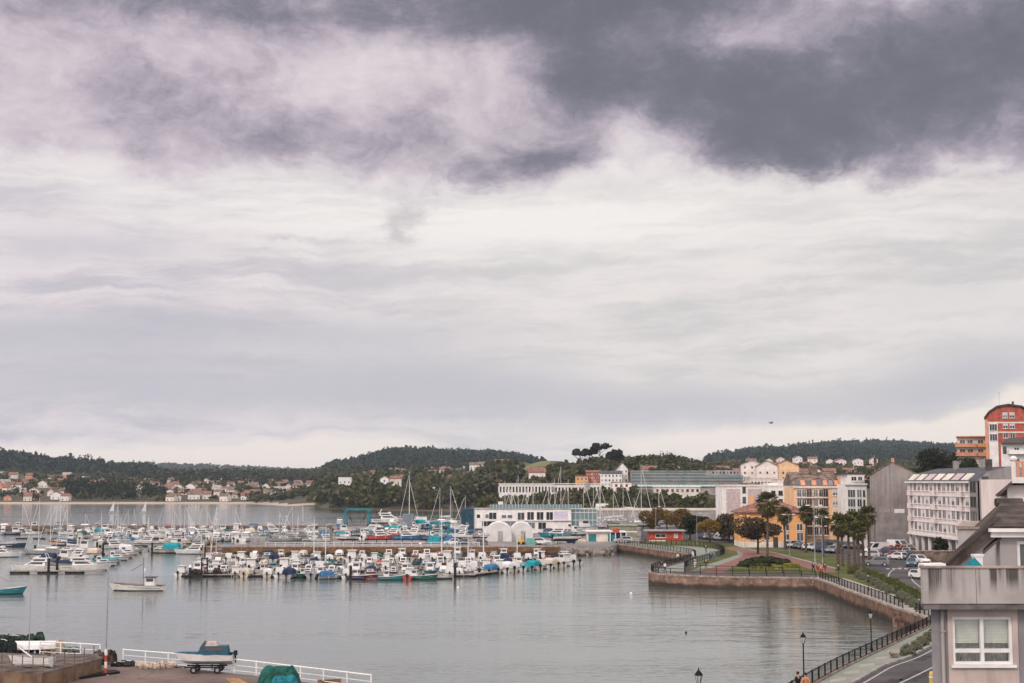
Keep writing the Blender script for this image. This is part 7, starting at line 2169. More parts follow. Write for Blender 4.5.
def container(px, py, wpx, hpx, m, lab, nm='container', cat='container', d=3):
    p = P(px, py); w = wpx / FPX * p.y; h = hpx / FPX * p.y
    t = thing(nm, lab, cat, (p.x, p.y, LZ)); mb = MB(); mb.box(-w / 2, w / 2, 0, d, .12, h)
    n = max(4, int(w / .4))
    for k in range(n): x = -w / 2 + w * (k + .25) / n; mb.box(x, x + w / n * .5, -.05, 0, .3, h - .2)
    mb.build('body', m, t)
    mb = MB(); mb.box(-w / 2 - .05, w / 2 + .05, -.06, d + .05, h, h + .12); mb.box(-w / 2 - .05, w / 2 + .05, -.06, d + .05, 0, .12); mb.build('frame', m, t)
    mb = MB(); mb.tube([(0, -.08, .3), (0, -.08, h - .3)], .04, 5); mb.tube([(.35, -.08, .3), (.35, -.08, h - .3)], .04, 5); mb.build('door_bar', M_steel, t); return t
container(408, 529.5, 10.5, 15, mat('container_grey', (.20, .24, .27), .7, .1, 1), 'tall grey blue container at the water edge of the yard')
container(421, 526, 11, 8.5, M_white, 'white container behind the grey blue one')
container(530.5, 545, 8.5, 6, mat('container_teal', (.16, .42, .36), .6, .1, 1), 'small mint green container in front of the domed tent', 'skip', 'skip', 2.5)
container(258, 546, 15, 8, M_greyroof, 'large pale grey box shed on the brown pier', 'box_shed', 'shed', 4)
container(375, 531, 9, 5.5, M_pinkw, 'small cream hut beside the turquoise hoist', 'box_hut', 'hut', 3)
for px0, px1, py, hp, m, lab in [(404, 474, 526, 5.5, 'blue', 'long low pale blue covered shelter beside the navy entrance block'), (452, 462, 541, 6, 'teal', 'turquoise tarpaulin shelter right of the yard hoist')]:
    a, b_ = P(px0, py), P(px1, py); w = b_.x - a.x; h = hp / FPX * a.y
    t = thing('shelter', lab, 'shelter', (a.x, a.y, LZ)); mb = MB(); mb.xprism([(-.2, h * .7), (2, h), (4.2, h * .7), (4.2, h * .7 - .3), (2, h - .3), (-.2, h * .7 - .3)], 0, w); mb.build('roof', mat('pale_blue_sheet', (.30, .48, .56), .7, .1, .6) if m == 'blue' else CV['teal'], t)
    for k in range(5): mb = MB(); mb.box(w * k / 4 * .98, w * k / 4 * .98 + .15, 0, .15, 0, h * .7 - .3); mb.build('post', M_dark, t)
    mb = MB(); mb.box(.2, w - .2, 2.5, 3.9, 0, h * .45); mb.build('stored_boxes', M_boot_blue, t)
def heap(px, py, wpx, hpx, m, lab, cat='gear heap', nm='gear_heap', n=5, z=LZ, dep=.6):
    p = P(px, py, z); w = wpx / FPX * p.y; h = hpx / FPX * p.y; t = thing(nm, lab, cat, (p.x, p.y, z)); rr = random.Random(int(px * 7 + py)); mb = MB()
    for k in range(n): x = -w / 2 + w * (k + .5) / n; mb.ball((x, rr.uniform(-.2, .2) * w * dep, h * .36), w / n * rr.uniform(.7, 1.0), w / n * dep * rr.uniform(.8, 1.3), h * rr.uniform(.4, .66), 9, 6, jit=.16)
    mb.build('heap', m, t)
    mb = MB(); a = [(-w * .45, -.1, h * .5), (-w * .2, -w * .1, h * .86), (w * .1, -w * .08, h * .8), (w * .42, 0, h * .45)]; mb.tube(a, max(.02, h * .02), 5); mb.build('rope', M_frame, t)
    return t
M_stack = mat('stone_heap', (.16, .09, .06), .95, .4, 1.5)
heap(212, 545.6, 9, 6, M_stack, 'brown stone heap on the end of the pier beside the box shed', 'rubble heap', 'rubble_heap')
p = P(521, 544.5); t = thing('forklift', 'small yellow forklift standing before the domed tent', 'forklift', (p.x, p.y, LZ))
M_yel = mat('forklift_yellow', (.66, .40, .08), .5, .1, 2)
mb = MB(); mb.box(-.9, .8, -.55, .55, .35, 1.1); mb.build('body', M_yel, t)
mb = MB()
for x, y in ((-.7, -.5), (.4, -.5), (-.7, .5), (.4, .5)): mb.tube([(x, y, 1.1), (x, y, 2.1)], .05, 5)
mb.box(-.8, .5, -.6, .6, 2.1, 2.2); mb.build('cab_frame', M_yel, t)
mb = MB(); mb.box(.82, .95, -.4, -.28, .1, 2.8); mb.box(.82, .95, .28, .4, .1, 2.8); mb.box(.95, 1.9, -.35, -.2, .15, .22); mb.box(.95, 1.9, .2, .35, .15, .22); mb.build('mast_fork', M_dark, t)
for x, y in ((-.55, -.6), (.5, -.6), (-.55, .6), (.5, .6)): mb = MB(); mb.lathe([(.1, -.1), (.33, -.1), (.33, .1), (.1, .1)], 10); o = mb.build('wheel', M_dark, t); o.rotation_euler = (math.pi / 2, 0, 0); o.location = (x, y, .33)

# ------------------------------------------------------------------ cars
M_tyre = mat('tyre', (.02, .02, .02), .9, .2, 4)
M_rim = mat('rim', (.42, .42, .43), .35, .05, 3, metal=.6)
M_carglass = mat('car_glass', (.02, .025, .03), .1, .15, 3, spec=.6)
M_headl = mat('headlight', (.70, .70, .70), .2, .04, 3)
M_taill = mat('taillight', (.40, .02, .02), .3, .08, 3)
PAINT = {n: mat('car_' + n, c, .3, .04, 1, spec=.5, coat=.5) for n, c in dict(white=(.68, .68, .67), silver=(.42, .43, .44), grey=(.17, .175, .18), black=(.02, .02, .022), red=(.36, .03, .03), navy=(.03, .045, .09), teal=(.02, .10, .13), blue=(.05, .13, .30), beige=(.42, .37, .30), orange=(.60, .20, .05), green=(.06, .13, .06)).items()}
def make_car(style):
    t = thing({'hatch': 'parked_car', 'suv': 'parked_car', 'van': 'parked_van'}[style], '', 'car')
    L, Wd, Hh = {'hatch': (4.0, 1.74, 1.46), 'suv': (4.5, 1.84, 1.66), 'van': (5.4, 2.0, 2.35)}[style]
    if style == 'van': low = [(-2.7, .4), (-2.7, 1.15), (1.2, 1.15), (2.45, .98), (2.7, .7), (2.7, .4)]; up = [(-2.68, 1.15), (-2.62, 2.28), (.9, 2.30), (1.95, 1.12)]
    elif style == 'suv': low = [(-2.25, .42), (-2.25, .98), (.95, 1.02), (2.0, .92), (2.25, .68), (2.25, .42)]; up = [(-2.2, .98), (-1.75, 1.60), (.15, 1.64), (1.05, 1.0)]
    else: low = [(-2.0, .34), (-2.0, .88), (.85, .92), (1.75, .80), (2.0, .58), (2.0, .34)]; up = [(-1.95, .88), (-1.45, 1.40), (.05, 1.44), (.95, .9)]
    hw = Wd / 2
    mb = MB()
    def bodyshell(prof, y0, y1, inset):
        n = len(prof); vs = [(x, -(y0 if i in (0, n - 1) else y1), z) for i, (x, z) in enumerate(prof)]
        return vs
    prof = low; n = len(prof)
    secs = [[(x, -hw * s, z) if True else 0 for x, z in prof] for s in (1,)]
    vs = [(x * .985, -hw, z) for x, z in prof] + [(x, -hw * .88, z + (.012 if z > .8 else 0)) for x, z in prof] + [(x, hw * .88, z + (.012 if z > .8 else 0)) for x, z in prof] + [(x * .985, hw, z) for x, z in prof]
    fs = []
    for r_ in range(3):
        for i in range(n): fs.append((r_ * n + i, r_ * n + (i + 1) % n, (r_ + 1) * n + (i + 1) % n, (r_ + 1) * n + i))
    fs += [tuple(range(n)), tuple(range(4 * n - 1, 3 * n - 1, -1))]
    mb.add(vs, fs)
    ti = .80 if style != 'van' else .92
    A = [(up[0][0], -hw * .96, up[0][1]), (up[3][0], -hw * .94, up[3][1]), (up[3][0], hw * .94, up[3][1]), (up[0][0], hw * .96, up[0][1])]
    Bv = [(up[1][0], -hw * ti, up[1][1]), (up[2][0], -hw * ti, up[2][1]), (up[2][0], hw * ti, up[2][1]), (up[1][0], hw * ti, up[1][1])]
    mb.add(A + Bv, [(0, 3, 2, 1), (4, 5, 6, 7), (0, 1, 5, 4), (1, 2, 6, 5), (2, 3, 7, 6), (3, 0, 4, 7)])
    mb.build('body', PAINT['white'], t)
    spans = ((0, 1), (1, 2), (2, 3), (3, 0)); mb = MB()
    for i, j in spans:
        if style == 'van' and (i, j) in ((0, 1), (2, 3)): q = pane(A[i], A[j], Bv[j], Bv[i], .66 if i == 0 else .05, .95 if i == 0 else .34, .15, .85)
        elif style == 'van' and (i, j) == (3, 0): q = pane(A[i], A[j], Bv[j], Bv[i], .1, .9, .4, .85)
        else: q = pane(A[i], A[j], Bv[j], Bv[i], .09, .91, .10, .90)
        mb.add(q, [(0, 1, 2, 3)])
    mb.build('window', M_carglass, t, recalc=False)
    wr = .31 if style == 'hatch' else .36
    wm = MB(); wm.lathe([(.08, -.11), (wr, -.11), (wr, .11), (.08, .11)], 14); wme = wm.mesh('wheel', M_tyre)
    rm = MB(); rm.lathe([(.02, -.125), (wr * .62, -.125), (wr * .62, .125), (.02, .125)], 10); rme = rm.mesh('rim', M_rim)
    for x in (-L * .31, L * .31):
        for y in (-1, 1):
            o = link('wheel', wme, t); o.location = (x, y * (hw - .10), wr); o.rotation_euler = (math.pi / 2, 0, 0); link('rim', rme, o)
    fx = low[-2][0]; fz = low[-2][1]
    for y in (-1, 1):
        mb = MB(); mb.box(fx - .22, fx + .012, y * hw * .72 - .17, y * hw * .72 + .17, fz - .02, fz + .10); mb.build('headlight', M_headl, t)
        mb = MB(); mb.box(low[0][0] - .012, low[0][0] + .1, y * hw * .80 - .12, y * hw * .80 + .12, low[1][1] - .32, low[1][1] - .06); mb.build('taillight', M_taill, t)
    mb = MB(); mb.box(fx - .2, fx + .03, -hw * .8, hw * .8, low[0][1], low[0][1] + .14); mb.box(low[0][0] - .03, low[0][0] + .1, -hw * .85, hw * .85, low[0][1], low[0][1] + .16); mb.build('bumper', M_dark, t)
    return t
CAR = {s: make_car(s) for s in ('hatch', 'suv', 'van')}; cused = set()
def car(style, p, rz, col, label=None, group=None):
    o = CAR[style] if style not in cused else dup(CAR[style]); cused.add(style)
    o.location = (p[0], p[1], LZ + .006); o.rotation_euler = (0, 0, rz); recolour(o, 'body', 0, PAINT[col])
    o['category'] = 'van' if style == 'van' else 'car'
    if label: o['label'] = label
    if group: o['group'] = group
    return o
cr = random.Random(8)
its = []; gp_ = 'cars parked beyond the lawn'
u = 703
NM = {'hatch': 'small {} car', 'suv': 'tall {} car', 'van': '{} van'}
def prow(a, b, n, rot, where, grp):
    its = []; a, b = P(*a), P(*b)
    for k in range(n):
        q = a.lerp(b, (k + .5) / n); st_ = wpick(cr, [('hatch', 6), ('suv', 4), ('van', .5)]); c = wpick(cr, [('white', 4), ('silver', 4), ('grey', 4), ('black', 3), ('navy', 2), ('red', 1), ('beige', 1), ('blue', 1)])
        its.append((car(st_, q, rot + cr.uniform(-.06, .06) + (math.pi if cr.random() < .4 else 0), c, None, grp), NM[st_].format(c)))
    label_row(its, where)
prow((702, 538.8), (736, 541.6), 9, R(70), 'behind the lawn at left end', gp_)
prow((737, 542.2), (783, 546.3), 11, R(65), 'behind lawn near orange house', gp_)
prow((784, 546.5), (836, 553.6), 11, R(60), 'behind lawn near palm cluster', gp_)
prow((745, 538.5), (800, 542.5), 10, R(65), 'second line before orange house', gp_)
prow((806, 544), (858, 549), 10, R(60), 'second line before peach flats', gp_)
prow((906, 549.5), (921, 565.5), 6, R(-75), 'street line at the arcade', gp_)
prow((880, 550.5), (900, 560.5), 6, R(-62), 'street line below bare gable', gp_)
for u0, u1, py, wh in ((452, 560, 544.8, 'along the pier edge before the tents'), (476, 560, 534.0, 'under marina building windows')):
    its = []; u = u0
    while u < u1:
        p = P(u, py); st_ = wpick(cr, [('hatch', 5), ('suv', 4), ('van', 1)]); c = wpick(cr, [('white', 5), ('silver', 3), ('grey', 3), ('red', 1), ('navy', 2), ('black', 2)])
        if cr.random() < .62 and not (py > 540 and 484 < u < 536): its.append((car(st_, p, cr.choice([0, math.pi, 1.4]) + cr.uniform(-.2, .2), c, None, 'cars parked in the boatyard'), NM[st_].format(c)))
        u += 15
    label_row(its, wh)
for st_, px, py, rot, c, lab in [
        ('van', 899, 550.5, R(-60), 'white', 'large white van parked at the foot of the bare gable'),
        ('suv', 876, 566, R(170), 'grey', 'dark grey people carrier parked beside the palm cluster'),
        ('hatch', 911.3, 566.2, R(-105), 'teal', 'small teal car driving up towards the give way line'),
        ('van', 876, 553.5, R(200), 'white', 'white van parked among cars behind the right palms'),
        ('hatch', 898.5, 558, R(-60), 'red', 'dark red small car parked between two white cars in the street'),
        ('suv', 904, 552, R(-65), 'orange', 'orange car parked behind the large white van'),
        ('hatch', 905, 554.5, R(-65), 'red', 'bright red car in front of the orange one near the arcade'),
        ('hatch', 871, 557.5, R(150), 'silver', 'silver car parked behind the grey people carrier'),
        ('hatch', 888, 553.5, R(-60), 'grey', 'grey car just right of the white van behind the palms'),
        ('hatch', 921, 579, R(-70), 'white', 'white car at the roadside, half hidden by the stained balcony front'),
        ('hatch', 909.5, 551, R(-70), 'beige', 'beige car furthest up the street by the arcade'),
        ('suv', 623, 543, R(185), 'silver', 'silver car parked beside the boatyard shed at the pier corner')]:
    p = P(px, py); car(st_, p, rot, c, lab)

# ------------------------------------------------------------------ people
M_skin = mat('skin', (.46, .28, .20), .6, .06, 8)
M_hair = mat('hair_dark', (.03, .022, .018), .7, .2, 8)
CL = {n: mat('cloth_' + n, c, .9, .15, 5) for n, c in dict(black=(.018, .018, .02), white=(.62, .61, .59), navy=(.03, .045, .09), blue=(.06, .15, .28), orange=(.62, .25, .12), red=(.34, .06, .05), grey=(.16, .16, .17), brown=(.13, .07, .05), teal=(.03, .16, .18)).items()}
def skin_mesh(name, verts, edges, radii, root=0, sub=1):
    me = bpy.data.meshes.new(name); me.from_pydata(verts, edges, []); o = bpy.data.objects.new(name, me); C.objects.link(o)
    md = o.modifiers.new('skin', 'SKIN'); sv = me.skin_vertices[0].data
    for i, r in enumerate(radii): sv[i].radius = (r, r * .9)
    sv[root].use_root = True; md.use_smooth_shade = True
    o.modifiers.new('sub', 'SUBSURF').levels = sub; o.modifiers['sub'].render_levels = sub
    dg = bpy.context.evaluated_depsgraph_get(); res = bpy.data.meshes.new_from_object(o.evaluated_get(dg)); bpy.data.objects.remove(o); res.name = name
    return res
def make_person(stride, swing):
    s = stride; hz_ = .93
    J = dict(pel=(0, 0, hz_), waist=(0, 0, 1.08), chest=(0, .02, 1.30), neck=(0, .02, 1.48), hb=(0, .0, 1.56), head=(0, -.02, 1.66),
             hl=(.10, 0, .90), kl=(.11, -.02 - s * .16, .50), al=(.11, .0 - s * .22 + .02, .09), fl=(.12, -.16 - s * .22, .05), hr=(-.10, 0, .90), kr=(-.11, -.02 + s * .10, .50), ar=(-.11, s * .30, .10), fr=(-.12, s * .30 - .15, .05),
             sl=(.20, .03, 1.41), el=(.25, .05 + swing * .12, 1.14), wl=(.26, -.02 + swing * .2, .90), tl=(.26, -.05 + swing * .22, .81), sr=(-.20, .03, 1.41), er=(-.25, .05 - swing * .12, 1.14), wr=(-.26, -.02 - swing * .2, .90), tr=(-.26, -.05 - swing * .22, .81))
    ks = list(J); ix = {k: i for i, k in enumerate(ks)}; ed = [('pel', 'waist'), ('waist', 'chest'), ('chest', 'neck'), ('neck', 'hb'), ('hb', 'head'), ('pel', 'hl'), ('hl', 'kl'), ('kl', 'al'), ('al', 'fl'), ('pel', 'hr'), ('hr', 'kr'), ('kr', 'ar'), ('ar', 'fr'), ('chest', 'sl'), ('sl', 'el'), ('el', 'wl'), ('wl', 'tl'), ('chest', 'sr'), ('sr', 'er'), ('er', 'wr'), ('wr', 'tr')]
    rad = dict(pel=.13, waist=.12, chest=.15, neck=.055, hb=.075, head=.10, hl=.085, kl=.058, al=.04, fl=.035, hr=.085, kr=.058, ar=.04, fr=.035, sl=.065, el=.045, wl=.033, tl=.03, sr=.065, er=.045, wr=.033, tr=.03)
    body = skin_mesh('body', [J[k] for k in ks], [(ix[a], ix[b]) for a, b in ed], [rad[k] for k in ks], 0)
    body.materials.clear(); body.materials.append(M_skin)
    def sub(name, keys, extra, m):
        kk = keys; ii = {k: i for i, k in enumerate(kk)}; me = skin_mesh(name, [J[k] for k in kk], [(ii[a], ii[b]) for a, b in ed if a in ii and b in ii], [rad[k] + extra for k in kk], 0)
        me.materials.clear(); me.materials.append(m); return me
    sh = sub('jacket', ['waist', 'pel', 'chest', 'sl', 'el', 'wl', 'sr', 'er', 'wr'], .022, CL['black']); tr_ = sub('trousers', ['pel', 'hl', 'kl', 'al', 'hr', 'kr', 'ar'], .016, CL['navy'])
    t = thing('person', '', 'person'); link('body', body, t); link('jacket', sh, t); link('trousers', tr_, t)
    mb = MB(); mb.ball((0, .025, 1.70), .105, .115, .10, 10, 7); mb.build('hair', M_hair, t, True)
    for k in ('fl', 'fr'): mb = MB(); x, y, z = J[k]; mb.ball((x, y + .05, .05), .055, .13, .055, 8, 5); mb.build('shoe', CL['black'], t)
    return t
PP = [make_person(1.0, 1.0), make_person(-.6, -.7)]; ppu = set()
def person(px, py, k, shirt, trou, rz, lab, z=LZ, s=1.0, p=None):
    p = p or P(px, py); o = PP[k] if k not in ppu else dup(PP[k]); ppu.add(k); o.location = (p.x, p.y, z + .012); o.rotation_euler = (0, 0, rz); o.scale = (s, s, s)
    recolour(o, 'jacket', 0, CL[shirt]); recolour(o, 'trousers', 0, CL[trou]); tag(o, lab, 'person')
person(798, 698.5, 0, 'black', 'black', R(-150), 'person in black at the bottom of the near railing beside the lantern post')
person(805.5, 699.5, 1, 'orange', 'navy', R(-150), 'person in an orange top next to the one in black by the railing')
for i, (px, py, k, a, b_, rz, lab) in enumerate([(813.3, 572.5, 0, 'black', 'black', .4, 'person dressed in black walking at the corner of the dock wall'), (818, 574.4, 1, 'brown', 'red', .6, 'person in brown and red following the one in black at the dock corner'), (821.3, 575, 0, 'orange', 'brown', .6, 'person in an orange top at the dock corner'), (825, 573.4, 1, 'black', 'red', .5, 'last person of the walking group at the dock corner'),
        (662, 571.5, 0, 'black', 'grey', 2.6, 'person in black at the tip of the promontory'), (665, 573, 1, 'white', 'black', 2.4, 'person in a white top at the tip of the promontory'), (678, 562.2, 0, 'white', 'grey', 2.2, 'person in white looking over the railing halfway along the green walk'), (680, 561.2, 1, 'black', 'black', 2.2, 'person in black beside the one in white at the railing'), (693, 559.5, 0, 'white', 'white', .3, 'person all in white walking on the green walk'),
        (695, 568, 1, 'grey', 'white', .2, 'person in grey and white at the end of the inner railing'), (706, 569, 0, 'black', 'brown', 0, 'person in black standing at the start of the cycle path'), (706, 552.8, 1, 'black', 'teal', .1, 'person in black and teal walking on the green walk near its bend'), (711, 561.3, 0, 'black', 'navy', .4, 'person in black on the inner walk'), (714, 560.6, 1, 'teal', 'blue', .4, 'person in teal beside the one in black on the inner walk')]):
    person(px, py, k, a, b_, rz, lab)

# ------------------------------------------------------------------ slipway: trailer boat, tarpaulins, dock block, pole
p = P(206.5, 672.5)
t = thing('boat_trailer', 'dark boat trailer on two axles carrying the small cabin boat on the slipway', 'trailer', (p.x, p.y, LZ), .03)
mb = MB(); mb.box(-1.6, 1.5, -.62, -.52, .42, .52); mb.box(-1.6, 1.5, .52, .62, .42, .52); mb.box(-1.0, -.9, -.52, .52, .42, .52); mb.box(1.0, 1.1, -.52, .52, .42, .52); mb.tube([(-1.6, 0, .45), (-2.5, 0, .42)], .05, 6); mb.build('chassis', M_dark, t)
for x in (-.85, .95):
    for y in (-.72, .72): mb = MB(); mb.lathe([(.08, -.09), (.27, -.09), (.27, .09), (.08, .09)], 12); o = mb.build('wheel', M_tyre, t); o.location = (x, y, .27); o.rotation_euler = (math.pi / 2, 0, 0); r2 = MB(); r2.lathe([(.02, -.1), (.13, -.1), (.13, .1), (.02, .1)], 10); r2.build('rim', M_rim, o)
M_slateblue = mat('slate_blue_paint', (.025, .085, .125), .45, .12, 2)
t = thing('cabin_boat', 'small grey and blue cabin boat standing on its trailer on the slipway', 'cabin boat', (p.x, p.y, LZ + .92), math.pi + .03)
hull(4.1, 1.7, .50, boot=.02, bow=1.2, well=(.05, .28), welld=.3).build('hull', [HC['white'], HC['grey'], M_boot_blue], t)
mb = MB(); mb.tube([(-2.05, .75, .5), (0, .86, .52), (1.4, .52, .58), (2.2, .03, .62)], .035, 5); mb.tube([(-2.05, -.75, .5), (0, -.86, .52), (1.4, -.52, .58), (2.2, -.03, .62)], .035, 5); mb.build('gunwale_band', M_slateblue, t)
cabin_part(t, -1.7, .75, 1.35, 1.15, .50, 1.12, .45, .1, M_slateblue, c=.40)
mb = MB(); mb.yprism([(-.9, 1.13), (.1, 1.13), (-.05, 1.42), (-.75, 1.40)], -.45, .45); mb.build('rolled_cover', mat('faded_pink_cover', (.52, .40, .38), .85, .15, 3), t)
mb = MB(); mb.yprism([(.05, 1.125), (.55, .9), (.15, 1.5)], -.42, .42); mb.build('windscreen', M_glass_grey, t)
outboard(t, -2.05, .35, .7)


def tarp(px, py, wpx, hpx, m, lab, seed, dy=0.0):
    p = P(px, py); w = wpx / FPX * p.y; h = hpx / FPX * p.y; rr = random.Random(seed)
    t = thing('tarpaulin', lab, 'tarpaulin', (p.x, p.y + dy, LZ)); mb = MB(); n = 30; secs = []
    for i in range(25):
        q = i / 24; y = -w * .3 + w * .6 * q; kk = math.sin(math.pi * (.12 + .76 * q)) ** .5
        secs.append([(w / 2 * math.cos(math.pi * j / n) * (1 + .05 * mnoise.noise(Vector((j * .35, i * .35, seed)))) * (.8 + .2 * kk), y, max(0, h * kk * min(1, math.sin(math.pi * j / n) * 1.25) + mnoise.noise(Vector((j * .33, i * .30, seed + 5))) * .10 * h + mnoise.noise(Vector((j * .9, i * .2, seed + 9))) * .045 * h)) for j in range(n + 1)])
    mb.loft(secs); mb.build('sheet', m, t, True)
    mb = MB(); mb.tube([(-w * .46, -w * .31, .1), (-w * .2, -w * .3, h * .75), (w * .15, -w * .3, h * .8), (w * .44, -w * .31, .1)], .018, 5); mb.build('rope', M_dark, t)
    return t
tarp(279, 690, 43, 23, mat('tarp_green', (.012, .085, .065), .6, .25, 2), 'big dark green tarpaulin over a boat at the bottom of the slipway', 1)
p = P(288, 691); tarp(288, 692.5, 30, 19, mat('tarp_teal', (.012, .15, .19), .55, .25, 2), 'smaller bright teal tarpaulin in front of the green one', 2, -1.6)
p = P(330, 683); t = thing('timber_pile', 'small pile of old planks beside the slipway railing', 'timber pile', (p.x, p.y, LZ), .3)
for k in range(5): mb = MB(); mb.box(-.9, .8, -.3 + k * .13, -.2 + k * .13, .05 + .07 * (k % 3), .12 + .07 * (k % 3), 0, .1 * (k - 2)); mb.build('plank', M_wood, t)

tarp(434, 543.5, 15, 8, CV['teal'], 'turquoise tarpaulin over gear at the foot of the middle hoist', 5)
tarp(447, 542.0, 14, 7, CV['blue'], 'dark blue tarpaulin beside the middle hoist in the yard', 6)
tarp(440, 538.5, 16, 8, CV['teal'], 'turquoise tarpaulin behind the middle hoist legs', 7)

for i, (px, py, w_, h_, k, d_) in enumerate([(463, 545, 8, 4, 'navy', 'navy covered gear'), (476, 545.3, 7, 3.5, 'grey', 'grey fish boxes'), (538, 544.6, 6, 4, 'red', 'red net bundles'), (548, 545, 9, 3.5, 'grey', 'grey sacks'), (560, 543.5, 7, 5, 'white', 'white plastic drums'), (571, 543, 8, 4.5, 'navy', 'dark tyres'), (582, 542.5, 7, 4, 'cream', 'tan ropes'),
        (553, 538, 8, 4, 'green', 'green nets'), (591, 536, 8, 5, 'red', 'reddish crates'), (600, 537, 7, 4, 'grey', 'grey scrap'), (609, 541, 6, 3.5, 'teal', 'teal net bundles'), (544, 533, 9, 4, 'cream', 'pale timber')]):
    heap(px, py, w_, h_, CV[k], f'heap of {d_} on the boatyard paving', 'gear heap', 'gear_heap', 4)
# raised concrete dock with wire fence
zt_ = LZ + 1.05
blk = [P(-20, 670, zt_), P(42, 674.5, zt_), P(102, 659.5, zt_), P(96, 655, zt_), P(40, 655.5, zt_), P(-20, 653, zt_)]
o0 = blk[1]
t = thing('concrete_dock', 'raised rust stained concrete dock with a thin wire fence at the lower left', 'dock', (o0.x, o0.y, LZ))
mb = MB(); mb.prism([(v.x - o0.x, v.y - o0.y) for v in blk], -.2, 1.05); mb.build('wall', M_rust_conc, t)
mb = MB(); mb.prism([(v.x - o0.x, v.y - o0.y) for v in blk], 1.05, 1.14); ob = mb.build('edge_slab', mat('dock_floor', (.13, .105, .09), .9, .25, .8), t); ob.scale = (1.012, 1.012, 1)
mb = MB(); b2 = [P(-20, 684, LZ), P(62, 682, LZ), P(120, 673.5, LZ), P(116, 671.5, LZ)]; mb.prism([(v.x - o0.x, v.y - o0.y) for v in b2], 0.02, .16); mb.build('kerb_step', M_dark, t)
fpath = [blk[0], blk[1], blk[2]]
mb = MB(); L_ = [Vector((v.x - o0.x, v.y - o0.y, 0)) for v in fpath]
for z in (1.5, 1.85, 2.2): mb.tube([q + Vector((0, .25, z)) for q in L_], .012, 4)
mb.build('fence_wire', M_steel, t)
pm = MB(); pm.tube([(0, 0, 1.14), (0, 0, 2.25)], .035, 6); pme = pm.mesh('fence_post', M_rust_conc)
for i in range(2):
    for k in range(6):
        o = link('fence_post', pme, t); q = L_[i].lerp(L_[i + 1], k / 6); o.location = (q.x, q.y + .25, 0)
p = P(28, 668.5, zt_ + .1); t = thing('white_dinghy', 'small white dinghy with a stepped mast lying on the concrete dock', 'dinghy', (p.x, p.y + .8, zt_ + .38), math.pi - .15)
hull(3.1, 1.3, .46, deck=.02, well=(.1, .55), welld=.28, boot=.02).build('hull', [HC['white'], HC['white'], M_deck], t)
mb = MB(); mb.tube([(-.2, 0, .3), (1.1, 0, 1.15)], .05, 6); mb.build('boom', HC['white'], t)
mb = MB(); mb.box(-.8, -.65, -.55, .55, .30, .35); mb.build('thwart', M_wood, t)
p = P(22, 662, zt_); t = thing('flag_mast', 'thin bare white mast standing on the concrete dock', 'mast', (p.x, p.y + 1.5, zt_ + .05)); mb = MB(); hh = (662 - 589) / FPX * p.y; mb.tube([(0, 0, 0), (0, 0, hh)], [.035, .02], 6); mb.build('pole', M_steel, t); mb = MB(); mb.lathe([(.12, 0), (.12, .08), (.06, .12)], 8); mb.build('foot', M_steel, t)
railing('short white railing behind the concrete dock', [P(40, 655).to_2d(), P(70, 656.5).to_2d(), P(100, 658.5).to_2d()], 1.0 + .0, 1.6, M_white_metal, inset=0, bars=False, z=LZ + .12)
p = P(33, 654); t = thing('upturned_boat', 'pale upturned boat behind the dinghy on the dock edge', 'upturned boat', (p.x, p.y, LZ + .45), .05)
mb = MB(); secs = []
for i in range(9):
    q = i / 8; x = -1.9 + 3.8 * q; b_ = .78 * math.sin(math.pi * min(.97, .18 + .8 * q)) ** .6
    secs.append([(x, -b_, .0), (x, -b_ * .85, .38), (x, 0, .66), (x, b_ * .85, .38), (x, b_, 0)])
mb.loft(secs); mb.build('hull', HC['white'], t)
for x in (-1.2, 1.2): mb = MB(); mb.box(x - .1, x + .1, -.8, .8, -.62, .02); mb.build('trestle', M_wood, t)
heap(20, 649.5, 44, 17, mat('net_green', (.035, .055, .045), .95, .4, 3), 'dark green heap of fishing nets at the left of the dock', 'net heap', 'net_heap', 6)
heap(3, 656, 26, 20, mat('net_dark', (.018, .025, .022), .95, .3, 3), 'blackish heap of nets under a green sheet at the left edge', 'net heap', 'net_heap', 4)
heap(55, 651.5, 16, 12, mat('sand_bags', (.42, .34, .25), .95, .2, 3), 'pale tan heap of sacks behind the white railing', 'sack heap', 'sack_heap', 4)
heap(72, 652, 17, 6, mat('net_greyblue', (.10, .14, .12), .95, .3, 3), 'grey green folded net beside the tan sacks', 'net heap', 'net_heap', 4)
heap(44, 664, 12, 9, mat('rust_gear', (.10, .05, .03), .95, .4, 3), 'rusty coil of gear next to the white dinghy on the dock', 'gear heap', 'gear_heap', 4, zt_ + .09)
heap(105, 664.5, 22, 15, mat('gear_brown', (.085, .06, .05), .95, .45, 3), 'tangled brown heap of traps behind the red and white pole', 'trap heap', 'trap_heap', 6)
heap(123, 666.5, 22, 6, M_pile, 'low dark heap of chains beside the trap heap', 'gear heap', 'gear_heap', 5)
heap(155, 668.5, 38, 8, mat('rope_heap', (.50, .40, .32), .95, .25, 3), 'long pale heap of ropes and nets in front of the white railing', 'rope heap', 'rope_heap', 8)
p = P(105.5, 675); hh = (675 - 552) / FPX * p.y
t = thing('striped_pole', 'tall thin grey pole with a red and white striped foot on the slipway', 'pole', (p.x, p.y, LZ))
mb = MB(); mb.tube([(0, 0, 0), (0, 0, hh)], [.075, .045], 8); mb.build('pole', M_steel, t)
for k in range(4): mb = MB(); z = .05 + k * .48; mb.lathe([(.105, z), (.105, z + .46)], 10); mb.build('band', M_redpaint if k % 2 == 0 else M_frame, t)
mb = MB(); mb.box(-.3, .3, -.3, .3, 0, .06); mb.build('base_plate', M_steel, t)

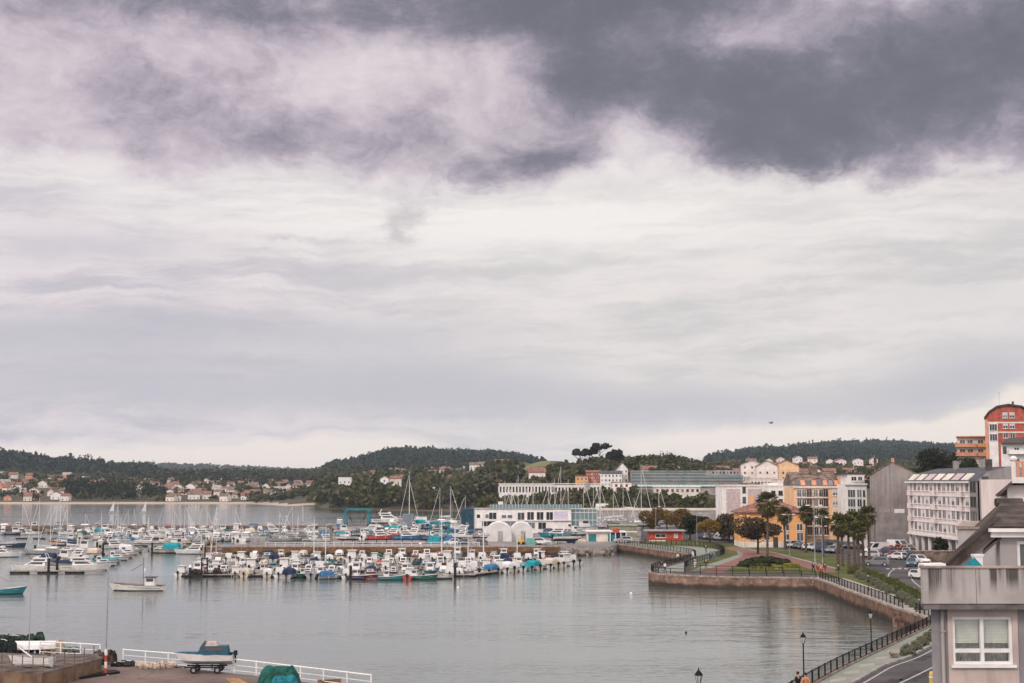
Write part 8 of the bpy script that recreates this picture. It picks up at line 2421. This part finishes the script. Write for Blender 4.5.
p = P(894.5, 657.5); t = thing('stone_block', 'pale flat boulder on a dark base on the near kerb before the round bushes', 'boulder', (p.x, p.y, LZ + .1), .4)
mb = MB(); mb.ball((0, 0, .32), .55, .38, .20, 9, 6, jit=.12); mb.build('stone', M_coping, t)
mb = MB(); mb.ball((0, 0, .08), .42, .3, .2, 8, 5, jit=.15); mb.build('foot', M_rock, t)
# gull, buoys
q = D(771, 423, 160); t = thing('gull', 'small dark gull gliding in the sky above the right hand hill', 'gull', q, .3)
mb = MB(); secs = [[(x, 0 + r * math.cos(a), r * math.sin(a)) for a in (0, 1.57, 3.14, 4.71)] for x, r in ((-.28, .01), (-.15, .06), (.08, .07), (.22, .04), (.30, .01))]; mb.loft(secs)
for s in (-1, 1): mb.add([(.10, s * .05, .02), (-.08, s * .05, .02), (-.10, s * .38, .16), (.06, s * .38, .17), (-.14, s * .72, .08)], [(0, 1, 2, 3), (3, 2, 4)])
mb.build('body', mat('gull_grey', (.16, .16, .17), .8, .2, 6), t)
for px, py, lab in [(458, 588, 'small pale mooring buoy floating in front of the near basin'), (631, 594, 'white mooring buoy floating left of the promontory'), (686, 633, 'dark mooring buoy in the open water of the near bay'), (145, 570, 'white round mooring buoy above the fishing boat')]:
    p = P(px, py, 0); t = thing('mooring_buoy', lab, 'buoy', (p.x, p.y, 0)); mb = MB(); r_ = .13 if 'dark' in lab else .22; mb.ball((0, 0, .06), r_, r_, r_, 10, 7); mb.build('float', M_pile if 'dark' in lab else M_frame, t); mb = MB(); mb.tube([(0, 0, .15), (0, 0, .34)], .02, 5); mb.build('ring', M_steel, t)

# ------------------------------------------------------------------ air
mb = MB(); mb.box(-4000, 4000, -600, 4800, -5.5, 140)
hzm = bpy.data.materials.new('haze'); hzm.use_nodes = True; nt = hzm.node_tree; nt.nodes.clear()
v = nt.nodes.new('ShaderNodeVolumePrincipled'); v.inputs['Density'].default_value = .00006; v.inputs['Color'].default_value = (.74, .85, 1.0, 1); v.inputs['Anisotropy'].default_value = 0.0
o = nt.nodes.new('ShaderNodeOutputMaterial'); nt.links.new(v.outputs[0], o.inputs['Volume'])
hb_ = mb.build('haze', hzm); kind(hb_, 'stuff')
